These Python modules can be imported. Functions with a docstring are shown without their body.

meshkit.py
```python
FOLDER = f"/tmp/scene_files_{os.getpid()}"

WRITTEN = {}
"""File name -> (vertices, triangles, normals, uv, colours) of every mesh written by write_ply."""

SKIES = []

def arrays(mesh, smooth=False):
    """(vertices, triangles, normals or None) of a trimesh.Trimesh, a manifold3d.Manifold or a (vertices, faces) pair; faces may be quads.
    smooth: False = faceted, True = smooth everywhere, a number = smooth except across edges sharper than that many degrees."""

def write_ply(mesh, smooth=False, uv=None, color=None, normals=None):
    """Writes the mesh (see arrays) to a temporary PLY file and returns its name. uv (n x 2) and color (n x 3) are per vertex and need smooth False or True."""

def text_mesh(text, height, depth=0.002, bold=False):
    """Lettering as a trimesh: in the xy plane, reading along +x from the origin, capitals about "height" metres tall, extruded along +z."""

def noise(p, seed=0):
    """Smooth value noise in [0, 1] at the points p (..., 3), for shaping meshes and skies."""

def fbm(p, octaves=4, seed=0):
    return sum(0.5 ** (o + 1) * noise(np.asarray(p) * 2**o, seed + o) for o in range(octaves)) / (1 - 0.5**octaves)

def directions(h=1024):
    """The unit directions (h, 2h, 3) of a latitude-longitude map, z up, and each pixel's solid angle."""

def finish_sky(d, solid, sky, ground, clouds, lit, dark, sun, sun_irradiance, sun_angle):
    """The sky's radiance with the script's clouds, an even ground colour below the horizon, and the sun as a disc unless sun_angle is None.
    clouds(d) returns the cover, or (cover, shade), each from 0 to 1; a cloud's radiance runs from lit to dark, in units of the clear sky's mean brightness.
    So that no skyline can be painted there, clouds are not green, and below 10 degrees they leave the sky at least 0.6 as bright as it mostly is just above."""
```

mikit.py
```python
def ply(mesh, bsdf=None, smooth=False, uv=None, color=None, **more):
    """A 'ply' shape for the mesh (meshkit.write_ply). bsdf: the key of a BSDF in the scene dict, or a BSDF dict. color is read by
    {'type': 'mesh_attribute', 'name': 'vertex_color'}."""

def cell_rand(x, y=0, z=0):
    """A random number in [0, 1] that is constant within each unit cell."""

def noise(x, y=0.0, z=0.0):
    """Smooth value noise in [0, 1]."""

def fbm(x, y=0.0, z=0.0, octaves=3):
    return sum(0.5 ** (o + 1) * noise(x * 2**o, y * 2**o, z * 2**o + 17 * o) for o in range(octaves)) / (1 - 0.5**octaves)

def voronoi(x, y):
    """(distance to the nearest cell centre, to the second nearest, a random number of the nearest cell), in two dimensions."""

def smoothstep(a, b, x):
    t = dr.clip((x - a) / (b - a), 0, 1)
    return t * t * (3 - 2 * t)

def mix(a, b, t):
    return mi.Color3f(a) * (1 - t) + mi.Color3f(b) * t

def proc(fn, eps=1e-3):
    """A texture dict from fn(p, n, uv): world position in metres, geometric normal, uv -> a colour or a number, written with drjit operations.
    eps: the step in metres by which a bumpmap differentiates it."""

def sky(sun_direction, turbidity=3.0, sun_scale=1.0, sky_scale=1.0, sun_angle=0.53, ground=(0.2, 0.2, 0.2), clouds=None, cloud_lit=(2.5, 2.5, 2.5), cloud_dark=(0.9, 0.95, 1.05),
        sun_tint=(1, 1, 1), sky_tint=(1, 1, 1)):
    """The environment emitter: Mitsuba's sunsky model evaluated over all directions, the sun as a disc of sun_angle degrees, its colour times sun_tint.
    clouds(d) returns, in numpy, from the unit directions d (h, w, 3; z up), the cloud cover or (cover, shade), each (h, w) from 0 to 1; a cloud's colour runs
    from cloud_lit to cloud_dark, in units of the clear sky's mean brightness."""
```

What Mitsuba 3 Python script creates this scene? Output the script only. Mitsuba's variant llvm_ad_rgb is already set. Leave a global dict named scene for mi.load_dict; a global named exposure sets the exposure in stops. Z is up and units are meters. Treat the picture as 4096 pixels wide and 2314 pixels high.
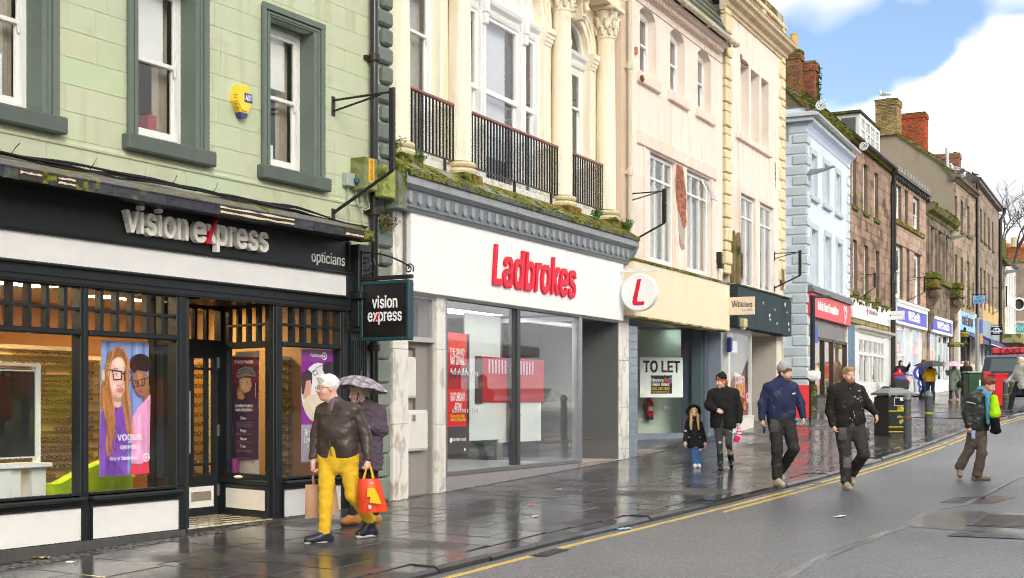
import math,random
import numpy as np
import trimesh,manifold3d,shapely
from shapely.geometry import Polygon,box as sbox,Point,LineString
from shapely import affinity
from shapely.ops import unary_union
import drjit as dr
import mitsuba as mi
import mikit,meshkit
T4=mi.ScalarTransform4f
scene,labels={},{}
rng=np.random.default_rng(7)
R=random.Random(11)

# ------------------------------------------------------------------ camera, sky, exposure
exposure=2.1
EYE=1.54
scene['camera']={'type':'perspective','fov_axis':'x','fov':42.99,'near_clip':0.3,'far_clip':2000.0,
 'principal_point_offset_y':-0.1936,'to_world':T4().look_at(origin=[0,0,EYE],target=[0,1,EYE],up=[0,0,1])}

def clouds(d):
 az=np.degrees(np.arctan2(d[...,0],d[...,1]));el=np.degrees(np.arcsin(np.clip(d[...,2],-1,1)))
 q=np.stack([d[...,0]/(0.25+d[...,2]),d[...,1]/(0.25+d[...,2]),0*az],-1)
 big=meshkit.fbm(q*1.6+5.3,5,3)
 fine=meshkit.fbm(d*26.0+3.1,5,8)
 billow=meshkit.fbm(d*np.array([13.,13.,17.])+1.7,4,21)
  # a bank of cumulus along the horizon with a ragged top, a broken blue gap above it, then high cloud
 top=np.interp(az,[-180,-60,5,11.5,13,15.6,17.6,19.0,20.2,24,60,180],[17,15,12.2,11.6,12.4,13.4,13.6,14.6,15.1,15.0,17,17])
 bank=np.clip((top+(billow-.5)*3.2+(fine-.5)*1.5-el)/0.5,0,1)
 up=np.clip((el-16.6+(big-.5)*9+(fine-.5)*2.5)/1.5,0,1)*np.clip((big-.36)/.10,0,1)
 wisp=np.clip((az-20.6+(fine-.5)*7)/1.5,0,1)*np.clip((el-15.2)/1.0,0,1)*.6
 cover=np.maximum(np.maximum(bank,up),wisp)
 low=np.clip((top-el-1.2)/4.5,0,1)
 shade=np.clip(low*(1.25*meshkit.fbm(d*np.array([7.,7.,16.])+9.1,4,5)-.12),0,1)*bank
 shade=np.maximum(shade,.55*up*meshkit.fbm(q*2.3+1.1,4,33))
 return np.clip(cover,0,1),np.clip(shade,0,1)

scene['sky']=mikit.sky((0.36,-0.78,0.46),turbidity=3.0,sun_scale=0.60,sky_scale=1.0,sun_angle=30.0,sun_tint=(.80,.97,1.24),clouds=clouds,
 cloud_lit=(2.6,2.6,2.62),cloud_dark=(1.6,1.65,1.75),sky_tint=(1.62,1.52,1.58),ground=(0.16,0.16,0.16))

# ------------------------------------------------------------------ materials
# A surface's colour travels in uv.x (three 7-bit channels, square-root coded); uv.y is how weathered it is (0 to 1).
def enc(c):
 r,g,b=[int(round(127*math.sqrt(min(max(float(x),0.004),0.96))))for x in c]
 return r*16384+g*128+min(max(b,3),124)+0.5
def dec(uv):
 q=dr.floor(uv.x);r=dr.floor(q/16384);q=q-r*16384;g=dr.floor(q/128);b=q-g*128
 return mi.Color3f(r*r,g*g,b*b)/16129.0
fbm,noise,ss,mix=mikit.fbm,mikit.noise,mikit.smoothstep,mikit.mix
def f_plain(p,n,uv):
 return dec(uv)*(0.95+0.1*fbm(p.x*5,p.y*5,p.z*5,3))
def f_stucco(p,n,uv):
 c=dec(uv);a=uv.y
 big=fbm(p.x*.9,p.y*.9,p.z*.7,4);run=fbm((p.x+p.y)*7,1.3,p.z*.45,3);sp=noise(p.x*18,p.y*18,p.z*18)
 c=c*(0.90+.18*big+.02*sp)
 c=mix(c,c*mi.Color3f(.72,.67,.58),a*ss(.48,.72,run*.55+big*.45))
 return mix(c,c*mi.Color3f(.62,.52,.42),a*.4*ss(.70,.86,fbm(p.x*3+9,p.y*3,p.z*3,3)))
def b_stucco(p,n,uv):
 return fbm(p.x*14,p.y*14,p.z*14,3)*.6+.8*fbm(p.x*2.2,p.y*2.2,p.z*2.2,2)
def f_stone(p,n,uv):
 c=dec(uv);a=uv.y
 big=fbm(p.x*.8+4,p.y*.8,p.z*.6,4);run=fbm((p.x+p.y)*4,.3,p.z*.35,3);g=noise(p.x*30,p.y*30,p.z*30)
 c=c*(0.80+.28*big+.12*g)
 c=mix(c,mi.Color3f(.035,.028,.024),a*.85*ss(.47,.62,fbm(p.x*1.7,p.y*1.7,p.z*1.7,4)*.7+run*.3))
 return mix(c,mi.Color3f(.11,.12,.025),.6*a*ss(.60,.72,run))
def f_moss(p,n,uv):
 c=dec(uv);a=uv.y
 m=fbm(p.x*3.1,p.y*3.1,p.z*3.1,4);f=fbm(p.x*17,p.y*17,p.z*17,2)
 moss=mix(mi.Color3f(.03,.045,.008),mi.Color3f(.17,.17,.03),ss(.36,.66,f))
 moss=mix(moss,mi.Color3f(.20,.10,.02),ss(.6,.75,fbm(p.x*2+7,p.y*2,p.z*2,2))*.6)
 return mix(c*(.75+.5*f),moss,ss(.62-.42*a,.74-.40*a,m*.75+f*.25))
def b_moss(p,n,uv):
 return fbm(p.x*22,p.y*22,p.z*22,3)
def f_marble(p,n,uv):
 v=fbm(p.x*3,p.y*3,p.z*1.6,5);s=fbm((p.x+p.y)*9,2.1,p.z*.5,3)
 c=dec(uv)*(1.0-.30*ss(.50,.56,v)*ss(.64,.56,v)-.12*ss(.55,.75,s))
 return mix(c,mi.Color3f(.30,.22,.14),uv.y*ss(.60,.80,fbm(p.x*6,p.y*6,p.z*3,3))*.8)
def f_road(p,n,uv):
 g=noise(p.x*85,p.y*85);g2=noise(p.x*45,p.y*45);big=fbm(p.x*.35,p.y*.35,0,4)
 return mi.Color3f(.125,.129,.137)*(.50+.55*g+.4*g2)*(.75+.5*big)
def r_road(p,n,uv):
 return.13+.32*fbm(p.x*.45+3,p.y*.45,0,3)+.10*noise(p.x*60,p.y*60)
def b_road(p,n,uv):
 return fbm(p.x*42,p.y*42,0,3)
def f_flag(p,n,uv):
 return dec(uv)*(.55+.6*fbm(p.x*2.4,p.y*2.4,0,4)+.3*noise(p.x*50,p.y*50))
def r_flag(p,n,uv):
 w=fbm(p.x*1.1+2,p.y*1.1,0,4)
 return dr.clip(.05+.30*ss(.50,.72,w)+.06*noise(p.x*25,p.y*25)+.08*uv.y,.05,.6)
def b_flag(p,n,uv):
 return fbm(p.x*9,p.y*9,0,3)*.7+.3*noise(p.x*60,p.y*60)
def f_cloth(p,n,uv):
 c=dec(uv);f=fbm(p.x*22,p.y*22,p.z*22,3)
 c=c*(.88+.24*f)
 d=ss(.56,.66,fbm(p.x*8,p.y*8,p.z*6,3))*ss(.45,.62,fbm(p.x*34,p.y*34,p.z*18,2))
 return mix(c,c*.5+mi.Color3f(.13,.12,.11),d*uv.y)
def b_cloth(p,n,uv):
 return fbm(p.x*9,p.y*9,p.z*13,3)
def f_slate(p,n,uv):
 m=fbm(p.x*1.5,p.y*1.5,p.z*1.5,4)
 return mix(dec(uv)*(.7+.6*noise(p.x*9,p.y*9,p.z*9)),mi.Color3f(.09,.10,.02),uv.y*ss(.5,.62,m))
def f_plaid(p,n,uv):
 a=ss(.35,.40,dr.abs(dr.sin(uv.x*60)));b=ss(.35,.40,dr.abs(dr.sin(uv.y*46)));k=ss(.85,.9,dr.abs(dr.sin(uv.x*30+1)))+ss(.85,.9,dr.abs(dr.sin(uv.y*23)))
 return mix(mix(mi.Color3f(.17,.15,.18),mi.Color3f(.40,.37,.41),.5*a+.5*b),mi.Color3f(.13,.07,.11),dr.clip(k,0,1)*.6)

P=mikit.proc
def princ(fn,rough,spec=.5,**k):
 return{'type':'principled','base_color':P(fn),'roughness':P(rough)if callable(rough)else rough,'specular':spec,**k}
def bumped(b,fn,scale,eps=2e-3):
 return{'type':'bumpmap','arbitrary':P(fn,eps),'scale':scale,'bsdf':b}
two=lambda b:{'type':'twosided','bsdf':b}
scene['matte']=two(princ(f_plain,.75,.3))
scene['satin']=two(princ(f_plain,.38,.4))
scene['gloss']=two(princ(f_plain,.13,.6))
scene['metal']=two(princ(f_plain,.32,.5,metallic=.85))
scene['stucco']=two(bumped(princ(f_stucco,.72,.35),b_stucco,.006,3e-3))
scene['stone']=two(princ(f_stone,.82,.3))
scene['moss']=two(bumped(princ(f_moss,.85,.25),b_moss,.03,4e-3))
scene['marble']=two(princ(f_marble,.22,.5))
scene['asphalt']=two(bumped(princ(f_road,r_road,.5),b_road,.008,4e-3))
scene['wetflag']=two(bumped(princ(f_flag,r_flag,.55),b_flag,.0022,5e-3))
scene['cloth']=two(bumped(princ(f_cloth,.8,.25),b_cloth,.007,4e-3))
scene['leather']=two(bumped(princ(f_plain,.42,.45),b_cloth,.007,4e-3))
scene['slate']=two(princ(f_slate,.45,.5))
scene['plaid']=two(princ(f_plaid,.7,.3))
scene['skin']=two(princ(f_plain,.48,.45))
scene['glass']={'type':'thindielectric','int_ior':1.5}
scene['leaf']=two(princ(f_plain,.55,.4))
scene['lamp_body']=two({'type':'diffuse','reflectance':{'type':'rgb','value':.8}})

# ------------------------------------------------------------------ mesh helpers; a piece is (vertices, triangles)
def cat(*ps):
 vs,fs,o=[],[],0
 for p in ps:
  if isinstance(p,list):
   p=cat(*p)
  if p is None or not len(p[1]):continue
  vs.append(p[0]);fs.append(np.asarray(p[1])+o);o+=len(p[0])
 return(np.vstack(vs),np.vstack(fs))if vs else(np.zeros((0,3)),np.zeros((0,3),int))
BXF=np.array([[0,2,3],[0,3,1],[4,5,7],[4,7,6],[0,1,5],[0,5,4],[2,6,7],[2,7,3],[0,4,6],[0,6,2],[1,3,7],[1,7,5]])
def bx(u0,u1,v0,v1,z0,z1):
 return np.array([[u,v,z]for u in(u0,u1)for v in(v0,v1)for z in(z0,z1)],float),BXF[:,::-1]
def _chtop():
 V=[]
 for s in np.ndindex(2,2,2):
  for k in range(3):V.append([*s,k])
 pts=np.array([[(0.25 if i!=k else 0.5)*(1 if s else-1)for i,s in enumerate(v[:3])]for v in V for k in[v[3]]])
 h=trimesh.convex.convex_hull(pts,qhull_options='Qt')
 idx=[int(np.argmin(((pts-p)**2).sum(1)))for p in h.vertices]
 return V,np.array(idx)[h.faces]
_CV,_CF=_chtop()
def cbx(u0,u1,v0,v1,z0,z1,c=.01):
 lo,hi=(u0,v0,z0),(u1,v1,z1)
 V=[]
 for a,b,d,k in _CV:
  s=(a,b,d);V.append([(hi[i]-(c if i!=k else 0))if s[i]else(lo[i]+(c if i!=k else 0))for i in range(3)])
 return np.array(V,float),_CF
def tm(m):
 return np.array(m.vertices),np.array(m.faces)
def polys(g):
 if g.is_empty:return[]
 return[q for q in getattr(g,'geoms',[g])if q.geom_type=='Polygon' and q.area>1e-7]
def ext(g,v0,v1,ax='uz'):
 """a shapely figure in (u, z) given thickness from v0 to v1 (ax 'uz'); 'uv': figure in (u, v) from z0 to z1; 'vz': figure in (v, z) from u0 to u1"""
 out=[]
 for q in polys(g):
  V,F=tm(trimesh.creation.extrude_polygon(q,v1-v0,engine='earcut'))
  a,b,c=V[:,0],V[:,1],V[:,2]+v0
  if ax=='uz':out.append((np.stack([a,c,b],1),F[:,::-1]))
  elif ax=='uv':out.append((np.stack([a,b,c],1),F))
  else:out.append((np.stack([c,a,b],1),F))
 return cat(*out)
def prof(pts,u0,u1):
 return ext(Polygon(pts).buffer(0),u0,u1,'vz')
def lathe(rz,n=20,c=(0,0,0)):
 rz=np.array(rz,float);a=np.arange(n)*2*np.pi/n
 V=np.stack([rz[:,0][:,None]*np.cos(a),rz[:,0][:,None]*np.sin(a),np.repeat(rz[:,1][:,None],n,1)],-1).reshape(-1,3)
 i,j=np.meshgrid(np.arange(len(rz)-1),np.arange(n),indexing='ij');k=(j+1)%n
 F=np.concatenate([np.stack([i*n+j,i*n+k,(i+1)*n+k],-1).reshape(-1,3),np.stack([i*n+j,(i+1)*n+k,(i+1)*n+j],-1).reshape(-1,3)])
 b=np.array([[0,0,rz[0,1]],[0,0,rz[-1,1]]]);m=len(V);q=np.arange(n);q2=(q+1)%n
 F=np.concatenate([F,np.stack([q2,q,q*0+m],1),np.stack([(len(rz)-1)*n+q,(len(rz)-1)*n+q2,q*0+m+1],1)])
 return np.vstack([V,b])+np.array(c,float),F
def tube(pts,r,n=6):
 p=np.asarray(pts,float);r=np.broadcast_to(r,len(p)).astype(float)
 t=np.gradient(p,axis=0);t/=np.linalg.norm(t,axis=1,keepdims=True)+1e-12
 a=np.cross(t,np.where(np.abs(t[:,2:])<.9,[0,0,1.],[1.,0,0]));a/=np.linalg.norm(a,axis=1,keepdims=True)+1e-12
 b=np.cross(t,a);w=np.arange(n)*2*np.pi/n
 V=(p[:,None]+r[:,None,None]*(np.cos(w)[None,:,None]*a[:,None]+np.sin(w)[None,:,None]*b[:,None])).reshape(-1,3)
 i,j=np.meshgrid(np.arange(len(p)-1),np.arange(n),indexing='ij');k=(j+1)%n
 F=np.concatenate([np.stack([i*n+j,i*n+k,(i+1)*n+k],-1).reshape(-1,3),np.stack([i*n+j,(i+1)*n+k,(i+1)*n+j],-1).reshape(-1,3)])
 m=len(V);q=np.arange(n);q2=(q+1)%n;e=(len(p)-1)*n
 return np.vstack([V,p[:1],p[-1:]]),np.concatenate([F,np.stack([q2,q,q*0+m],1),np.stack([e+q,e+q2,q*0+m+1],1)])
def sph(c,r,n=2):
 m=trimesh.creation.icosphere(n);return np.array(m.vertices)*np.array(r)+np.array(c,float),np.array(m.faces)
def mv(p,off=(0,0,0),rotz=0.,sc=1.,M=None):
 V=p[0]*sc
 if M is not None:V=V@np.array(M,float).T
 if rotz:c,s=math.cos(rotz),math.sin(rotz);V=V@np.array([[c,-s,0],[s,c,0],[0,0,1]]).T
 return V+np.array(off,float),p[1]
_txt={}
def text(s,h,u,z,v0,d=.01,bold=False,sx=1.,shear=0.,align='l'):
 """lettering standing in the (u, z) plane, its back at v0, d thick"""
 if(s,bold)not in _txt:_txt[s,bold]=tm(meshkit.text_mesh(s,1.0,1.0,bold))
 V,F=_txt[s,bold]
 X=V[:,0]*h*sx+V[:,1]*h*shear
 w=X.max()-X.min();X=X-X.min()+u-(0 if align=='l' else w/2 if align=='c' else w)
 return np.stack([X,v0+V[:,2]*d,z+V[:,1]*h],1),F[:,::-1]
def text_w(s,h,w,u,z,v0,d=.01,bold=False,shear=0.):
 t=text(s,h,u,z,v0,d,bold,1.,shear);k=w/(t[0][:,0].max()-u);V=t[0].copy();V[:,0]=u+(V[:,0]-u)*k
 return V,t[1]

class Fr:
 """a building's own frame: u along its front, v out towards the street, z up"""
 def __init__(s,X,Y,deg):
  a=math.radians(deg);s.P=np.array([X,Y]);s.d=np.array([math.sin(a),math.cos(a)]);s.n=np.array([math.cos(a),-math.sin(a)])
 def w(s,V):
  return np.column_stack([s.P+V[:,:1]*s.d+V[:,1:2]*s.n,V[:,2]])
 def pt(s,u,v=0.):
  return s.P+u*s.d+v*s.n

def free(key):
 if key not in scene and key not in labels:return key
 i=1
 while f'{key}_{i:03d}' in scene or f'{key}_{i:03d}' in labels:i+=1
 return f'{key}_{i:03d}'
_n={}
def name(base):
 """the next free key of this kind"""
 k=_n.get(base,0);_n[base]=k+1
 return base if k==0 else f'{base}_{k:03d}'
def lab(key,label=None,cat=None,group=None,kind=None):
 labels[key]={a:b for a,b in(('label',label),('category',cat),('group',group),('kind',kind))if b}
def thing(base,label,cat,group=None,kind=None):
 k=name(base);lab(k,label,cat,group,kind);return k
def put(base,geo,mat='matte',col=(.5,.5,.5),age=0.,smooth=False,fr=None,label=None,kind=None,parent=None,uv=None,**more):
 if isinstance(geo,list):geo=cat(*geo)
 V,F=geo
 if not len(F):return None
 if fr is not None:V=fr.w(V);F=F[:,::-1]
 key=name((parent+'__' if parent else '')+base)
 v,f,n=meshkit.arrays((V,F),smooth)
 if mat=='glass':uvs=None
 elif uv is not None:uvs=uv
 else:
  uvs=np.empty((len(v),2));uvs[:,0]=enc(col);uvs[:,1]=age
 path=meshkit.write_ply((v,f),False,uvs,None,normals=n)
 scene[key]={'type':'ply','filename':path,'face_normals':n is None,'bsdf':{'type':'ref','id':mat},**more}
 if label or kind:lab(key,label,None,None,kind)
 return key
def pane(parent,fr,u0,u1,z0,z1,v,base='pane',M=None):
 V=np.array([[u0,v,z0],[u1,v,z0],[u1,v,z1],[u0,v,z1]],float)
 return put(base,(V,np.array([[0,1,2],[0,2,3]])),'glass',fr=fr,parent=parent)
def jit(c,a=.06):
 k=1+R.uniform(-a,a);return tuple(x*k*(1+R.uniform(-a,a)*.3)for x in c)

# ------------------------------------------------------------------ the lie of the street: s runs along it, c across it from the house fronts
P0,DD,NN=np.array([-4.88,12.4]),np.array([.465,.8853]),np.array([.8853,-.465])
from scipy.interpolate import PchipInterpolator
_gz=PchipInterpolator([-40,-8,0,2.4,4.1,6.5,14.3,20,23.3,28,35,41,46,53,61,75,100,160,400],[-.9,-.2,0,.067,.124,.18,.415,.69,.9,1.15,1.38,1.48,1.58,1.83,2.12,2.6,3.3,4,5])
def kerb_c(s):return 3.66+.0635*np.clip(s,-10,200)
def gsc(s,c):
 return _gz(s)-.02*np.clip(c,0,4.4)
def gtop(s,c):
 return gsc(s,c)-.07*(c>kerb_c(s))
def SC(s,c,dz=0.):
 """world point on the ground"""
 s,c=np.asarray(s,float),np.asarray(c,float)
 xy=P0+s[...,None]*DD+c[...,None]*NN
 return np.concatenate([xy,(gsc(s,c)+dz)[...,None]],-1)
def gxy(X,Y):
 r=np.array([X,Y])-P0;return float(gtop(r@DD,r@NN))
def sheet(ss_,cc,dz=0.):
 """a ground sheet over the grid of s values and c values (functions of s allowed)"""
 S_,C_=np.meshgrid(ss_,np.linspace(0,1,cc[2]),indexing='ij')
 a=cc[0](S_)if callable(cc[0])else cc[0];b=cc[1](S_)if callable(cc[1])else cc[1]
 V=SC(S_,a+(b-a)*C_,dz).reshape(-1,3);m=cc[2]
 i,j=np.meshgrid(np.arange(len(ss_)-1),np.arange(m-1),indexing='ij');q=(i*m+j).ravel()
 return V,np.concatenate([np.stack([q,q+1,q+m+1],1),np.stack([q,q+m+1,q+m],1)])[:,::-1]

WHITE,CREAM=(.78,.78,.77),(.76,.66,.43)
# ------------------------------------------------------------------ ground: terrain, road, pavement, kerb
def struct(base,geo,mat,col,age=0.,smooth=False):
 k=put(base,geo,mat,col,age,smooth);lab(k,None,None,None,'structure');return k
S_ALL=np.concatenate([np.arange(-40,70,1.0),np.arange(70,400,10.)])
struct('ground',sheet(np.array([-60.,-20,0,10,20,30,40,50,60,75,100,150,250,400]),(-200,200,9),-.6),'matte',(.10,.10,.09))
struct('road',sheet(S_ALL,(lambda s:kerb_c(s)-.02,26.,14),-.07),'asphalt',(.07,.07,.07),smooth=True)
struct('pavement',sheet(np.concatenate([np.arange(-40,70,.5),np.arange(70,400,10.)]),(-6.,lambda s:kerb_c(s)-.28,16),-.016),'wetflag',(.03,.03,.03),.5,True)
pave='pavement'
# flagstones: courses run from the house fronts to the kerb
nflag=0;far_flags=[]
s=-4.0
while s<34:
 dep=R.uniform(.52,.80)if s<22 else R.uniform(.6,.9)
 c=.42
 while True:
  end=float(kerb_c(s))-.30
  ln=R.uniform(.55,1.15)
  if c+ln>end-.35:ln=end-c
  g=.007;a=R.uniform(-.004,.004);b=R.uniform(-.004,.004)
  pts=[]
  for(ds,dc)in((g,g),(dep-g,g),(dep-g,ln-g),(g,ln-g)):
   pts.append((s+ds,c+dc,a*(ds/dep-.5)+b*(dc/ln-.5)))
  top=np.array([SC(p_[0],p_[1],p_[2])for p_ in pts]);ch=.006
  cen=top.mean(0);inn=top+(cen-top)*(ch/.35);low=top.copy();low[:,2]-=.022;top2=top.copy();top2[:,2]-=ch*.7
  V=np.vstack([inn,top2,low]);F=[[0,2,1],[0,3,2]]
  for q in range(4):
   r=(q+1)%4
   F+=[[q,r,4+r],[q,4+r,4+q],[4+q,4+r,8+r],[4+q,8+r,8+q]]
  piece=(V,np.array(F)[:,::-1])
  col=jit((.046,.044,.045),.25);age=R.random()
  skip=22.5<s<27.5 and c>1.6
  if not skip:
   if nflag<290 and s>-2.5 and s<25.5:
    put('flagstone',piece,'wetflag',col,age,parent=pave);nflag+=1
   else:far_flags.append(piece)
  c+=ln
  if c>end-.3:break
 s+=dep
put('distant_flagstones',far_flags,'wetflag',(.046,.044,.045),.5,parent=pave,kind='stuff')
# a strip of small setts along the house fronts, and the sett area round the bollards
setts=[]
def sett(s0,s1,c0,c1,dz):
 t=np.array([SC(s0,c0,dz-.006),SC(s1,c0,dz-.006),SC(s1,c1,dz-.006),SC(s0,c1,dz-.006),SC(s0*.75+s1*.25,c0*.75+c1*.25,dz+.003),SC(s0*.25+s1*.75,c0*.75+c1*.25,dz+.003),SC(s0*.25+s1*.75,c0*.25+c1*.75,dz+.003),SC(s0*.75+s1*.25,c0*.25+c1*.75,dz+.003)])
 F=[[4,6,5],[4,7,6]]
 for q in range(4):r=(q+1)%4;F+=[[q,4+q,4+r],[q,4+r,r]]
 return t,np.array(F)
for row in range(4):
 s=-3.0+.05*(row%2)
 while s<21:
  w=R.uniform(.09,.14);setts.append(sett(s,s+w-.012,.02+row*.10,.02+row*.10+.088,R.uniform(-.004,.005)));s+=w
put('sett_strip',setts,'wetflag',(.05,.05,.048),.9,parent=pave,kind='stuff')
setts=[]
for i in range(34):
 c=1.6+(i%2)*.04;s=22.6+i*.147
 while c<float(kerb_c(s))-.35:
  w=R.uniform(.14,.24);setts.append(sett(s,s+.132,c,c+w-.014,R.uniform(-.005,.006)));c+=w
put('sett_paving',setts,'wetflag',(.07,.07,.07),.8,parent=pave,kind='stuff')
# kerb stones
kb=thing('kerb',None,None,None,'structure')
s=-4.
while s<60:
 L=R.uniform(.75,1.15)if s<40 else 2.5
 dz=R.uniform(-.012,.008);tw=R.uniform(-.01,.01)
 q=[]
 for(c0,z0)in((-.29,-.2),(-.29,.0),(-.035,.0),(-.0,-.03),(0.012,-.3)):
  for ss1 in(s+.005,s+L-.005):q.append(SC(ss1,float(kerb_c(ss1))+c0+tw,z0+dz))
 F=[]
 for i in range(4):F+=[[2*i,2*i+1,2*i+3],[2*i,2*i+3,2*i+2]]
 F+=[[0,2,4],[0,4,6],[0,6,8],[1,5,3],[1,7,5],[1,9,7]]
 put('kerb_stone',(np.array(q),np.array(F)),'wetflag',jit((.032,.031,.031),.25),.1,parent=kb)
 s+=L
# double yellow lines, worn; lie 4 mm above the road
def road_strip(pts_c,s0,s1,w,dz=-.066,step=.25,wob=.006):
 out=[];sv=np.arange(s0,s1,step)
 for a,b in zip(sv[:-1],sv[1:]):
  if R.random()<.035:continue
  j0,j1=R.uniform(-wob,wob),R.uniform(-wob,wob)
  V=np.array([SC(a,pts_c(a)+j0,dz),SC(b+.001,pts_c(b)+j0,dz),SC(b+.001,pts_c(b)+w+j1,dz),SC(a,pts_c(a)+w+j1,dz)])
  out.append((V,np.array([[0,2,1],[0,3,2]])))
 return out
ym=thing('yellow_lines',None,None,None,'structure')
ylw=lambda o:(lambda s:float(kerb_c(s))+o+(.12 if s<4 else 0)*0)
for o in(.14,.32):
 put('painted_line',road_strip(ylw(o),-4,60,.085),'satin',(.52,.36,.07),parent=ym)
# repair patches, a trench scar, an iron cover, a gully
def ground_poly(sc_pts,dz,n=1):
 V=np.array([SC(a,b,dz)for a,b in sc_pts]);q=Polygon(sc_pts)
 vv,ff=trimesh.creation.triangulate_polygon(q,engine='earcut')
 return np.array([SC(a,b,dz)for a,b in vv]),np.array(ff)
rp=thing('road_repairs',None,None,None,'structure')
put('trench_scar',ground_poly([(2.6,6.68),(4.4,6.72),(6.2,6.85),(7.3,6.95),(9.1,6.97),(10.0,7.25),(14.9,7.48),(14.9,7.54),(10.0,7.34),(9.1,7.07),(7.3,7.08),(6.2,6.98),(4.4,6.86),(2.6,6.82)],-.066),'wetflag',(.16,.16,.16),1.,parent=rp)
put('pale_patch',ground_poly([(7.2,7.05),(9.15,7.05),(9.2,9.0),(6.75,9.0)],-.0655),'wetflag',(.135,.135,.135),1.,parent=rp)
put('dark_patch',ground_poly([(10.1,6.93),(10.9,7.02),(11.4,7.66),(11.2,7.8),(10.25,7.62)],-.0655),'wetflag',(.03,.03,.032),1.,parent=rp)
put('dark_patch',ground_poly([(6.45,7.62),(6.86,7.69),(7.05,8.16),(6.95,8.6),(6.5,8.5)],-.061),'wetflag',(.035,.035,.037),1.,parent=rp)
ic=thing('drain_cover','rusty ribbed iron cover set in the pale road patch','drain cover')
put('frame',ground_poly([(7.52,7.66),(8.88,7.72),(8.85,8.45),(7.49,8.4)],-.059),'satin',(.06,.045,.04),parent=ic)
for i in range(11):
 a=7.58+i*.116
 V,F=ground_poly([(a,7.74),(a+.075,7.74),(a+.075,8.38),(a,8.38)],-.054);put('rib',(V,F),'satin',jit((.085,.06,.05),.2),parent=ic)
gl=thing('gully_grate','iron gully grating in the gutter beside the yellow lines','drain grate')
put('frame',ground_poly([(3.20,4.02),(3.77,4.06),(3.77,4.24),(3.20,4.22)],-.061),'satin',(.03,.03,.03),parent=gl)
for i in range(8):
 a=3.24+i*.066;V,F=ground_poly([(a,4.05),(a+.035,4.05),(a+.035,4.21),(a,4.20)],-.055);put('bar',(V,F),'satin',(.07,.065,.06),parent=gl)
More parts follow.
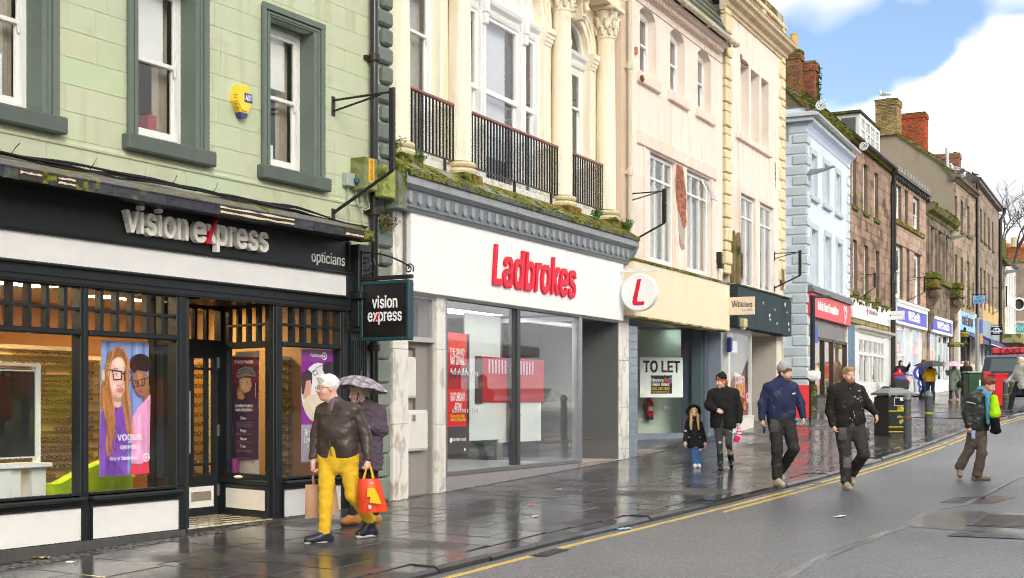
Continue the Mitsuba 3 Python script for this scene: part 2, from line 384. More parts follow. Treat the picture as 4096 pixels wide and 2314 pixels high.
def scrap(s,c,z,col,L,W,label,rot):
 n=6;V=[]
 for i in range(n):
  for j in range(3):
   a,b=(i/(n-1)-.5)*L,(j/2-.5)*W
   x,y=a*math.cos(rot)-b*math.sin(rot),a*math.sin(rot)+b*math.cos(rot)
   V.append(SC(s+x,c+y,z+.006+R.uniform(0,.018)))
 F=[]
 for i in range(n-1):
  for j in range(2):q=i*3+j;F+=[[q,q+1,q+4],[q,q+4,q+3]]
 k=put('paper_scrap',(np.array(V),np.array(F)),'matte',col);lab(k,label,'litter')
scrap(7.9,6.08,-.07,(.8,.8,.78),.16,.10,'flat white scrap of paper lying alone on the road',.4)
scrap(5.61,4.08,-.07,(.22,.42,.62),.22,.10,'pale blue crumpled wrapper in the gutter by the kerb',.1)
scrap(8.8,1.69,0,(.75,.55,.25),.09,.07,'small tan scrap on the wet flagstones before the white shopfront',.6)
scrap(6.77,2.24,0,(.55,.12,.10),.12,.05,'small red wrapper on the wet flagstones',.2)
scrap(5.66,2.87,0,(.6,.6,.58),.10,.05,'thin whitish paper scrap on the wet flagstones',.1)
scrap(14.2,.30,.0,(.75,.75,.75),.16,.09,'white paper scrap at the foot of the grey doorway wall',.9)
scrap(.35,.16,0,(.62,.42,.12),.16,.08,'yellowish food scraps under the left end of the black shopfront',1.)
scrap(.3,.62,0,(.75,.75,.75),.11,.03,'thin white stick of litter on the setts at the left',.3)
# ------------------------------------------------------------------ flat print: each poster is a stack of thin printed shapes (colour, outline in metres, line width or 0)
POSTER_EYEWEAR=[
 ((0.26,0.38,0.74),[(1.318,2.174),(1.975,2.174),(1.958,0.754),(1.286,0.752)],0),
 ((0.14,0.24,0.58),[(1.384,2.173),(1.439,2.174),(1.423,1.535),(1.373,1.535)],0),
 ((0.15,0.25,0.6),[(1.719,2.175),(1.754,2.174),(1.747,1.009),(1.696,1.011)],0),
 ((0.38,0.5,0.82),[(1.788,2.175),(1.823,2.175),(1.816,1.851),(1.783,1.851)],0),
 ((0.14,0.24,0.58),[(1.876,2.175),(1.916,2.175),(1.913,1.888),(1.871,1.887)],0),
 ((0.12,0.22,0.52),[(1.662,1.639),(1.719,1.639),(1.731,1.36),(1.696,1.203),(1.669,1.36)],0),
 ((0.42,0.18,0.06),[(1.314,1.705),(1.362,1.911),(1.406,2.049),(1.527,2.119),(1.651,2.057),(1.683,1.936),(1.674,1.709),(1.696,1.43),(1.712,1.185),(1.674,1.125),(1.628,1.291),(1.595,1.535),(1.494,1.5),(1.472,1.362),(1.483,1.19),(1.45,1.019),(1.384,0.952),(1.351,1.022),(1.384,1.192),(1.329,1.364),(1.301,1.501)],0),
 ((0.74,0.5,0.4),[(1.45,1.638),(1.583,1.587),(1.572,1.465),(1.472,1.466)],0),
 ((0.85,0.6,0.5),[(1.362,1.86),(1.395,1.954),(1.494,2.009),(1.595,2.003),(1.662,1.918),(1.674,1.779),(1.646,1.665),(1.579,1.583),(1.512,1.569),(1.439,1.621),(1.384,1.723)],0),
 ((0.93,0.72,0.62),[(1.494,1.992),(1.583,1.985),(1.64,1.917),(1.583,1.881),(1.494,1.897)],0),
 ((0.85,0.6,0.5),[(1.318,1.859),(1.349,1.868),(1.366,1.774),(1.344,1.74),(1.32,1.773)],0),
 ((0.24,0.09,0.52),[(1.307,1.415),(1.439,1.474),(1.505,1.457),(1.583,1.486),(1.646,1.395),(1.669,1.186),(1.667,0.747),(1.29,0.752),(1.286,1.024)],0),
 ((0.13,0.04,0.3),[(1.432,1.487),(1.527,1.469),(1.527,1.434),(1.432,1.452)],0),
 ((0.17,0.06,0.4),[(1.362,1.022),(1.494,0.914),(1.628,0.752),(1.362,0.753)],0),
 ((0.62,0.28,0.09),[(1.588,1.621),(1.651,1.639),(1.685,1.43),(1.712,1.185),(1.685,1.116),(1.64,1.256),(1.606,1.43)],0),
 ((0.66,0.31,0.1),[(1.362,1.706),(1.395,1.637),(1.472,1.431),(1.487,1.224),(1.45,1.088),(1.472,0.984),(1.384,0.952),(1.362,1.09),(1.384,1.278),(1.329,1.466),(1.322,1.671)],0),
 ((0.8,0.46,0.18),[(1.362,1.637),(1.406,1.535),(1.432,1.363),(1.417,1.226),(1.384,1.363),(1.344,1.501)],0),
 ((0.68,0.44,0.35),[(1.379,1.826),(1.397,1.74),(1.441,1.655),(1.507,1.59),(1.512,1.566),(1.439,1.617),(1.384,1.72)],0),
 ((0.5,0.3,0.23),[(1.454,1.59),(1.579,1.573),(1.581,1.531),(1.472,1.535)],0),
 ((0.92,0.74,0.66),[(1.53,1.863),(1.552,1.855),(1.57,1.725),(1.543,1.714)],0),
 ((0.72,0.46,0.37),[(1.494,1.714),(1.588,1.701),(1.579,1.687),(1.512,1.697)],0),
 ((0.93,0.76,0.7),[(1.472,1.707),(1.505,1.724),(1.494,1.664),(1.463,1.669)],0),
 ((0.8,0.55,0.46),[(1.494,1.638),(1.572,1.618),(1.539,1.59),(1.503,1.604)],0),
 ((0.9,0.88,0.86),[(1.53,1.828),(1.521,1.82),(1.501,1.816),(1.48,1.819),(1.472,1.827),(1.48,1.836),(1.501,1.84),(1.521,1.837)],0),
 ((0.9,0.88,0.86),[(1.671,1.824),(1.664,1.817),(1.646,1.813),(1.629,1.816),(1.622,1.823),(1.629,1.831),(1.646,1.834),(1.664,1.831)],0),
 ((0.35,0.13,0.04),[(1.406,1.929),(1.428,2.015),(1.527,2.101),(1.53,2.01),(1.472,1.982)],0),
 ((0.48,0.2,0.06),[(1.543,2.102),(1.64,2.039),(1.678,1.883),(1.651,1.918),(1.595,2.0)],0),
 ((0.1,0.02,0.05),[(1.362,1.873),(1.45,1.865),(1.579,1.85),(1.574,1.767),(1.472,1.765),(1.45,1.865)],0.012),
 ((0.1,0.02,0.05),[(1.579,1.829),(1.61,1.83),(1.61,1.847),(1.719,1.853),(1.71,1.762),(1.619,1.757),(1.61,1.847)],0.012),
 ((0.16,0.22,0.22),[(1.516,1.828),(1.512,1.821),(1.503,1.818),(1.493,1.821),(1.49,1.828),(1.493,1.835),(1.503,1.838),(1.512,1.835)],0),
 ((0.16,0.22,0.22),[(1.656,1.824),(1.652,1.816),(1.644,1.813),(1.636,1.816),(1.633,1.823),(1.636,1.831),(1.644,1.834),(1.652,1.831)],0),
 ((0.25,0.12,0.06),[(1.461,1.884),(1.527,1.88)],0.007),
 ((0.25,0.12,0.06),[(1.617,1.868),(1.685,1.873)],0.007),
 ((0.62,0.38,0.3),[(1.588,1.812),(1.61,1.726),(1.579,1.715)],0.006),
 ((0.72,0.22,0.24),[(1.501,1.669),(1.561,1.684),(1.606,1.67),(1.601,1.646),(1.556,1.635),(1.512,1.649)],0),
 ((0.03,0.014,0.014),[(1.989,1.943),(1.977,1.901),(1.943,1.865),(1.893,1.84),(1.834,1.83),(1.776,1.838),(1.727,1.86),(1.694,1.895),(1.683,1.936),(1.694,1.977),(1.727,2.014),(1.776,2.039),(1.834,2.049),(1.893,2.042),(1.943,2.02),(1.977,1.985)],0),
 ((0.3,0.14,0.075),[(1.858,1.64),(1.963,1.712),(1.963,1.552),(1.876,1.526)],0),
 ((0.36,0.17,0.09),[(1.726,1.806),(1.788,1.872),(1.904,1.856),(1.951,1.783),(1.942,1.694),(1.881,1.602),(1.823,1.587),(1.765,1.64),(1.733,1.727)],0),
 ((0.5,0.26,0.15),[(1.788,1.842),(1.858,1.834),(1.834,1.711),(1.8,1.71)],0),
 ((0.8,0.4,0.66),[(1.719,1.36),(1.788,1.464),(1.904,1.552),(1.975,1.614),(1.963,0.913),(1.939,0.879),(1.834,0.857),(1.696,0.871),(1.708,1.185)],0),
 ((0.66,0.3,0.52),[(1.928,1.534),(1.967,1.57),(1.963,0.931),(1.928,0.915)],0),
 ((0.92,0.55,0.78),[(1.788,1.359),(1.834,1.429),(1.834,1.006),(1.777,0.938)],0),
 ((0.8,0.05,0.1),[(1.708,0.862),(1.834,0.851),(1.944,0.914),(1.958,0.754),(1.681,0.75)],0),
 ((0.02,0.01,0.015),[(1.719,1.736),(1.733,1.753),(1.793,1.754),(1.788,1.693),(1.733,1.689),(1.719,1.736)],0.009),
 ((0.02,0.01,0.015),[(1.797,1.745),(1.816,1.763),(1.89,1.782),(1.885,1.711),(1.816,1.7),(1.797,1.745)],0.009),
 ((0.02,0.01,0.015),[(1.89,1.778),(1.958,1.797)],0.007),
 ((0.02,0.01,0.01),[(1.772,1.727),(1.766,1.721),(1.755,1.721),(1.749,1.727),(1.755,1.733),(1.766,1.734)],0),
 ((0.02,0.01,0.01),[(1.858,1.741),(1.852,1.735),(1.84,1.734),(1.834,1.741),(1.84,1.747),(1.852,1.747)],0),
 ((0.55,0.05,0.16),[(1.793,1.654),(1.825,1.665),(1.853,1.658),(1.83,1.63),(1.802,1.633)],0),
]
POSTER_HELMET=[
 ((0.09,0.012,0.05),[(0.064,2.1),(0.668,2.079),(0.661,0.812),(0.056,0.797)],0),
 ((0.17,0.015,0.06),[(0.064,2.1),(0.668,2.079),(0.668,1.757),(0.064,1.762)],0),
 ((0.05,0.025,0.08),[(0.064,1.588),(0.235,1.642),(0.385,1.587),(0.57,1.608),(0.665,1.544),(0.661,0.816),(0.056,0.797)],0),
 ((0.34,0.17,0.07),[(0.254,1.761),(0.329,1.846),(0.385,1.673),(0.329,1.555),(0.235,1.566),(0.197,1.653)],0),
 ((0.62,0.36,0.22),[(0.246,1.804),(0.348,1.835),(0.496,1.822),(0.526,1.737),(0.478,1.662),(0.385,1.641),(0.291,1.674)],0),
 ((0.75,0.48,0.32),[(0.291,1.793),(0.385,1.802),(0.385,1.695),(0.31,1.695)],0),
 ((0.22,0.23,0.24),[(0.189,1.869),(0.235,1.934),(0.385,1.974),(0.533,1.954),(0.606,1.885),(0.599,1.842),(0.422,1.856),(0.216,1.826)],0),
 ((0.05,0.05,0.05),[(0.235,1.901),(0.385,1.942),(0.57,1.896)],0.01),
 ((0.05,0.05,0.05),[(0.22,1.865),(0.385,1.905),(0.588,1.868)],0.01),
 ((0.7,0.66,0.62),[(0.355,1.695),(0.452,1.703)],0.007),
 ((0.05,0.03,0.02),[(0.344,1.768),(0.336,1.763),(0.321,1.763),(0.314,1.769),(0.321,1.774),(0.336,1.774)],0),
 ((0.05,0.03,0.02),[(0.467,1.771),(0.459,1.766),(0.444,1.766),(0.437,1.772),(0.444,1.777),(0.459,1.777)],0),
 ((0.55,0.3,0.14),[(0.216,1.642),(0.273,1.674),(0.385,1.587),(0.329,1.555),(0.227,1.566)],0),
]
POSTER_FACES=[
 ((0.28,0.02,0.33),[(4.524,2.192),(5.182,2.201),(5.182,0.745),(4.508,0.772)],0),
 ((0.36,0.36,0.42),[(4.515,1.242),(5.182,1.232),(5.182,0.745),(4.508,0.772)],0),
 ((0.8,0.82,0.86),[(5.199,1.643),(5.187,1.541),(5.152,1.446),(5.096,1.365),(5.024,1.304),(4.94,1.267),(4.851,1.255),(4.763,1.269),(4.681,1.308),(4.612,1.37),(4.559,1.449),(4.526,1.541),(4.515,1.639),(4.526,1.738),(4.559,1.83),(4.612,1.91),(4.681,1.972),(4.763,2.012),(4.851,2.028),(4.94,2.017),(5.024,1.98),(5.096,1.919),(5.152,1.839),(5.187,1.745)],0),
 ((0.06,0.03,0.04),[(4.524,1.89),(4.641,1.94),(4.725,1.893),(4.725,1.763),(4.641,1.631),(4.608,1.588),(4.524,1.631)],0),
 ((0.7,0.36,0.26),[(4.608,1.794),(4.691,1.806),(4.715,1.719),(4.691,1.61),(4.624,1.555),(4.541,1.566),(4.574,1.674)],0),
 ((0.05,0.04,0.05),[(4.93,2.007),(5.034,2.05),(5.157,2.035),(5.182,1.969),(5.182,1.857),(4.982,1.876),(4.93,1.941)],0),
 ((0.78,0.48,0.36),[(4.861,1.852),(4.999,1.887),(5.086,1.767),(4.999,1.677),(4.878,1.676)],0),
 ((0.76,0.66,0.52),[(4.524,1.501),(4.641,1.61),(4.844,1.632),(4.982,1.544),(4.982,1.279),(4.776,1.26),(4.608,1.371)],0),
 ((0.6,0.5,0.38),[(4.608,1.523),(4.742,1.37),(4.878,1.303)],0.01),
 ((0.05,0.05,0.05),[(4.725,1.893),(4.81,1.961),(4.913,1.996)],0.008),
 ((0.05,0.05,0.05),[(4.725,1.915),(4.759,1.861),(4.837,1.885),(4.793,1.928),(4.725,1.915)],0.007),
]
POSTER_RACE=[
 ((0.62,0.025,0.03),[(1.588,2.568),(2.239,2.563),(2.23,0.685),(1.575,0.701)],0),
 ((0.75,0.06,0.035),[(1.588,2.568),(2.239,2.563),(2.239,2.29),(1.588,2.268)],0),
 ((0.035,0.03,0.035),[(1.579,1.15),(2.234,1.15),(2.23,0.685),(1.575,0.701)],0),
 ((0.035,0.03,0.035),[(2.152,2.559),(2.239,2.563),(2.234,1.15),(2.152,1.151)],0),
 ((0.35,0.02,0.03),[(1.579,1.945),(2.152,1.956),(2.152,1.719),(1.579,1.715)],0),
 ((0.1,0.05,0.04),[(1.634,2.038),(1.68,2.074),(1.708,2.04),(1.717,1.948),(1.69,1.878),(1.644,1.881)],0),
 ((0.1,0.05,0.04),[(1.75,2.041),(1.796,2.077),(1.825,2.043),(1.834,1.95),(1.806,1.879),(1.759,1.883)],0),
 ((0.1,0.05,0.04),[(1.876,2.044),(1.923,2.08),(1.952,2.046),(1.961,1.952),(1.933,1.881),(1.886,1.885)],0),
 ((0.1,0.05,0.04),[(1.994,2.047),(2.042,2.083),(2.071,2.048),(2.08,1.954),(2.051,1.883),(2.004,1.887)],0),
 ((0.1,0.05,0.04),[(2.08,2.049),(2.128,2.085),(2.157,2.05),(2.167,1.956),(2.138,1.884),(2.09,1.888)],0),
 ((0.75,0.72,0.7),[(1.653,2.016),(1.69,2.04),(1.699,1.97),(1.657,1.958)],0),
 ((0.75,0.72,0.7),[(1.769,2.018),(1.806,2.042),(1.815,1.973),(1.773,1.96)],0),
 ((0.75,0.72,0.7),[(1.895,2.021),(1.933,2.045),(1.942,1.975),(1.9,1.963)],0),
 ((0.75,0.72,0.7),[(2.013,2.024),(2.051,2.048),(2.061,1.978),(2.018,1.965)],0),
 ((0.75,0.72,0.7),[(2.099,2.025),(2.138,2.05),(2.147,1.979),(2.104,1.967)],0),
]
POSTER_LET=[
 ((0.74,0.79,0.78),[(0.08,2.552),(1.167,2.552),(1.176,1.624),(0.083,1.623)],0),
 ((0.015,0.015,0.02),[(0.352,2.131),(0.893,2.137),(0.89,1.708),(0.355,1.704)],0),
]
STRANDS=([(1.384,2.048),(1.336,1.842),(1.318,1.535),(1.362,1.193),(1.379,0.961)],[(1.472,2.099),(1.395,1.775),(1.472,1.466),(1.487,1.224),(1.463,0.993)],[(1.579,2.103),(1.651,1.935),(1.646,1.639),(1.683,1.43),(1.715,1.176)],[(1.543,2.112),(1.606,1.986),(1.595,1.604),(1.633,1.378),(1.662,1.186)])
# ------------------------------------------------------------------ generic building parts
def sash(fr,par,u0,u1,z0,z1,v,rail,col=WHITE,fw=.055,cols=1,blind=None,blind_z=None,curtain=None,base='window',frame_mat='satin',top_cols=None,glass=True,mid_h=.045):
 """a sliding sash window filling the opening: frame, two sashes, panes; what hangs behind it"""
 w=name(par+'__'+base);g=[]
 g+=[bx(u0,u0+fw,v-.09,v,z0,z1),bx(u1-fw,u1,v-.09,v,z0,z1),bx(u0+fw,u1-fw,v-.09,v,z1-fw,z1),bx(u0+fw,u1-fw,v-.09,v+.012,z0,z0+fw*1.1)]
 a0,a1,b0,b1=u0+fw,u1-fw,z0+fw*1.1,z1-fw
 st=fw*.75
 lower,upper=[],[]
 if rail is not None:
  lower+=[cbx(a0,a0+st,v-.075,v-.04,b0,rail,.004),cbx(a1-st,a1,v-.075,v-.04,b0,rail,.004),cbx(a0+st,a1-st,v-.075,v-.04,b0,b0+st*1.5,.004),cbx(a0+st,a1-st,v-.075,v-.035,rail-mid_h,rail,.004)]
  upper+=[cbx(a0,a0+st,v-.04,v-.008,rail-mid_h,b1,.004),cbx(a1-st,a1,v-.04,v-.008,rail-mid_h,b1,.004),cbx(a0+st,a1-st,v-.04,v-.008,b1-st,b1,.004),cbx(a0+st,a1-st,v-.036,v-.004,rail-mid_h,rail,.004)]
  for s_ in(a0+.5*st,a1-.5*st):upper.append(ext(Polygon([(s_-.02,rail-mid_h),(s_+.02,rail-mid_h),(s_+.012,rail-mid_h-.08),(s_-.012,rail-mid_h-.08)]),v-.034,v-.008))
  for k in range(1,cols):
   m=a0+(a1-a0)*k/cols;lower.append(bx(m-.012,m+.012,v-.07,v-.045,b0+st,rail-mid_h))
  for k in range(1,top_cols or cols):
   m=a0+(a1-a0)*k/(top_cols or cols);upper.append(bx(m-.012,m+.012,v-.036,v-.012,rail,b1-st))
  put('lower_sash',lower,frame_mat,col,parent=w,fr=fr);put('upper_sash',upper,frame_mat,col,parent=w,fr=fr)
  if glass:
   pane(w,fr,a0+st*.8,a1-st*.8,b0+st,rail-.02,v-.058);pane(w,fr,a0+st*.8,a1-st*.8,rail-.02,b1-st*.8,v-.024)
 else:
  pane(w,fr,a0,a1,b0,b1,v-.05)
 put('frame',g,frame_mat,col,parent=w,fr=fr)
 if blind:put('blind',[bx(a0+.02,a1-.02-(.10 if curtain else 0),v-.105,v-.10,blind_z,b1)],'matte',blind,parent=w,fr=fr)
 if curtain:
  n=14;us=np.linspace(a1-(.26 if curtain is not True else.2)*(a1-a0),a1+.02,n)
  q=LineString([(x,v-.2+.02*math.sin(i*2.1))for i,x in enumerate(us)]).buffer(.004)
  put('curtain',ext(q,b0-.05,b1,'uv'),'cloth',curtain,parent=w,fr=fr)
 return w
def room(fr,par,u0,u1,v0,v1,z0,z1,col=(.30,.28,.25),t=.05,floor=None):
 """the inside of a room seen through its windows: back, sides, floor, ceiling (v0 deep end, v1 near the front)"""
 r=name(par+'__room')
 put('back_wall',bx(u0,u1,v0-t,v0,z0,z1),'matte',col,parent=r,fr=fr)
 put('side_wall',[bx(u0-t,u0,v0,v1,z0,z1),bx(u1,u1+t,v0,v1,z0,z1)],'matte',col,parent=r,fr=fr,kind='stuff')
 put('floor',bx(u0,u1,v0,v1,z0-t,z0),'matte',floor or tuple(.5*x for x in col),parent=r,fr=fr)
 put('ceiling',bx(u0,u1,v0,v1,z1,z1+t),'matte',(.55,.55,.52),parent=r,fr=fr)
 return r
def ashlar(fr,par,shape,zs,L,v0,v1,mat,colf,age=.5,gap=.006,ch=0.,base='block',limit=290,seed=1,lo=.7,hi=1.25):
 """dressed stones: courses between the heights zs, clipped to shape (u, z), proud of the backing from v0 to v1"""
 rr=random.Random(seed);u0,_,u1,_=shape.bounds;k=0;rest=[];shapely.prepare(shape)
 for i,(a,b)in enumerate(zip(zs[:-1],zs[1:])):
  u=u0-rr.uniform(0,L)
  while u<u1:
   w=L*rr.uniform(lo,hi);cell=sbox(u+gap/2,a+gap/2,u+w-gap/2,b-gap/2);u+=w
   for q in polys(shape.intersection(cell)):
    if q.area<.006:continue
    dv=rr.uniform(-.5,.5)*ch
    bb=q.bounds
    g=cbx(bb[0],bb[2],v0,v1+dv,bb[1],bb[3],min(.006,gap))if abs(q.area-(bb[2]-bb[0])*(bb[3]-bb[1]))<1e-4 else ext(q,v0,v1+dv)
    if k<limit:put(base,g,mat,colf(rr),min(1,max(0,age+rr.uniform(-.35,.35))),parent=par,fr=fr);k+=1
    else:rest.append(g)
 if rest:put('further_'+base,rest,mat,colf(rr),age,parent=par,fr=fr,kind='stuff')
def wall(fr,par,shape,v0,v1,mat,col,age=.3,base='wall'):
 return put(base,ext(shape,v0,v1),mat,col,age,parent=par,fr=fr)

# ------------------------------------------------------------------ A: green house over the black optician's shopfront
A=Fr(-4.88,12.40,30.9)
GW,GT=(.50,.54,.38),(.135,.165,.145)
ga=thing('green_house','pale green rendered house front with dark grey-green window surrounds at the left','building')
wins=[(-.42,.47),(1.70,2.56),(3.79,4.62)]
hol=unary_union([sbox(a,4.36,b,6.17)for a,b in wins])
face=sbox(-4.0,3.4,6.26,9.2).difference(hol)
wall(A,ga,face,-.30,-.012,'stucco',tuple(.93*x for x in GW),.3)
keep=face.difference(unary_union([sbox(a-.13,4.18,b+.16,6.30)for a,b in wins])).difference(sbox(5.84,3.4,6.3,9.3))
ashlar(A,ga+'__wall',keep,[3.4,3.62,3.9,4.18,4.455,4.73,5.005,5.28,5.555,5.83,6.105,6.38,6.65,6.93,7.2,7.5,7.8,8.1,8.5,9.0],.74,-.011,.0,'stucco',lambda r:tuple(x*r.uniform(.97,1.03)for x in GW),.22,gap=.003,ch=.0008,seed=3)
for i,(a,b)in enumerate(wins):
 w=sash(A,ga,a+.01,b-.01,4.40,6.13,-.20,5.30,(.74,.74,.72),.06,blind=(.66,.67,.66)if i else None,blind_z=5.33 if i==1 else 5.42,curtain=(.30,.26,.20))
 k=name(w+'__surround')
 k2=[bx(a-.13,a,-.22,.035,4.34,6.17),bx(b-.014,b+.01,-.20,.034,4.36,6.17),bx(b+.01,b+.16,-.02,.035,4.34,6.17),bx(a-.13,b+.16,-.22,.035,6.17,6.27),
  bx(a-.15,a-.09,.035,.06,4.34,6.27),bx(b+.10,b+.18,.035,.06,4.34,6.27),bx(a-.15,b+.18,.035,.065,6.235,6.305),bx(a-.06,a-.03,.035,.048,4.34,6.21),bx(b+.05,b+.08,.035,.048,4.34,6.21),bx(a-.06,b+.08,.035,.048,6.19,6.215),bx(a,b,-.2,-.14,6.13,6.17)]
 put('surround',k2,'stucco',GT,.25,parent=w,fr=A)
 put('sill',cbx(a-.20,b+.24,-.22,.12,4.19,4.36,.015),'stucco',(.10,.12,.108),.3,parent=w,fr=A)
put('paper',[bx(3.9,4.22,-.31,-.305,4.46,4.72)],'matte',(.62,.66,.74),parent=ga+'__window_002',fr=A)
put('paper',[bx(-.1,.25,-.31,-.305,4.47,4.95)],'matte',(.62,.68,.76),parent=ga+'__window',fr=A)
put('folder',[bx(2.18,2.3,-.5,-.32,4.47,4.72)],'matte',(.30,.05,.05),parent=ga+'__window_001',fr=A)
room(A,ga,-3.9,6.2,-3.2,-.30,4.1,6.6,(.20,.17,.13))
# corner stones, long and short, with rounded backs
qz=[4.07,4.33,4.55,4.82,5.04,5.32,5.56,5.82,6.09,6.34,6.60,6.84,7.10,7.4,7.7]
zz=[.18,.50,.82,1.14,1.46,1.78,2.1,2.42,2.74,3.06,3.36,3.6,3.84]+qz
for i in range(len(zz)-1):
 u0=5.90 if(i%2)else 6.02
 if zz[i]<3.3:put('quoin',cbx(5.86,6.25,-.3,.02,zz[i]+.01,zz[i+1]-.006,.02),'stucco',jit((.20,.235,.20),.08),.6,parent=ga,fr=A)
 else:put('quoin',cbx(u0,6.25,-.2,.075,zz[i]+.02,zz[i+1]-.02,.03),'stucco',jit((.15,.18,.16),.1),.4,parent=ga,fr=A)
put('side_pier',bx(5.66,5.86,-.3,.0,.1,3.5),'stucco',(.22,.27,.19),.4,parent=ga,fr=A)
put('rail_moulding',[prof([(-.0,4.10),(.018,4.105),(.022,4.13),(0,4.14)],-4,6.0)],'stucco',GW,.3,parent=ga,fr=A)
# alarm box
ab=thing('alarm_box','yellow six-sided alarm box with blue base on the green wall','alarm box')
hexa=Polygon([(3.21,4.90),(3.13,5.02),(3.17,5.20),(3.33,5.235),(3.42,5.08),(3.34,4.90)])
put('body',[ext(hexa,.002,.09),ext(hexa.buffer(-.02),.09,.105)],'gloss',(.80,.56,.02),parent=ab,fr=A)
put('base',ext(Polygon([(3.21,4.90),(3.235,4.845),(3.32,4.845),(3.34,4.90)]),.002,.085),'gloss',(.03,.03,.16),parent=ab,fr=A)
put('badge',ext(sbox(3.26,5.025,3.39,5.13),.106,.109),'satin',(.03,.04,.25),parent=ab,fr=A)
put('lettering',text_w('ADT',.062,.105,3.272,5.048,.109,.003,True),'satin',(.8,.8,.8),parent=ab,fr=A)
for j in range(5):put('louvre',bx(3.135,3.19,.06,.094,4.945+j*.034,4.957+j*.034),'satin',(.5,.25,.02),parent=ab,fr=A)
# downpipe
dp=thing('downpipe','black iron downpipe running down the green wall beside the quoins','downpipe')
put('pipe',lathe([(.055,.15),(.055,9)],14,(5.78,.09,0)),'gloss',(.012,.013,.014),parent=dp,fr=A,smooth=40)
for z in(6.05,4.0,2.2):put('collar',[lathe([(.07,z),(.078,z+.02),(.078,z+.09),(.07,z+.11)],14,(5.78,.09,0)),bx(5.66,5.9,.0,.05,z+.03,z+.08)],'satin',(.03,.018,.014),parent=dp,fr=A)
# the old boxes and wires by the corner
eb=thing('junction_box','mossy yellow-green metal junction box beside the downpipe','box')
put('body',cbx(5.38,5.66,.0,.24,4.30,4.72,.012),'moss',(.24,.25,.12),.45,parent=eb,fr=A)
put('cover',cbx(5.70,5.98,.15,.30,4.24,4.66,.012),'moss',(.30,.33,.10),.35,parent=eb,fr=A)
put('lettering',[text_w('H',.06,.05,5.50,4.63,.241,.003,True),text_w('2',.06,.05,5.50,4.56,.241,.003,True),text_w('5',.06,.05,5.50,4.49,.241,.003,True),text_w('8',.06,.05,5.50,4.42,.241,.003,True)],'matte',(.5,.12,.02),parent=eb,fr=A)
put('sticker',bx(5.46,5.58,.24,.2405,4.40,4.71),'satin',(.72,.45,.02),parent=eb,fr=A)
sb=thing('socket_box','small grey socket box with a blue plug left of the mossy junction box','socket')
put('body',cbx(5.20,5.36,0.,.10,4.33,4.50,.008),'satin',(.34,.40,.36),parent=sb,fr=A)
put('plug',lathe([(.035,0),(.04,.05),(.02,.07)],12,(5.36,.12,4.38)),'satin',(.03,.10,.18),parent=sb,fr=A)
for i,q in enumerate(([(5.30,.03,4.33),(5.27,.04,4.1),(5.33,.04,3.95),(5.30,.03,3.84)],[(5.46,.05,4.30),(5.46,.05,4.15),(5.55,.06,4.1),(5.6,.05,3.82)],[(5.50,.05,4.30),(5.58,.08,4.05),(5.70,.08,4.1),(5.66,.05,4.3)],[(5.42,.05,4.30),(5.47,.07,4.08),(5.56,.07,4.16),(5.54,.05,4.3)])):
 p=np.array(q);t=np.linspace(0,1,12);pp=np.stack([np.interp(t,np.linspace(0,1,len(p)),p[:,k])for k in range(3)],1)
 put('wire',tube(pp,.009,5),'matte',(.40,.44,.30),parent=sb,fr=A)
# iron sign bracket without its sign
def bracket(fr,lb,u,z_top,z_bot,out,col=(.02,.02,.02),z0=None,r=.018,drop=True,grp=None):
 b=thing('sign_bracket',lb,'bracket',grp)
 put('top_bar',tube([(u,0,z_top),(u,out,z_top)],r*.7,6),'satin',col,parent=b,fr=fr)
 put('brace',tube([(u+.0,0.0,z_top-.14),(u,out*.8,z_top-.015)],r*.6,6),'satin',col,parent=b,fr=fr)
 put('hanger',cbx(u-.02,u+.02,out-.05,out+.03,z_bot,z_top+.05,.004),'satin',col,parent=b,fr=fr)
 put('stay',tube([(u,0,z0 if z0 is not None else z_bot-.45),(u,out,z_bot)],r,6),'satin',col,parent=b,fr=fr)
 put('wall_plate',[bx(u-.03,u+.03,0,.015,z_top-.2,z_top+.05),bx(u-.03,u+.03,0,.015,(z0 if z0 is not None else z_bot-.45)-.1,(z0 if z0 is not None else z_bot-.45)+.06)],'satin',col,parent=b,fr=fr)
 return b
bracket(A,'empty black iron sign bracket on the green wall beside the third window',5.02,5.40,4.42,.95,r=.022,z0=3.95)
def poster(label,layers,fr,v,extra=(),base='poster',cat_='poster',mat='satin'):
 """a printed sheet: every printed shape a hair in front of the one below, all one flat mesh"""
 k=thing(base,label,cat_);gs,us=[],[]
 for i,(c,pts,w)in enumerate(layers):
  q=Polygon(pts).buffer(0)if not w else LineString(pts).buffer(w/2,cap_style='flat')
  d=.0006*i
  g=ext(q,v+d-(.004 if i==0 else.0005),v+d)
  gs.append(g);us.append(np.tile([enc(c),.0],(len(g[0]),1)))
 top=v+.0006*len(layers)
 put('print',cat(*gs),mat,fr=fr,parent=k,uv=np.vstack(us))
 tx=[(g,c)for g,c in extra(top)]if extra else[]
 if tx:
  put('lettering',cat(*[g for g,_ in tx]),mat,fr=fr,parent=k,uv=np.vstack([np.tile([enc(c),0.],(len(g[0]),1))for g,c in tx]))
 return k
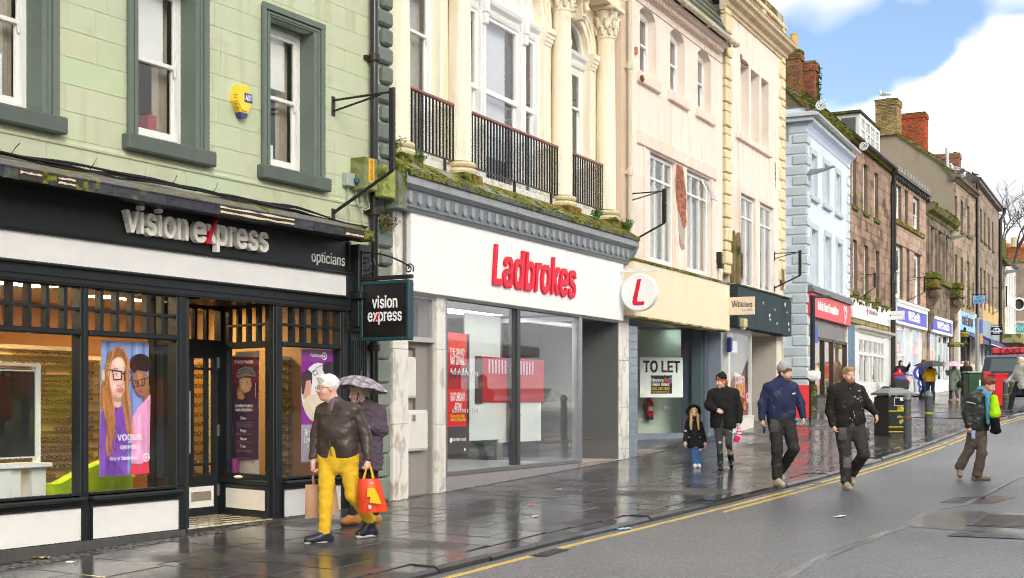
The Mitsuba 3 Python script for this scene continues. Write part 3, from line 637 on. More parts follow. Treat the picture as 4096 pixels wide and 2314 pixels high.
# ------------------------------------------------------------------ the black shopfront
BK,BK2,WP=(.014,.017,.019),(.008,.009,.010),(.76,.75,.74)
vs=thing('black_shopfront','black framed shopfront with cream letters on its fascia and white panels below','shopfront')
ms=name(vs+'__fascia')
put('board',[bx(-4,5.28,-.05,.06,3.20,3.66),bx(5.235,5.28,.06,.09,3.19,3.60),bx(-4,5.28,.03,.05,2.7,3.2)],'satin',(.010,.0115,.013),parent=ms,fr=A)
put('moulding',prof([(.06,3.165),(.105,3.17),(.115,3.187),(.105,3.204),(.06,3.21)],-4,5.28),'satin',BK,parent=ms,fr=A,smooth=30)
put('white_panel',bx(-4,5.20,.05,.072,2.885,3.17),'satin',(.70,.685,.69),.2,parent=ms,fr=A)
put('lower_moulding',[prof([(.05,2.87),(.10,2.872),(.105,2.886),(.09,2.9),(.05,2.9)],-4,5.24),bx(5.20,5.24,.05,.1,2.9,3.165)],'satin',BK,parent=ms,fr=A)
put('beam',[bx(-4,5.32,-.12,.06,2.72,2.87),bx(-4,5.32,-.1,.075,2.775,2.79)],'satin',BK,parent=ms,fr=A)
# peeling cornice with its lead
cn=name(vs+'__cornice')
put('roof_sheet',ext(Polygon([(-.02,3.87),(-.02,3.84),(.48,3.67),(.50,3.685),(.26,3.80)]),-4,5.19,'vz'),'moss',(.13,.12,.115),.25,parent=cn,fr=A)
put('soffit',prof([(.0,3.60),(.47,3.60),(.47,3.68),(0,3.83)],-4,5.16),'satin',BK2,parent=cn,fr=A)
u=-4.
while u<5.2:
 L=min(R.uniform(.45,.8),5.2-u)
 put('lead_flashing',[ext(Polygon([(u+.004,3.585+R.uniform(-.006,.006)),(u+L*.5,3.583),(u+L-.004,3.585+R.uniform(-.006,.006)),(u+L-.004,3.685),(u+.004,3.685)]),.47,.502+R.uniform(0,.01)),bx(u+.002,u+L-.002,.45,.515,3.682,3.697)],'moss',jit((.055,.058,.07),.15),R.uniform(.0,.35),parent=cn,fr=A);u+=L
put('mossy_end',cbx(5.02,5.205,.30,.535,3.575,3.70,.01),'moss',(.06,.07,.03),.85,parent=cn,fr=A)
def torn(u0,u1,z0,z1):
 n=9;t=np.linspace(u0,u1,n)
 return Polygon([(x,z0+R.uniform(0,.012))for x in t]+[(x,z1-R.uniform(0,.016))for x in t[::-1]]).buffer(0)
for a,b,zz_ in((-.19,.07,((3.635,3.668),)),(.24,.46,((3.60,3.63),(3.645,3.675))),(2.42,3.66,((3.595,3.628),(3.65,3.68))),(4.62,5.0,((3.597,3.635),))):
 put('bared_board',bx(a,b,.49,.516,3.587,3.69),'matte',(.045,.035,.032),parent=cn,fr=A)
 for z0,z1 in zz_:put('peeling_paint',ext(torn(a+.01,b-.01,z0,z1),.5,.524),'matte',jit((.66,.57,.44),.1),parent=cn,fr=A)
# cables lying along the roof sheet
cb=thing('cable_run','tangle of black cables lying along the cornice of the black shopfront','cable')
for k in range(5):
 t=np.linspace(-4,5.35,60);ph=R.uniform(0,6)
 zc=3.885+.012*np.sin(t*2.1+ph)+.008*np.sin(t*5.3+ph*2)+k*.008+np.where(t>4.2,-.12*np.clip((t-4.2)/.6,0,1),0)
 vc=.06+.02*np.sin(t*1.7+ph)+np.where(t>4.2,.22*np.clip((t-4.2)/.6,0,1),0)
 put('cable',tube(np.stack([t,vc,zc],1),.011,5),'satin',(.014,.014,.015),parent=cb,fr=A)
for x in(.05,1.0,2.12,2.75):put('loose_end',tube([(x,.08,3.88),(x+.01,.14,3.95),(x+R.uniform(-.03,.05),.16,4.0)],.005,4),'satin',(.02,.02,.02),parent=cb,fr=A)
# letters
lt=thing('shop_lettering','large cream raised letters spread along the black fascia, one red stroke among them','lettering')
CL=(.84,.81,.75)
def split_letters(par,s,h,w,u,z,v0,d,col,mat='satin',fr=A,bold=True,shear=0.,base='letter'):
 V,F=text_w(s,h,w,u,z,v0,d,bold,shear)
 m=trimesh.Trimesh(V,F,process=False)
 lb=trimesh.graph.connected_component_labels(m.face_adjacency if len(m.face_adjacency)else np.zeros((0,2),int),node_count=len(F))
 m2=trimesh.Trimesh(V,F,process=True);cc=m2.split(only_watertight=False)
 for c in sorted(cc,key=lambda c:c.bounds[0][0]):put(base,tm(c),mat,col,parent=par,fr=fr)
split_letters(lt,'vision',.285,.89,1.43,3.315,.075,.075,CL)
split_letters(lt,'e',.285,.20,2.40,3.315,.075,.075,CL)
split_letters(lt,'press',.285,.87,2.76,3.315,.075,.075,CL)
put('letter',ext(Polygon([(2.605,3.525),(2.66,3.525),(2.765,3.315),(2.705,3.315)]),.075,.15),'satin',CL,parent=lt,fr=A)
put('red_stroke',ext(Polygon([(2.585,3.30),(2.64,3.303),(2.675,3.40),(2.72,3.51),(2.785,3.605),(2.715,3.555),(2.655,3.47),(2.615,3.38)]),.10,.165),'satin',(.70,.01,.03),parent=lt,fr=A)
put('small_word',text_w('opticians',.135,.665,4.52,3.285,.06,.008,False),'satin',(.80,.79,.76),parent=lt,fr=A)
# console and pilaster at the right end
pl=name(vs+'__pilaster')
put('console',[cbx(5.33,5.60,0,.18,2.95,3.58,.01),cbx(5.38,5.55,.18,.20,3.0,3.5,.008),cbx(5.30,5.64,0,.24,2.86,2.95,.01)],'satin',BK,parent=pl,fr=A)
put('head_block',[cbx(5.34,5.60,0,.17,2.50,2.86,.01),cbx(5.41,5.53,.17,.185,2.55,2.80,.006),bx(5.32,5.62,0,.19,2.44,2.49)],'satin',BK,parent=pl,fr=A)
put('shaft',[bx(5.32,5.64,-.05,.06,.08,2.44)]+[bx(5.35+i*.043,5.35+i*.043+.026,.06,.082,.62,2.33)for i in range(7)]+[cbx(5.30,5.66,-.05,.10,.08,.42,.01)],'satin',BK,parent=pl,fr=A)
# glazing
def vbars(par,us,z0,z1,v=-.05,w=.028,fr=A):put('glazing_bars',[bx(x-w/2,x+w/2,v-.03,v+.028,z0,z1)for x in us],'satin',BK,parent=par,fr=fr,kind='stuff')
def vwin(ub,bars,tag=None):
 w=name(vs+'__window');a,b=ub
 put('transom_rail',[cbx(a,b,-.09,.045,2.205,2.265,.012),bx(a,b,-.08,.0,2.46,2.49),bx(a,b,-.09,.0,2.69,2.73)],'satin',BK,parent=w,fr=A)
 for x in bars:put('glazing_bar',bx(x-.022,x+.022,-.08,.002,2.265,2.69),'satin',BK,parent=w,fr=A)
 xs=[a]+list(bars)+[b]
 for p,q in zip(xs[:-1],xs[1:]):
  pane(w,A,p,q,2.265,2.475,-.05,'upper_pane');pane(w,A,p,q,2.475,2.70,-.05,'upper_pane')
 pane(w,A,a,b,.60,2.21,-.05)
 put('sill',[prof([(-.1,.60),(.03,.605),(.03,.58),(-.1,.56)],a,b),cbx(a-.02,b+.02,-.1,.12,.525,.565,.014),bx(a,b,-.1,.05,.49,.53)],'satin',BK,parent=w,fr=A)
 return w
w0=vwin((-4,.94),[-.53,-.31,-.1,.12,.335,.55,.77]);w1=vwin((1.05,2.27),[1.235,1.445,1.655,1.87,2.08]);w2=vwin((4.03,5.15),[4.26,4.47,4.70,4.925])
for a,b in((.94,1.05),(2.27,2.42),(3.86,4.03),(5.15,5.32)):
 put('post',[cbx(a,b,-.12,.02,.08,2.73,.008),cbx(a+.035,b-.035,.02,.035,.6,2.7,.006)],'satin',BK,parent=vs,fr=A)
for a,b in((-4,.94),(1.08,2.29),(4.03,5.15)):
 s_=name(vs+'__stallriser')
 put('frame',[bx(a-.06,b+.06,-.1,.02,-.02,.5),cbx(a-.02,b+.02,.02,.05,.455,.485,.006),bx(a-.02,a,.02,.045,.1,.46),bx(b,b+.02,.02,.045,.1,.46)],'satin',BK,parent=s_,fr=A)
 put('white_panel',bx(a,b,.0,.026,.125,.457),'satin',WP,.3,parent=s_,fr=A)
 put('plinth',bx(a-.08,b+.08,-.1,.055,-.06,.115),'stucco',(.075,.075,.078),.6,parent=s_,fr=A)
# doorway: canted side window, door at the back, chequered floor
S=Fr(-3.6786,16.4573,134.02)
sd=name(vs+'__side_window')
put('frame',[bx(0,.15,-.06,.02,.1,2.75),bx(.99,1.06,-.06,.02,.1,2.75),bx(0,1.06,-.06,.03,2.19,2.27),bx(0,1.06,-.05,.03,2.68,2.75),bx(0,1.06,-.05,.02,2.46,2.49),cbx(0,1.06,-.06,.06,.52,.57,.01),bx(0,1.06,-.06,.03,.57,.64)]+[bx(x-.02,x+.02,-.05,.015,2.27,2.68)for x in(.16,.37,.58,.79)],'satin',BK,parent=sd,fr=S)
pane(sd,S,.15,.99,.64,2.2,-.02);pane(sd,S,.15,.99,2.27,2.68,-.02,'upper_pane')
put('stallriser',[bx(0,1.06,-.06,.015,.05,.52),bx(0,1.06,.0,.03,.46,.5),bx(0,1.06,.0,.03,.05,.19)],'satin',BK,parent=sd,fr=S)
put('white_panel',bx(.13,.96,.0,.021,.205,.45),'satin',WP,parent=sd,fr=S)
put('crumpled_tissue',sph((.46,.06,.60),(.07,.05,.022),1),'matte',(.7,.66,.55),parent=sd,fr=S)
S2=Fr(*A.pt(2.43,-.02),0);_p=A.pt(3.0,-1.05)-S2.P;S2=Fr(*A.pt(2.43,-.02),math.degrees(math.atan2(_p[0],_p[1])));_l=float(np.hypot(*_p))
sd2=name(vs+'__side_window')
put('frame',[bx(0,.08,-.03,.05,.1,2.75),bx(_l-.1,_l,-.03,.05,.1,2.75),bx(0,_l,-.03,.05,2.19,2.27),bx(0,_l,-.03,.05,2.68,2.75),bx(0,_l,-.03,.05,.05,.64)],'satin',BK,parent=sd2,fr=S2)
pane(sd2,S2,.08,_l-.1,.64,2.68,.02)
dr_=name(vs+'__door');dv=-1.05
put('door_frame',[bx(2.9,3.2,dv-.05,dv+.06,.1,2.75),bx(4.02,4.14,dv-.05,dv+.06,.1,2.75),bx(3.2,4.02,dv-.05,dv+.05,2.10,2.30),bx(3.2,4.02,dv-.05,dv+.05,2.68,2.75),bx(2.9,4.1,dv-.06,.0,2.72,2.78)]+[bx(x-.022,x+.022,dv-.03,dv+.03,2.3,2.68)for x in(3.42,3.62,3.82)],'satin',BK2,parent=dr_,fr=A)
put('leaf',[bx(3.2,3.30,dv-.04,dv+.02,.11,2.10),bx(3.945,4.02,dv-.04,dv+.02,.11,2.10),bx(3.3,3.945,dv-.04,dv+.02,2.07,2.10),bx(3.3,3.945,dv-.04,dv+.02,.48,.62),bx(3.3,3.945,dv-.04,dv+.02,.11,.22),bx(3.3,3.945,dv-.03,dv+.01,1.925,1.955),bx(3.3,3.945,dv-.03,dv+.01,.735,.765),bx(3.55,3.605,dv-.03,dv+.01,.62,2.07),bx(3.80,3.862,dv-.03,dv+.01,.62,2.07),bx(3.38,3.41,dv-.03,dv+.01,.62,2.07)],'satin',BK,parent=dr_,fr=A)
put('white_panel',bx(3.3,3.945,dv-.02,dv+.012,.22,.48),'satin',WP,parent=dr_,fr=A)
put('letterbox',[cbx(3.55,3.89,dv+.012,dv+.03,.305,.415,.006),bx(3.575,3.865,dv+.03,dv+.034,.33,.39)],'metal',(.45,.40,.36),parent=dr_,fr=A)
put('handle',[tube([(3.47,dv+.07,.9),(3.47,dv+.07,1.66)],.014,8),bx(3.46,3.48,dv+.02,dv+.07,1.0,1.02),bx(3.46,3.48,dv+.02,dv+.07,1.55,1.57)],'metal',(.7,.7,.7),parent=dr_,fr=A)
for z in(.35,1.1,1.95):put('hinge',bx(4.0,4.035,dv+.02,dv+.035,z,z+.14),'metal',(.55,.55,.55),parent=dr_,fr=A)
pane(dr_,A,3.3,3.945,.62,2.07,dv-.01);pane(dr_,A,3.2,4.02,2.3,2.68,dv-.01,'upper_pane')
put('soffit',bx(2.4,4.05,-1.1,-.02,2.74,2.80),'satin',BK2,parent=vs,fr=A)
fl=name(vs+'__doorway_floor')
put('bed',ext(Polygon([(2.43,.02),(3.95,.02),(4.12,-1.04),(2.95,-1.04)]),.02,.108,'uv'),'wetflag',(.05,.05,.05),.5,parent=fl,fr=A)
area=Polygon([(2.45,.015),(3.86,.015),(4.06,-1.02),(3.0,-1.02)]);q=.135;c45=math.cos(math.pi/4)
for i in range(-14,24):
 for j in range(-14,24):
  t=affinity.translate(affinity.rotate(sbox(.003,.003,q-.003,q-.003),45,origin=(0,0)),3.2+(i-j)*q*c45,-.5+(i+j-9)*q*c45).intersection(area)
  for pc in polys(t):
   if pc.area>.002:put('tile',ext(pc,.10,.1165,'uv'),'gloss',(.60,.52,.38)if(i+j)%2 else(.03,.03,.035),parent=fl,fr=A)
# inside: lit sales floor, wall displays, screen on a white stand, lime sofa
VI=name(vs+'__interior')
vi_poly=Polygon([(-4,-.13),(2.42,-.13),(2.92,-1.12),(4.14,-1.12),(4.05,-.13),(5.6,-.13),(5.6,-3.6),(-4,-3.6)])
put('floor',ext(vi_poly,.02,.10,'uv'),'satin',(.10,.075,.055),parent=VI,fr=A)
put('ceiling',ext(vi_poly,2.84,2.9,'uv'),'matte',(.5,.42,.32),parent=VI,fr=A)
put('back_wall',bx(-4,5.6,-3.66,-3.6,.0,2.9),'matte',(.34,.17,.06),parent=VI,fr=A)
put('side_wall',bx(5.6,5.66,-3.6,-.1,.0,2.9),'matte',(.40,.26,.12),parent=VI,fr=A)
put('side_wall',bx(-4.1,-4.,-3.6,-.1,.0,2.9),'matte',(.40,.26,.12),parent=VI,fr=A)
def lamp(par,fr,u0,u1,v0,v1,z,rad,base='ceiling_lamp'):
 V=np.array([[u0,v0,z],[u1,v0,z],[u1,v1,z],[u0,v1,z]],float)
 k=put(base,(V,np.array([[0,2,1],[0,3,2]])),'lamp_body',fr=fr,parent=par)
 scene[k]['emitter']={'type':'area','radiance':{'type':'rgb','value':list(rad)}}
lamp(VI,A,-.6,1.9,-1.75,-1.35,2.835,(8,5.6,2.5));lamp(VI,A,2.9,5.2,-2.3,-1.9,2.835,(8,5.6,2.5))
for x in(.1,.5,1.6,2.1):lamp(VI,A,x,x+.14,-.62,-.56,2.83,(20,17,12),'spot_lamp')
def specs(u,z,v,s=1.):
 o=[]
 for e in(-1,1):
  t=np.linspace(0,2*np.pi,9);o.append(tube(np.stack([u+e*.034*s+.028*s*np.cos(t),v+0*t,z+.02*s*np.sin(t)],1),.0045*s,3))
  o.append(tube([(u+e*.062*s,v,z+.008),(u+e*.066*s,v-.06,z+.006)],.004,3))
 o.append(tube([(u-.008,v,z+.006),(u+.008,v,z+.006)],.004,3))
 return o
def display(label,u0,u1,v,z0,z1,rows,step,wallc,fr=A):
 k=thing('spectacles_display',label,'display')
 put('panel',bx(u0,u1,v-.03,v,z0,z1),'matte',wallc,parent=k,fr=fr)
 put('side_frame',[bx(u0-.03,u0,v-.03,v+.05,z0,z1),bx(u1,u1+.03,v-.03,v+.05,z0,z1),bx(u0,u1,v,v+.05,z1-.05,z1)],'satin',(.55,.45,.30),parent=k,fr=fr)
 sp=[]
 for i in range(rows):
  z=z0+.08+(z1-z0-.18)*i/(rows-1);put('shelf',bx(u0+.01,u1-.01,v,v+.07,z-.025,z-.018),'satin',(.18,.13,.08),parent=k,fr=fr)
  x=u0+.09
  while x<u1-.06:
   if R.random()<.88:sp+=specs(x,z+.005,v+.05,1.15)
   x+=step*R.uniform(.85,1.15)
 put('spectacles',sp,'satin',(.025,.016,.012),parent=k,fr=fr,kind='stuff')
 return k
display('lit yellow wall display of spectacles behind the leftmost shop window',1.70,2.9,-2.3,.55,2.2,14,.17,(.78,.54,.20))
display('narrow wall display of spectacles seen right of the tall portrait poster',3.85,4.5,-2.35,.55,2.1,12,.17,(.70,.50,.20))
display('spectacles display glimpsed through the glazed shop door',4.6,5.2,-2.2,.5,2.1,12,.17,(.80,.58,.22))
display('spectacles display beside the dark subscription poster',4.55,5.0,-1.7,.6,2.15,14,.15,(.78,.62,.16))
A5=Fr(*A.pt(.56,0),30.9)
tv=thing('screen_stand','white floor stand holding a tall black advertising screen inside the leftmost window','screen stand')
put('stand',[cbx(-.6,.0,-.75,-.55,.12,.86,.01),bx(-.02,.13,-.72,-.58,.12,.86),bx(-.7,.46,-.78,-.5,.86,.90),bx(.40,.46,-.74,-.68,.9,1.93),bx(-.8,.46,-.74,-.68,1.90,1.93),bx(.28,.46,-.78,-.6,.12,.86)],'satin',(.72,.76,.74),parent=tv,fr=A5)
put('screen',cbx(-.8,.385,-.70,-.655,.95,1.87,.008),'gloss',(.012,.016,.014),parent=tv,fr=A5)
put('screen_edge',[bx(-.8,.385,-.655,-.652,1.845,1.86),bx(.365,.38,-.655,-.652,.96,1.86),bx(-.8,.385,-.655,-.652,.95,.965)],'satin',(.6,.64,.62),parent=tv,fr=A5)
display('strip of spectacles on a wall display just right of the leftmost window post',3.02,3.3,-2.4,.55,2.1,13,.15,(.70,.50,.20))
display('yellow spectacles display behind the purple poster window',5.2,5.6,-1.25,.5,2.15,14,.15,(.80,.64,.16))
so=thing('sofa','lime green curved sofa behind the shop window under the tall poster','sofa')
q=[(x,z)for x,z in zip(np.linspace(.62,1.70,14),.66+.30*np.sin(np.clip(np.linspace(-.1,1.3,14),0,1.57)))]
put('back',ext(Polygon(q+[(1.70,.3),(.62,.3)]),-.82,-.66),'satin',(.36,.55,.02),parent=so,fr=A5)
put('seat',cbx(.62,1.7,-1.3,-.8,.3,.52,.04),'satin',(.36,.55,.02),parent=so,fr=A5)
put('base',cbx(.7,1.6,-1.2,-.75,.1,.3,.01),'satin',(.2,.3,.03),parent=so,fr=A5)
WT=(.86,.86,.86)
def strands(a,b,n,col):
 o=[];rs_=random.Random(4)
 for i in range(n):
  t,c=rs_.random(),jit(col,.45);q=[((1-t)*p[0]+t*r[0]+.004*math.sin(j*2+i),(1-t)*p[1]+t*r[1])for j,(p,r)in enumerate(zip(a,b))]
  o.append((c,q[rs_.randint(0,1):rs_.choice((4,5,5))],rs_.uniform(.0025,.006)))
 return o
def folds(n,u0,u1,z0,z1,col,sl=.15):
 rs_=random.Random(n);o=[]
 for i in range(n):x,z=rs_.uniform(u0,u1),rs_.uniform(z0,z1);L=rs_.uniform(.08,.25);o.append((jit(col,.35),[(x,z),(x+sl*L,z-L*.5),(x+sl*.6*L,z-L)],rs_.uniform(.004,.012)))
 return o
POSTER_EYEWEAR+=strands(STRANDS[0],STRANDS[1],26,(.56,.26,.09))+strands(STRANDS[2],STRANDS[3],22,(.56,.26,.09))+folds(10,1.34,1.62,1.2,1.45,(.20,.07,.44))+folds(8,1.36,1.60,0.92,1.1,(.18,.06,.40))+folds(9,1.80,1.93,1.15,1.5,(.72,.34,.58))
k=poster('tall shop-window poster of two women wearing glasses, one in purple',POSTER_EYEWEAR,A,-.10,lambda t:[(text_w('vogue',.085,.335,1.465,1.122,t,.001),WT),(text_w('eyewear',.052,.242,1.505,1.031,t,.001),WT),(text_w('Only at',.038,.14,1.362,.917,t,.001),WT),(text_w('VisionExpress',.038,.23,1.518,.917,t,.001,True),WT),(ext(Point(1.87,.93).buffer(.045).difference(Point(1.87,.93).buffer(.034)),t,t+.001),WT),(ext(Point(1.87,.93).buffer(.014),t,t+.001),WT)])
GY=(.62,.58,.62)
poster('dark poster of a smiling cyclist in a helmet in the doorway window',POSTER_HELMET,S,-.10,lambda t:[(text_w(s,h,w,u,z,t,.001,True),WT)for s,h,w,u,z in(('Enjoy more',.045,.40,.16,2.01),('Contact lens',.038,.38,.168,1.463),('subscription',.038,.366,.174,1.413),('Easy',.034,.125,.29,1.31),('Fast',.034,.12,.291,1.15),('Save',.034,.14,.28,1.05),('Free',.034,.12,.284,.955))]+[(bx(.19,.53,t,t+.001,z,z+.008),(.22,.18,.22))for z in(1.27,1.245,1.22,1.12,1.02,.92,.90,.82)])
put('board',[bx(.12,.60,-.14,-.13,.62,2.16),bx(.585,.61,-.15,-.1,.62,2.16)],'satin',(.62,.60,.55),parent=vs+'__side_window',fr=S)
poster('purple poster with two dark-haired faces in a white circle, right of the doorway',POSTER_FACES,A,-.10,lambda t:[(text_w(s,h,w,u,z,t,.001,True),WT)for s,h,w,u,z in(('VisionExpress',.04,.225,4.681,2.10),('Breathe easy',.075,.46,4.575,1.105),('Loss Price',.075,.40,4.56,1.01))]+[(text_w('with Drops',.05,.26,4.62,.95,t,.001),WT),(ext(Point(4.96,2.115).buffer(.05).difference(Point(4.96,2.115).buffer(.036)),t,t+.001),WT),(ext(Point(4.96,2.115).buffer(.018),t,t+.001),WT)])
poster('orange portrait poster seen through the glass of the shop door',[((.30,.02,.04),[(3.62,1.95),(4.2,1.95),(4.2,2.16),(3.62,2.16)],0),((.55,.24,.06),[(3.62,1.4),(4.2,1.4),(4.2,1.95),(3.62,1.95)],0),((.12,.05,.03),[(3.62,1.2),(4.2,1.2),(4.2,1.4),(3.62,1.4)],0),((.70,.40,.22),[(3.72,1.6),(3.85,1.5),(3.98,1.6),(4.0,1.8),(3.9,1.92),(3.75,1.88)],0),((.40,.16,.05),[(4.0,1.5),(4.15,1.45),(4.15,1.8),(4.05,1.85)],0)],A,-1.7)
dc=thing('drinks_can','small printed can on the ledge below the cyclist poster','can')
put('body',lathe([(.045,.64),(.05,.65),(.05,.80),(.04,.815)],14,(.24,-.05,0)),'gloss',(.20,.03,.16),parent=dc,fr=S,smooth=40)
# the hanging sign
hs=thing('hanging_sign','square black hanging sign lettered in white, dark green edges, on a scrolled iron bracket','sign')
HS=Fr(*A.pt(5.40,.20),120.9)  # its face looks back along the street
put('bar',cbx(-.14,.78,-.03,.03,3.10,3.15,.004),'satin',(.02,.016,.016),parent=hs,fr=HS)
put('wall_plate',bx(-.16,-.13,-.05,.05,2.8,3.42),'satin',(.04,.02,.018),parent=hs,fr=HS)
t=np.linspace(0,4.2*math.pi,40);put('scroll',tube(np.stack([.04+(.02+.010*t)*np.cos(t),0*t,3.30+(.02+.010*t)*np.sin(t)],1),.011,5),'satin',(.025,.02,.02),parent=hs,fr=HS)
t=np.linspace(0,1,16);put('strap',tube(np.stack([-.1+.86*t,0*t,3.47+.06*np.sin(t*2.6)-.26*t**1.3],1),.012,5),'satin',(.025,.02,.02),parent=hs,fr=HS)
t=np.linspace(0,3.2*math.pi,24);put('scroll',tube(np.stack([.73-(.012+.006*t)*np.cos(t),0*t,3.225+(.012+.006*t)*np.sin(t)],1),.009,5),'satin',(.025,.02,.02),parent=hs,fr=HS)
put('board',cbx(.0,.74,-.035,.035,2.34,3.06,.006),'satin',(.010,.009,.010),parent=hs,fr=HS)
put('edge',[cbx(-.02,.76,-.05,.05,3.04,3.085,.008),cbx(-.02,.76,-.05,.05,2.315,2.36,.008),cbx(-.02,.02,-.05,.05,2.36,3.04,.008),cbx(.715,.765,-.055,.055,2.33,3.07,.01)],'satin',(.016,.055,.065),parent=hs,fr=HS)
for sgn in(1,-1):
 hf=HS if sgn==1 else Fr(*HS.pt(.74,0),300.9)
 put('lettering',[text_w('vision',.15,.40,.17,2.74,.036,.004,True),text_w('express',.15,.54,.10,2.57,.036,.004,True)],'satin',(.85,.85,.85),parent=hs,fr=hf)
 put('red_stroke',ext(Polygon([(.205,2.56),(.235,2.565),(.275,2.64),(.31,2.70),(.25,2.65)]),.040,.044),'satin',(.75,.01,.03),parent=hs,fr=hf)
for x in(.05,.69):put('hook',tube([(x,0,3.08),(x,0,3.11)],.01,5),'satin',(.02,.02,.02),parent=hs,fr=HS)
# ------------------------------------------------------------------ B: cream house with columns over the white betting-shop front
B=Fr(-1.58,17.92,27.4)
CW,CW2=(.80,.72,.56),(.82,.77,.63)
gb=thing('cream_house','cream painted house front with tall round columns, arched windows and a balcony','building')
cols=(.34,2.11,5.79,7.78)
bays=((1.225,.53),(3.95,1.38),(6.785,.53))
SPR=8.10
op=unary_union([unary_union([sbox(c-h,5.0,c+h,SPR),Point(c,SPR).buffer(h,32).intersection(sbox(c-h,SPR,c+h,12))])for c,h in bays])
wall(B,gb,sbox(-.25,4.6,8.3,11.5).difference(op),-.62,-.40,'stucco',CW,.55)
for c in cols:
 k=name(gb+'__column')
 prf=[(.185,5.19),(.19,5.25),(.187,5.6),(.183,6.6),(.165,8.25)]
 put('shaft',lathe([(.185,5.19),(.188,5.6),(.183,6.6),(.172,7.6),(.160,8.45),(.175,8.46),(.18,8.49),(.165,8.52)],28,(c,-.22,0)),'stucco',CW2,.75,parent=k,fr=B,smooth=50)
 put('base',[lathe([(.20,5.17),(.245,5.165),(.255,5.13),(.24,5.10),(.20,5.095),(.20,5.075),(.255,5.07),(.27,5.03),(.255,4.99),(.23,4.985)],28,(c,-.22,0))],'stucco',(.62,.54,.36),.8,parent=k,fr=B,smooth=40)
 put('plinth',cbx(c-.27,c+.27,-.5,.05,4.80,4.99,.02),'moss',(.30,.28,.16),.75,parent=k,fr=B)
  # leafy capital: two rings of curled leaves and corner volutes under a square slab
 put('bell',lathe([(.165,8.52),(.17,8.7),(.20,8.88),(.24,8.97)],20,(c,-.22,0)),'stucco',CW2,.6,parent=k,fr=B,smooth=50)
 for ring,(z,r,nn_,h)in enumerate(((8.52,.165,8,.2),(8.64,.18,8,.24))):
  for i in range(nn_):
   a=(i+ring*.5)/nn_*2*math.pi;q=np.linspace(0,1,6)
   rr=r+.02+.075*q**3;hh=z+h*(q-.35*np.clip(q-.75,0,1)*3)
   put('leaf',tube(np.stack([c+rr*math.cos(a),-.22+rr*math.sin(a),hh],1),[.03,.042,.046,.044,.038,.026],6),'stucco',CW2,.7,parent=k,fr=B,smooth=60)
 for i in range(4):
  a=math.pi/4+i*math.pi/2;t=np.linspace(0,2.6*math.pi,18);rr=.27-.0;
  put('volute',tube(np.stack([c+(rr+.045*np.cos(t)*(1-t/11))*math.cos(a),-.22+(rr+.045*np.cos(t)*(1-t/11))*math.sin(a),8.92+.05*np.sin(t)*(1-t/11)],1),.022,6),'stucco',CW2,.7,parent=k,fr=B,smooth=60)
 put('abacus',cbx(c-.27,c+.27,-.5,.06,8.98,9.06,.015),'stucco',CW2,.6,parent=k,fr=B)
put('entablature',[prof([(-.6,9.06),(.0,9.06),(.0,9.25),(.03,9.27),(.03,9.45),(-.02,9.47),(-.02,9.8),(.1,9.85),(.15,9.95),(.35,10.05),(.4,10.2),(-.6,10.3)],-.2,8.35)],'stucco',CW,.5,parent=gb,fr=B)
for i,(c,h)in enumerate(bays):
 k=name(gb+'__arch')
 rings=[(h,h+.10,-.39),(h+.10,h+.17,-.355),(h+.17,h+(.28 if h>1 else.22),-.33)]
 for r0,r1,v in rings:
  a=np.linspace(0,math.pi,40);q=Polygon([(c+r1*math.cos(t),SPR+.02+r1*math.sin(t))for t in a]+[(c+r0*math.cos(t),SPR+.02+r0*math.sin(t))for t in a[::-1]])
  put('moulding',ext(q,-.45,v),'stucco',CW2,.6,parent=k,fr=B)
 for sgn in(-1,1):
  e=c+sgn*h;o=.22 if h<1 else.26
  a,b=sorted((e,e+sgn*o))
  put('impost',[bx(a-.01,b+.02,-.6,-.30,7.86,7.93),bx(a-.01,b+.03,-.6,-.28,7.93,8.0),bx(a-.01,b+.05,-.6,-.255,8.0,8.1),bx(a,b,-.6,-.32,7.80,7.86)],'stucco',CW2,.6,parent=k,fr=B)
  put('jamb',[cbx(a,b,-.6,-.34,5.0,7.80,.01)],'stucco',CW2,.5,parent=k,fr=B)
 put('keystone',[ext(Polygon([(c-.07,SPR+h-.04),(c+.07,SPR+h-.04),(c+.11,SPR+h+.34),(c-.11,SPR+h+.34)]),-.5,-.24),tube([(c,-.22,SPR+h+.02),(c,-.17,SPR+h+.12),(c,-.20,SPR+h+.24),(c,-.16,SPR+h+.31)],[.05,.06,.05,.06],8)],'stucco',CW2,.5,parent=k,fr=B)
WF=(.78,.78,.78)
def flat_window(fr,par,u0,u1,z0,z1,v,muls,trs,fw=.06,col=WF,bar=.05,base='window'):
 """a fixed or casement window: frame, mullions, transoms and one pane per light"""
 w=name(par+'__'+base)
 put('frame',[bx(u0,u0+fw,v-.06,v+.015,z0,z1),bx(u1-fw,u1,v-.06,v+.015,z0,z1),bx(u0+fw,u1-fw,v-.06,v+.012,z1-fw,z1),bx(u0+fw,u1-fw,v-.06,v+.02,z0,z0+fw)],'satin',col,parent=w,fr=fr)
 for m in muls:put('mullion',bx(m-bar/2,m+bar/2,v-.05,v+.01,z0+fw,z1-fw),'satin',col,parent=w,fr=fr)
 for t in trs:put('transom',bx(u0+fw,u1-fw,v-.052,v+.013,t-bar/2,t+bar/2),'satin',col,parent=w,fr=fr)
 us=[u0+fw]+sorted(muls)+[u1-fw];zs=[z0+fw]+sorted(trs)+[z1-fw]
 for a,b in zip(us[:-1],us[1:]):
  for c,d in zip(zs[:-1],zs[1:]):pane(w,fr,a,b,c,d,v-.02)
 return w
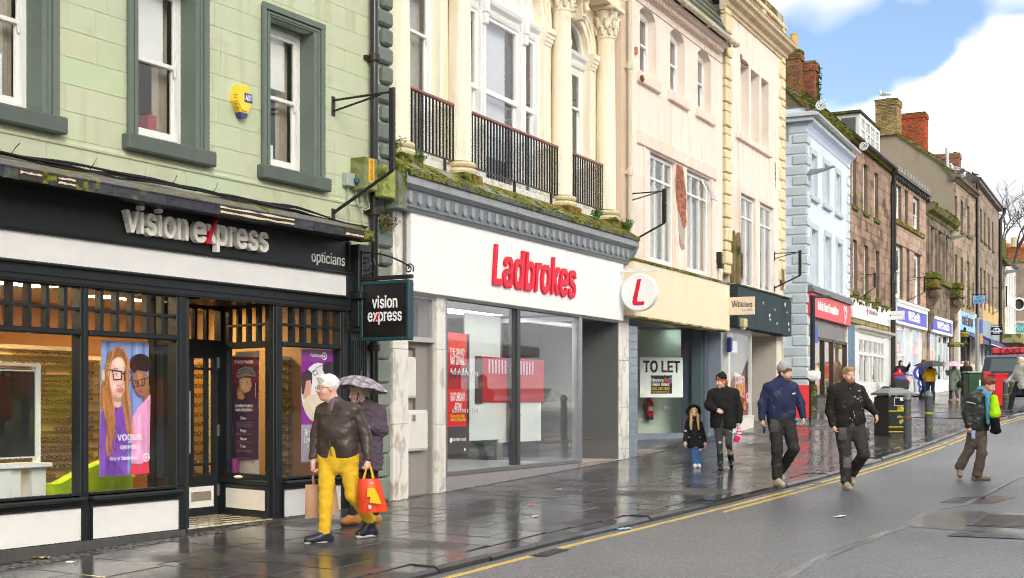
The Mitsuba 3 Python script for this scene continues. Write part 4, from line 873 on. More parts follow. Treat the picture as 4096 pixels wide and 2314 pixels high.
def trim(z,a,b,v,par):put('head_moulding',[prof([(v-.1,z),(v+.03,z),(v+.05,z+.05),(v+.02,z+.07),(v+.04,z+.12),(v+.10,z+.17),(v+.12,z+.23),(v-.1,z+.25)],a,b)],'satin',WF,parent=par,fr=B)
# narrow bays
for c,h in(bays[0],bays[2]):
 w=sash(B,gb,c-h+.005,c+h-.005,5.06,7.78,-.50,7.04,WF,.085,curtain=(.30,.30,.30))
 trim(7.78,c-h,c+h,-.49,w)
 a=np.linspace(0,math.pi,24);q=Polygon([(c+(h-.06)*math.cos(t),SPR-.02+(h-.06)*math.sin(t))for t in a])
 fr_=Polygon([(c+h*math.cos(t),SPR-.04+h*math.sin(t))for t in a]).difference(q)
 put('fanlight_frame',ext(fr_,-.56,-.49),'satin',WF,parent=w,fr=B)
 put('fanlight_pane',ext(q,-.53,-.528),'glass',parent=w,fr=B)
# middle bay: three lights under a boarded tympanum
c,h=bays[1]
w=name(gb+'__window')
put('frame',[bx(c-h,c-h+.10,-.58,-.44,5.05,7.84),bx(c+h-.10,c+h,-.58,-.44,5.05,7.84),bx(c-.80,c-.63,-.58,-.42,5.05,7.84),bx(c+.63,c+.80,-.58,-.42,5.05,7.84),bx(c-.76,c-.67,-.42,-.39,5.3,7.6),bx(c+.67,c+.76,-.42,-.39,5.3,7.6)],'satin',WF,parent=w,fr=B)
for a,b in((c-h+.1,c-.8),(c-.63,c+.63),(c+.8,c+h-.1)):
 put('sash',[bx(a,a+.05,-.54,-.49,6.58,7.84),bx(b-.05,b,-.54,-.49,6.58,7.84),bx(a,b,-.54,-.485,6.56,6.64),bx(a,b,-.54,-.49,7.78,7.86),bx(a,a+.05,-.575,-.54,5.1,6.6),bx(b-.05,b,-.575,-.54,5.1,6.6),bx(a,b,-.575,-.54,5.05,5.2)],'satin',WF,parent=w,fr=B)
 pane(w,B,a+.05,b-.05,6.6,7.8,-.515);pane(w,B,a+.05,b-.05,5.2,6.6,-.555)
 if b-a>1:put('blind',bx(a+.04,b-.16,-.66,-.655,5.6,7.84),'matte',(.50,.54,.58),parent=w,fr=B)
 else:put('curtain',ext(LineString([(x,-.68+.018*math.sin(i*2.2))for i,x in enumerate(np.linspace(a,b,18))]).buffer(.004),5.1,7.84,'uv'),'cloth',(.40,.38,.32),parent=w,fr=B)
trim(7.84,c-h,c+h,-.50,w)
for x in(c-.715,c+.715):put('bracket',[cbx(x-.05,x+.05,-.45,-.34,7.62,7.80,.01),cbx(x-.06,x+.06,-.45,-.32,7.80,8.08,.012)],'satin',WF,parent=w,fr=B)
a=np.linspace(0,math.pi,36)
put('tympanum',ext(Polygon([(c+(h-.005)*math.cos(t),8.08+(h+.01)*math.sin(t))for t in a]),-.60,-.52),'stucco',WF,.6,parent=w,fr=B)
vt=[bx(c-.30,c+.18,-.52,-.50,8.42,8.47)]+[bx(c-.30,c+.18,-.51,-.495,8.50+i*.035,8.515+i*.035)for i in range(8)]
put('vent',[bx(c-.33,c+.21,-.52,-.508,8.40,8.80)],'satin',(.05,.05,.055),parent=w,fr=B);put('louvre',vt,'satin',(.55,.55,.55),parent=w,fr=B,kind='stuff')
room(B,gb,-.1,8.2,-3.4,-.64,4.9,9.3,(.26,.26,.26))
# balcony rails
for a,b in((.53,1.92),(2.30,5.60),(5.98,7.60)):
 k=name(gb+'__balcony')
 put('handrail',cbx(a,b,-.25,-.19,6.00,6.05,.012),'gloss',(.20,.05,.035),parent=k,fr=B)
 put('bottom_rail',bx(a,b,-.235,-.205,5.165,5.185),'satin',(.025,.02,.02),parent=k,fr=B)
 n=int(round((b-a)/.102))
 for i in range(n+1):
  x=a+(b-a)*i/n;put('baluster',bx(x-.011,x+.011,-.231,-.209,5.18,6.0),'satin',(.018,.018,.02),parent=k,fr=B)
 for x in np.linspace(a+.25,b-.25,2 if b-a<2 else 3):put('rail_foot',bx(x-.015,x+.015,-.24,-.2,4.95,5.17),'satin',(.03,.025,.025),parent=k,fr=B)
# mossy ledge and grey cornice
put('white_upstand',bx(-.1,8.2,-.44,-.24,4.8,5.10),'stucco',(.66,.64,.60),.9,parent=gb,fr=B)
ld=name(gb+'__ledge')
put('mossy_slope',sheet_:=ext(Polygon([(-.40,4.98),(-.12,4.96),(.28,4.70),(.30,4.64),(-.40,4.6)]),-.21,8.16,'vz'),'moss',(.22,.21,.18),.62,parent=ld,fr=B)
lum=[]
for i in range(300):
 x=R.uniform(-.18,8.12);t=R.random()**.8;r=R.uniform(.012,.05)
 lum.append(mv(sph((0,0,0),(r*R.uniform(1,2.2),r*R.uniform(.8,1.4),r*R.uniform(.2,.4)),1),(x,-.16+.42*t,4.95-.25*t)))
put('moss_cushions',lum,'moss',(.15,.15,.03),.95,parent=ld,fr=B,kind='stuff',smooth=True)
u=-.21
while u<8.16:
 L=min(R.uniform(.55,.85),8.16-u);put('lead_flashing',[bx(u+.004,u+L-.004,.10,.325,4.665+R.uniform(-.004,.004),4.69),bx(u+.004,u+L-.004,.30,.33,4.61,4.68)],'moss',jit((.10,.11,.10),.15),.5,parent=ld,fr=B);u+=L
GC=(.215,.235,.265)
co=name(gb+'__cornice')
put('fascia_board',bx(-.21,8.16,-.1,.30,4.50,4.645),'stucco',(.30,.325,.36),.55,parent=co,fr=B)
put('upper_moulding',[prof([(-.1,4.44),(.20,4.44),(.22,4.455),(.245,4.46),(.25,4.475),(.28,4.485),(.285,4.505),(-.1,4.51)],-.21,8.13)],'satin',GC,parent=co,fr=B)
put('bed',prof([(-.1,4.20),(.14,4.20),(.15,4.22),(.20,4.44),(-.1,4.44)],-.25,8.10),'satin',GC,parent=co,fr=B)
put('lower_moulding',prof([(-.1,4.165),(.13,4.165),(.14,4.18),(.16,4.205),(-.1,4.21)],-.25,8.10),'satin',GC,parent=co,fr=B)
put('bead_row',[bx(x,x+.022,.14,.176,4.215,4.245)for x in np.arange(-.2,8.08,.042)],'satin',GC,parent=co,fr=B,kind='stuff')
for i in range(32):
 x=.02+i*.253
 q=np.linspace(-.5*math.pi,.5*math.pi,9)
 put('flute',ext(Polygon([(x-.05,4.425),(x+.05,4.425),(x+.05,4.32)]+[(x+.05*math.cos(t),4.32-.05*math.sin(t))for t in np.linspace(0,math.pi,8)]).buffer(0),.15,.205),'satin',(.27,.295,.33),parent=co,fr=B)
put('end_block',[cbx(-.42,-.22,-.1,.30,4.12,4.66,.012)],'moss',(.17,.19,.16),.55,parent=co,fr=B)
put('end_return',ext(Polygon([(.30,4.64),(.30,4.5),(.15,4.2),(-.1,4.2),(-.1,4.64)]),8.10,8.17,'vz'),'satin',GC,parent=co,fr=B)
# weeds growing on the ledge
def weed(fr,x,v,z,n,h,label,col=(.09,.20,.03)):
 k=thing('weed',label,'plant');g=[]
 for i in range(n):
  a=R.uniform(0,6.28);l=h*R.uniform(.5,1.1);lean=R.uniform(.2,.9)
  p=np.array([x+R.uniform(-.12,.12),v+R.uniform(-.03,.03),z]);e=p+np.array([math.cos(a)*l*lean,math.sin(a)*l*lean*.6+.02,l])
  m=(p+e)/2+np.array([0,0,.1*l]);g.append(tube([p,m,e],[.004,.003,.002],4))
  for j in range(5):
   b=p+(e-p)*(.35+.14*j)+np.array([R.uniform(-.02,.02),R.uniform(-.02,.02),R.uniform(0,.03)]);s_=R.uniform(.018,.035)
   d=np.array([R.uniform(-1,1),R.uniform(-1,1),R.uniform(-.2,.8)]);d/=np.linalg.norm(d);w_=np.cross(d,[0.3,.2,1]);w_/=np.linalg.norm(w_)
   g.append((np.array([b,b+d*s_+w_*s_*.5,b+d*s_*2,b+d*s_-w_*s_*.5]),np.array([[0,1,2],[0,2,3]])))
 put('foliage',g,'leaf',col,parent=k,fr=fr)
for a in((-.05,-.05,4.95,26,.22,'leafy green weed at the left end of the mossy ledge'),(.55,.0,4.9,24,.17,'green weed under the left bay of the balcony'),(6.72,.02,4.88,34,.15,'low bright weed on the mossy ledge before the right balcony bay'),(7.55,.0,4.86,30,.15,'weed clump by the foot of the rightmost column'),(8.08,.08,4.78,44,.24,'largest weed clump at the right end of the mossy ledge')):weed(B,*a)
weed(A,6.0,.16,3.82,30,.22,'brownish ivy tuft hanging by the downpipe collar',(.13,.12,.04))
# the shopfront below
bs=thing('white_shopfront','wide white shop fascia with grey framed windows between pale marble piers','shopfront')
MB_=(.70,.67,.62)
def pier(a,b,v0,v1,zs,age):
 k=name(bs+'__pier')
 for i,(z0,z1)in enumerate(zip(zs[:-1],zs[1:])):put('slab',cbx(a+.001*i,b-.001*i,v0,v1-.0015*i,z0+.003,z1-.003,.003),'marble',jit(MB_,.03),age if i==0 else.35,parent=k,fr=B)
pier(-.11,.29,-.3,.0,(.10,1.22,2.26,3.2,4.16),.8);pier(1.07,1.32,-.3,.0,(.12,1.20,2.29,3.1),1.);pier(7.90,8.40,-.3,0.,(.3,.62,1.42,2.32,3.1,4.1),.9)
put('edge_strip',bx(.14,.19,.0,.03,3.05,4.16),'satin',(.16,.15,.15),parent=bs,fr=B)
fa=name(bs+'__fascia')
put('panel',[cbx(.20,7.88,.0,.10,3.07,4.225,.006)],'satin',(.80,.80,.81),parent=fa,fr=B)
put('backing',[bx(.15,8.35,-.1,.0,3.04,4.2),bx(7.88,8.32,-.02,.03,3.08,4.2),bx(.2,7.9,.0,.09,4.225,4.30)],'satin',(.55,.54,.54),parent=fa,fr=B)
for x in(2.77,5.33):put('panel_joint',bx(x-.003,x+.003,.1,.1015,3.08,4.22),'satin',(.62,.62,.63),parent=fa,fr=B)
bl=thing('red_lettering','raised red slanting letters on the white fascia','lettering')
RD=(.66,.005,.03)
V,F=text_w('Ladbrokes',.60,3.08,2.54,3.36,.102,.045,True,.16)
m2=trimesh.Trimesh(V,F,process=True)
for c_ in sorted(m2.split(only_watertight=False),key=lambda c:c.bounds[0][0]):put('letter',tm(c_),'satin',RD,parent=bl,fr=B)
# projecting roundel
rs=thing('round_sign','round white projecting sign with a slanted red letter on a white bar','sign')
RS=Fr(*B.pt(7.68,.10),117.4)
put('bar',cbx(-.02,.78,-.02,.02,3.975,4.025,.004),'satin',(.78,.78,.78),parent=rs,fr=RS);put('wall_plate',bx(-.02,.01,-.05,.05,3.75,4.12),'satin',(.78,.78,.78),parent=rs,fr=RS)
V,F=lathe([(.0,-.06),(.34,-.06),(.355,-.05),(.355,.05),(.34,.06),(.0,.06)],40)
put('disc',(np.stack([V[:,0]+.41,V[:,2],V[:,1]+3.585],1),F),'satin',(.80,.80,.80),parent=rs,fr=RS,smooth=30)
for sgn in(1,-1):
 hf=RS if sgn==1 else Fr(*RS.pt(.82,0),297.4)
 put('letter',ext(Polygon([(.39,3.83),(.465,3.83),(.38,3.45),(.39,3.41),(.53,3.41),(.515,3.34),(.33,3.34),(.295,3.365),(.285,3.41)]),.061,.068),'satin',RD,parent=rs,fr=hf)
# side door recess with meter boxes
sdoor=name(bs+'__side_door')
put('transom_frame',[bx(.29,1.07,-.12,-.03,2.38,2.45),bx(.29,1.07,-.12,-.03,3.0,3.07),bx(.29,.36,-.1,-.04,2.45,3.0),bx(1.0,1.07,-.1,-.04,2.45,3.0)],'satin',(.42,.40,.40),parent=sdoor,fr=B)
pane(sdoor,B,.36,1.0,2.45,3.0,-.07)
put('recess_wall',[bx(1.02,1.07,-.3,-.06,.1,3.0),bx(.24,.29,-.3,-.06,.1,3.0),bx(.2,1.15,-.3,-.14,.1,2.42)],'stucco',(.27,.245,.235),.3,parent=sdoor,fr=B)
put('recess_panel',bx(.29,1.07,-.3,-.13,2.40,2.43),'matte',(.2,.2,.2),parent=sdoor,fr=B)
put('dark_room',[bx(.29,1.07,-.9,-.85,2.4,3.1),bx(.24,.29,-.9,-.12,2.4,3.1),bx(1.07,1.12,-.9,-.12,2.4,3.1),bx(.24,1.12,-.9,-.12,3.08,3.12)],'matte',(.10,.09,.08),parent=sdoor,fr=B)
put('step',bx(.2,1.15,-.3,-.02,.05,.20),'wetflag',(.09,.085,.08),.8,parent=sdoor,fr=B)
for j,(a,b,z0,z1)in enumerate(((.33,.89,.83,1.41),(.33,.57,1.58,2.16))):
 k=thing('meter_cabinet',('cream meter cabinet with number plate in the grey side doorway, the lower one','narrow cream meter cabinet higher up in the grey side doorway')[j],'cabinet')
 put('box',cbx(a,b,-.14,-.05,z0,z1,.012),'satin',(.60,.58,.53),parent=k,fr=B)
 put('door',cbx(a+.02,b-.02,-.05,-.035,z0+.03,z1-.03,.006),'satin',(.64,.62,.57),parent=k,fr=B)
 if j==0:
  put('number_plate',bx(.42,.54,-.035,-.03,1.25,1.345),'satin',(.36,.35,.30),parent=k,fr=B);put('numeral',text('3',.07,.455,1.263,-.03,.003,True),'satin',(.05,.05,.05),parent=k,fr=B)
pp=thing('copper_pipe','thin rusty pipe on the grey wall between the meter cabinets','pipe')
put('pipe',tube([(.63,-.11,1.42),(.63,-.11,2.28),(.35,-.11,2.31)],.018,6),'satin',(.17,.10,.085),parent=pp,fr=B)
# main windows
mw=name(bs+'__window')
GF,DK=(.25,.25,.265),(.045,.048,.052)
put('bottom_frame',[cbx(1.33,6.16,-.09,.0,.43,.50,.006)],'metal',(.36,.36,.38),parent=mw,fr=B)
put('riser',[bx(1.32,3.665,-.1,-.02,.05,.43),bx(3.67,6.16,-.1,-.02,.1,.43)],'satin',(.25,.24,.25),.2,parent=mw,fr=B)
put('head',bx(1.32,6.2,-.1,-.01,3.03,3.10),'satin',DK,parent=mw,fr=B)
put('mullion',[bx(3.55,3.62,-.12,-.03,.5,3.04),bx(3.62,3.73,-.12,.0,.5,3.04)],'satin',DK,parent=mw,fr=B)
put('mullion',[bx(6.0,6.05,-.12,-.03,.5,3.04),bx(6.05,6.18,-.12,.0,.08,3.08)],'metal',(.42,.42,.44),parent=mw,fr=B)
put('mullion',bx(1.33,1.40,-.1,-.02,.5,3.04),'metal',(.40,.40,.42),parent=mw,fr=B)
pane(mw,B,1.4,3.55,.5,3.04,-.05);pane(mw,B,3.73,6.0,.5,3.04,-.05)
# glazed side of the lobby, with the door standing further in
LW=Fr(*B.pt(6.12,-.1),math.degrees(math.atan2(-B.n[0],-B.n[1])))
lw=name(bs+'__lobby')
put('frame',[bx(0,1.6,-.03,.03,.42,.5),bx(1.5,1.6,-.03,.03,.5,3.04),bx(0,1.6,-.03,.03,2.98,3.06)],'metal',(.40,.40,.42),parent=lw,fr=LW)
pane(lw,LW,.02,1.5,.5,3.0,0)
put('wall',bx(7.86,7.92,-1.7,-.02,.3,3.1),'matte',(.105,.105,.108),parent=lw,fr=B)
put('skirting',[cbx(7.83,7.862,-1.7,.0,.32,.80,.006),bx(7.82,7.865,-1.7,.005,.80,.83)],'satin',(.125,.12,.12),parent=lw,fr=B)
put('back_frame',[bx(6.1,7.9,-1.75,-1.7,.3,3.1)],'matte',(.05,.05,.055),parent=lw,fr=B)
put('soffit',bx(6.1,7.95,-1.75,.0,3.06,3.10),'satin',(.10,.10,.10),parent=lw,fr=B)
put('floor',ext(Polygon([(6.1,.01),(7.9,.01),(7.9,-1.7),(6.1,-1.7)]),.25,.43,'uv'),'stucco',(.27,.23,.21),.3,parent=lw,fr=B)
# inside: pale wall, white screen, red betting poster
bi=name(bs+'__interior')
put('floor',bx(1.3,6.1,-4.2,-.1,.3,.44),'satin',(.28,.29,.29),parent=bi,fr=B)
put('back_wall',bx(1.3,6.1,-4.25,-4.2,.4,3.1),'matte',(.50,.52,.52),parent=bi,fr=B)
put('ceiling',bx(1.3,6.1,-4.2,-.1,3.1,3.15),'matte',(.6,.6,.6),parent=bi,fr=B)
put('side_wall',bx(1.25,1.3,-4.2,-.1,.4,3.1),'matte',(.45,.46,.46),parent=bi,fr=B)
lamp(bi,B,1.8,5.6,-1.9,-1.3,3.09,(2.6,2.6,2.5))
wp=thing('window_screen','pale blank display panel standing inside the wide shop window','panel')
put('panel',[bx(2.24,3.4,-.22,-.2,.92,2.9),bx(3.4,4.9,-.24,-.2,.86,2.2)],'satin',(.62,.68,.67),parent=wp,fr=B)
rb=thing('red_display','glowing red promotional display behind the middle of the wide shop window','display')
put('panel',cbx(2.75,4.95,-.19,-.17,1.52,2.24,.005),'satin',(.42,.02,.025),parent=rb,fr=B)
put('stripe',[bx(2.95+i*.11,3.0+i*.11,-.17,-.168,1.98,2.2)for i in range(15)],'satin',(.55,.45,.60),parent=rb,fr=B,kind='stuff')
put('dark_edge',bx(2.55,2.75,-.19,-.17,1.50,2.24),'satin',(.06,.04,.035),parent=rb,fr=B)
poster('narrow red racing poster with white capitals at the left of the wide shop window',POSTER_RACE,B,-.12,lambda t:[(text_w(s,h,w_,u,z,t,.001,True),c)for s,h,w_,u,z,c in(('THE GRAND',.095,.44,1.63,2.235,WT),('NATIONAL',.13,.44,1.63,2.09,WT),('SATURDAY',.12,.44,1.64,1.54,WT),('4PM',.11,.21,1.76,1.40,WT),('Place your bets',.05,.43,1.645,1.295,(.8,.55,.02)),('with our Easy Slip',.05,.45,1.645,1.235,(.8,.55,.02)),('TAKE TIME TO THINK',.042,.42,1.70,.935,WT))]+[(ext(Point(1.66,.95).buffer(.04),t,t+.001),WT),(ext(Point(2.08,.80).buffer(.025),t,t+.001),WT)])
put('dot_row',[bx(1.6+i*.075,1.64+i*.075,-.055,-.053,z,z+.06)for i in range(11)for z in(1.36,1.93)],'satin',(.45,.45,.47),parent=mw,fr=B,kind='stuff')
# cable on the corner, pale drainpipe on the right-hand strip
# ------------------------------------------------------------------ C: pink house over the vacant shop
C=Fr(2.31,25.43,27.0)
PK,PK2=(.80,.70,.62),(.78,.65,.56)
gc=thing('pink_house','pale pink rendered house front with three arched upper windows and a patch of bare brick','building')
uw=[(.52,1.41),(2.27,3.18),(4.05,4.97)]
def seg(a,b,z0,z1,rise):
 t=np.linspace(0,1,9);return Polygon([(a,z0),(b,z0)]+[(b-(b-a)*x,z1+rise*math.sin(math.pi*x))for x in t])
op=unary_union([seg(a,b,8.10,9.33,.16)for a,b in uw]+[sbox(1.10,4.40,2.62,6.62),sbox(3.34,4.40,4.96,6.62)])
wall(C,gc,sbox(-.42,4.2,5.84,9.95).difference(op),-.32,.0,'stucco',PK,.45)
put('left_strip',[bx(-.5,-.42,-.3,.02,4.3,9.9),bx(-.42,-.1,-.3,.012,4.3,9.6)],'stucco',(.62,.48,.38),.9,parent=gc,fr=C)
for i,(a,b)in enumerate(uw):
 w=sash(C,gc,a+.01,b-.01,8.10,9.36,-.17,8.80,(.74,.74,.74),.05)
 put('arch_filler',ext(seg(a+.01,b-.01,9.30,9.33,.155),-.24,-.16),'satin',(.70,.68,.66),parent=w,fr=C)
 put('sill',cbx(a-.17,b+.17,-.25,.08,7.87,8.09,.015),'stucco',PK2,.6,parent=w,fr=C)
 put('keyline',[bx((a+b)/2-.015,(a+b)/2+.015,.0,.02,9.5,9.80)],'stucco',PK2,.5,parent=w,fr=C)
put('broken_sill',sph((.42,.09,7.93),(.10,.03,.07),1),'stone',(.25,.10,.07),.6,parent=gc+'__window',fr=C)
lt_=name(gc+'__lintel')
put('beam',cbx(.36,5.30,-.1,.05,6.65,6.92,.01),'stucco',PK2,.35,parent=lt_,fr=C)
put('side_strip',[bx(.70,.74,0,.03,4.4,6.65),bx(4.98,5.02,0,.03,4.4,6.65)],'stucco',PK2,.6,parent=lt_,fr=C)
for i,(a,b,m1,m2)in enumerate(((1.11,2.61,1.60,2.13),(3.35,4.95,3.87,4.40))):
 w=flat_window(C,gc,a,b,4.42,6.60,-.10,(m1,m2),(6.12,),.07,(.72,.73,.74))
 if i==1:put('open_light',tube([(4.43,-.04,6.54),(4.90,-.04,6.54),(4.90,.15,6.13),(4.43,.15,6.13),(4.43,-.04,6.54)],.025,4),'satin',(.74,.74,.75),parent=w,fr=C)
 put('blind',bx(b-.55,b-.06,-.40,-.395,4.45,6.1),'matte',(.42,.40,.32),parent=w,fr=C)
# the pier between them has lost its render: bricks laid bare
bp=name(gc+'__bare_brick')
patch=Polygon([(2.66,6.60),(3.02,6.60),(3.16,6.3),(3.26,5.95),(3.24,5.55),(3.28,5.38),(3.12,5.25),(3.02,5.32),(2.86,5.55),(2.72,5.62),(2.63,5.9),(2.60,6.25)])
put('mortar',ext(patch.buffer(.01),.0,.004),'matte',(.42,.36,.30),parent=bp,fr=C)
z=5.26;i=0
while z<6.58:
 u=2.5+(.11 if i%2 else 0)
 while u<3.3:
  for q in polys(patch.intersection(sbox(u,z,u+.205,z+.065))):
   if q.area>.002:put('brick',ext(q,.004,.014+R.uniform(0,.008)),'stone',jit((.40,.15,.095),.3),.2,parent=bp,fr=C)
  u+=.215
 z+=.075;i+=1
put('grey_render',ext(Polygon([(2.72,5.6),(2.9,5.5),(3.05,5.3),(3.2,5.22),(3.12,4.95),(3.0,4.9),(2.82,5.05),(2.76,5.3)]),.0,.008),'stucco',(.42,.38,.33),.5,parent=bp,fr=C)
put('red_render',ext(Polygon([(2.80,5.1),(3.0,4.92),(3.14,4.96),(3.17,4.84),(2.98,4.80),(2.84,4.9)]),.0,.01),'stone',(.45,.25,.19),.2,parent=bp,fr=C)
# eaves, gutter and steep slate roof
put('eaves_band',[prof([(0,9.62),(.03,9.63),(.03,9.68),(.10,9.70),(.12,9.76),(.22,9.79),(.24,9.84),(0,9.9)],-.42,5.60)],'stucco',PK2,.5,parent=gc,fr=C)
put('modillion_row',[bx(x,x+.09,.03,.14,9.66,9.75)for x in np.arange(-.38,5.5,.17)],'stucco',PK2,.6,parent=gc,fr=C,kind='stuff')
put('string_line',[bx(-.42,.9,.0,.014,9.46,9.48),bx(1.05,2.66,0,.014,9.46,9.48),bx(2.80,4.4,0,.014,9.46,9.48),bx(4.55,5.8,0,.014,9.46,9.48)],'stucco',(.48,.36,.29),.4,parent=gc,fr=C)
q=np.linspace(-math.pi,0,9)
put('gutter',[ext(Polygon([(.34+.07*math.cos(t),9.90+.07*math.sin(t))for t in q]+[(.40,9.92),(.28,9.92)]),-.45,5.85,'vz'),bx(5.80,5.86,.26,.42,9.83,9.92)]+[bx(x,x+.05,.25,.43,9.82,9.91)for x in(.6,2.2,3.9,5.3)],'stucco',(.60,.52,.40),.7,parent=gc,fr=C)
rf=name(gc+'__roof');k=0;rest=[]
for i in range(16):
 z0=9.88+i*.21;v0=.26-i*.10;u=-.4-(.15 if i%2 else 0)
 while u<5.9:
  a,b=max(u,-.4),min(u+.295,5.9)
  if b-a>.03:
   g=(np.array([[a,v0+.012,z0],[b,v0+.012,z0],[b,v0-.13,z0+.25],[a,v0-.13,z0+.25],[a,v0-.01,z0-.002],[b,v0-.01,z0-.002]]),np.array([[0,1,2],[0,2,3],[4,5,1],[4,1,0]]))
   if k<120:put('slate',g,'slate',jit((.07,.072,.07),.25),.6,parent=rf,fr=C);k+=1
   else:rest.append(g)
  u+=.305
put('further_slates',rest,'slate',(.07,.072,.07),.6,parent=rf,fr=C,kind='stuff')
put('roof_body',ext(Polygon([(.22,9.85),(-1.35,13.2),(-8,13.2),(-8,9.85)]),-.4,5.85,'vz'),'slate',(.06,.06,.06),.4,parent=rf,fr=C)
put('dormer',[cbx(2.7,3.6,-1.2,-.02,10.4,12.0,.02),bx(2.6,3.7,-1.3,.05,12.0,12.1)],'satin',(.70,.70,.70),parent=rf,fr=C)
pd_=thing('cream_downpipe','cream painted downpipe between the column house and the pink house','downpipe')
put('pipe',lathe([(.045,4.35),(.045,9.9)],10,(-.26,.10,0)),'stucco',(.62,.56,.42),.7,parent=pd_,fr=C,smooth=40)
for z in(7.95,5.9):put('collar',[lathe([(.06,z),(.068,z+.03),(.068,z+.12),(.06,z+.14)],10,(-.26,.10,0)),bx(-.34,-.18,0,.06,z+.03,z+.1)],'stucco',(.64,.58,.45),.7,parent=pd_,fr=C)
put('small_red_box',cbx(.22,.30,0,.05,8.38,8.52,.006),'satin',(.50,.13,.10),parent=gc,fr=C)
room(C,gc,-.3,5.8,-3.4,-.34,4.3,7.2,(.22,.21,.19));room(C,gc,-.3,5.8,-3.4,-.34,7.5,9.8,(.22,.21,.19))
bracket(C,'empty black sign bracket in front of the bare brick window pier',-.06,5.58,4.97,.74,r=.020,z0=4.62)
sp=thing('wall_siren','small black siren box on a wire by the yellow quoins','siren')
put('box',[cbx(5.36,5.48,.0,.12,4.74,5.0,.01),cbx(5.38,5.52,.02,.14,4.62,4.74,.01)],'satin',(.015,.015,.016),parent=sp,fr=C);put('wire',tube([(5.43,.02,4.6),(5.42,.02,4.45),(5.4,.05,4.34)],.008,5),'matte',(.2,.2,.2),parent=sp,fr=C)
# cream fascia over the vacant shop
vf=thing('vacant_shopfront','vacant shop with blank cream fascia and tinted window holding a letting notice','shopfront')
put('fascia',cbx(-.42,5.60,-.1,.25,3.18,4.24,.008),'stucco',(.78,.67,.49),.22,parent=vf,fr=C)
u=-.44
while u<5.6:
 L=min(R.uniform(.5,.8),5.62-u);put('mossy_coping',bx(u,u+L-.006,-.02,.275,4.24,4.285+R.uniform(0,.008)),'moss',(.26,.25,.22),.55,parent=vf,fr=C);u+=L
put('lower_edge',bx(-.44,5.6,-.1,.262,3.15,3.182),'moss',(.40,.33,.20),.3,parent=vf,fr=C)
BT=(.185,.225,.275)
for key,a,b,v0,v1 in(('pier',-.06,.40,-.5,0.),):
 k=name(vf+'__tiled_pier')
 for i in range(17):
  for j in range(3):
   put('tile',cbx(a+j*.154+.002,a+(j+1)*.154-.002,v0,v1,.38+i*.155+.002,.38+(i+1)*.155-.002,.003),'gloss',jit(BT,.08),parent=k,fr=C)
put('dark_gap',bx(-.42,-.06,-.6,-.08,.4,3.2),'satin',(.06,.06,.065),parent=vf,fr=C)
K=Fr(2.8819,30.0763,72.02)
kw=name(vf+'__window')
put('tiled_sill',[cbx(-.2,1.9,-.12,.03,.5,.79,.006)],'gloss',BT,parent=kw,fr=K)
put('frame',[bx(-.2,.02,-.05,.03,.79,3.3),bx(1.74,1.80,-.05,.04,.79,3.3),bx(-.2,1.8,-.05,.03,3.22,3.30)],'satin',(.075,.11,.115),parent=kw,fr=K)
pane(kw,K,.0,1.75,.79,3.22,.0)
kw2=name(vf+'__window');KE=C.w(np.array([[0.,0,0]]))
put('pier',[cbx(5.46,5.72,-.9,-.30,.55,3.3,.01)],'satin',(.085,.105,.14),parent=vf,fr=C)
put('pier',[cbx(5.72,5.83,-.9,.0,.55,3.3,.01)],'gloss',(.20,.24,.30),parent=vf,fr=C)
put('frame_post',bx(5.36,5.46,-.6,-.36,.6,3.3),'satin',(.08,.12,.125),parent=vf,fr=C)
put('soffit',bx(-.1,5.8,-2.6,.0,3.24,3.30),'satin',(.16,.17,.17),parent=vf,fr=C)
put('lobby_floor',ext(Polygon([(.38,.02),(5.75,.02),(5.75,-.5),(4.4,-1.75),(.38,-1.75)]),.30,.52,'uv'),'stucco',(.22,.19,.18),.3,parent=vf,fr=C)
put('left_glass_frame',[bx(.4,4.4,-1.8,-1.74,.5,.8),bx(.4,4.4,-1.8,-1.74,3.2,3.3)],'gloss',BT,parent=vf,fr=C);pane(vf,C,.4,4.4,.8,3.2,-1.77)
vi=name(vf+'__interior');GRN=(.44,.54,.46)
put('wall',[bx(-.3,1.9,-.98,-.93,.5,3.3)],'matte',GRN,parent=vi,fr=K)
put('back_wall',bx(-.2,5.8,-5.0,-4.95,.4,3.3),'matte',GRN,parent=vi,fr=C);put('ceiling',bx(-.2,5.9,-5,-.3,3.3,3.35),'matte',(.4,.44,.4),parent=vi,fr=C)
put('floor',bx(-.2,5.9,-5,-1.76,.4,.52),'matte',(.2,.22,.2),parent=vi,fr=C)
put('socket',[cbx(1.10,1.30,-.93,-.915,1.33,1.42,.004)],'satin',(.6,.62,.58),parent=vi,fr=K)
lamp(vi,K,.3,1.5,-.75,-.25,3.28,(5,5.7,5.2))
fe=thing('fire_extinguisher','red fire extinguisher hanging on the pale green wall below the letting notice','fire extinguisher')
put('cylinder',lathe([(.0,1.10),(.085,1.105),(.092,1.14),(.092,1.50),(.075,1.55),(.03,1.57),(.03,1.60)],16,(.68,-.80,0)),'gloss',(.50,.015,.03),parent=fe,fr=K,smooth=40)
put('base',lathe([(.09,1.09),(.096,1.10),(.096,1.16),(.09,1.17)],16,(.68,-.80,0)),'satin',(.02,.02,.02),parent=fe,fr=K)
put('valve',[cbx(.63,.73,-.82,-.78,1.60,1.64,.005),tube([(.66,-.78,1.64),(.58,-.74,1.66)],.012,5)],'satin',(.3,.03,.03),parent=fe,fr=K)
put('hose',tube([(.63,-.78,1.60),(.55,-.76,1.58),(.50,-.74,1.45),(.52,-.74,1.30),(.60,-.74,1.20)],.018,7),'satin',(.015,.015,.015),parent=fe,fr=K)
put('label',bx(.62,.73,-.712,-.706,1.30,1.42),'satin',(.55,.4,.4),parent=fe,fr=K)
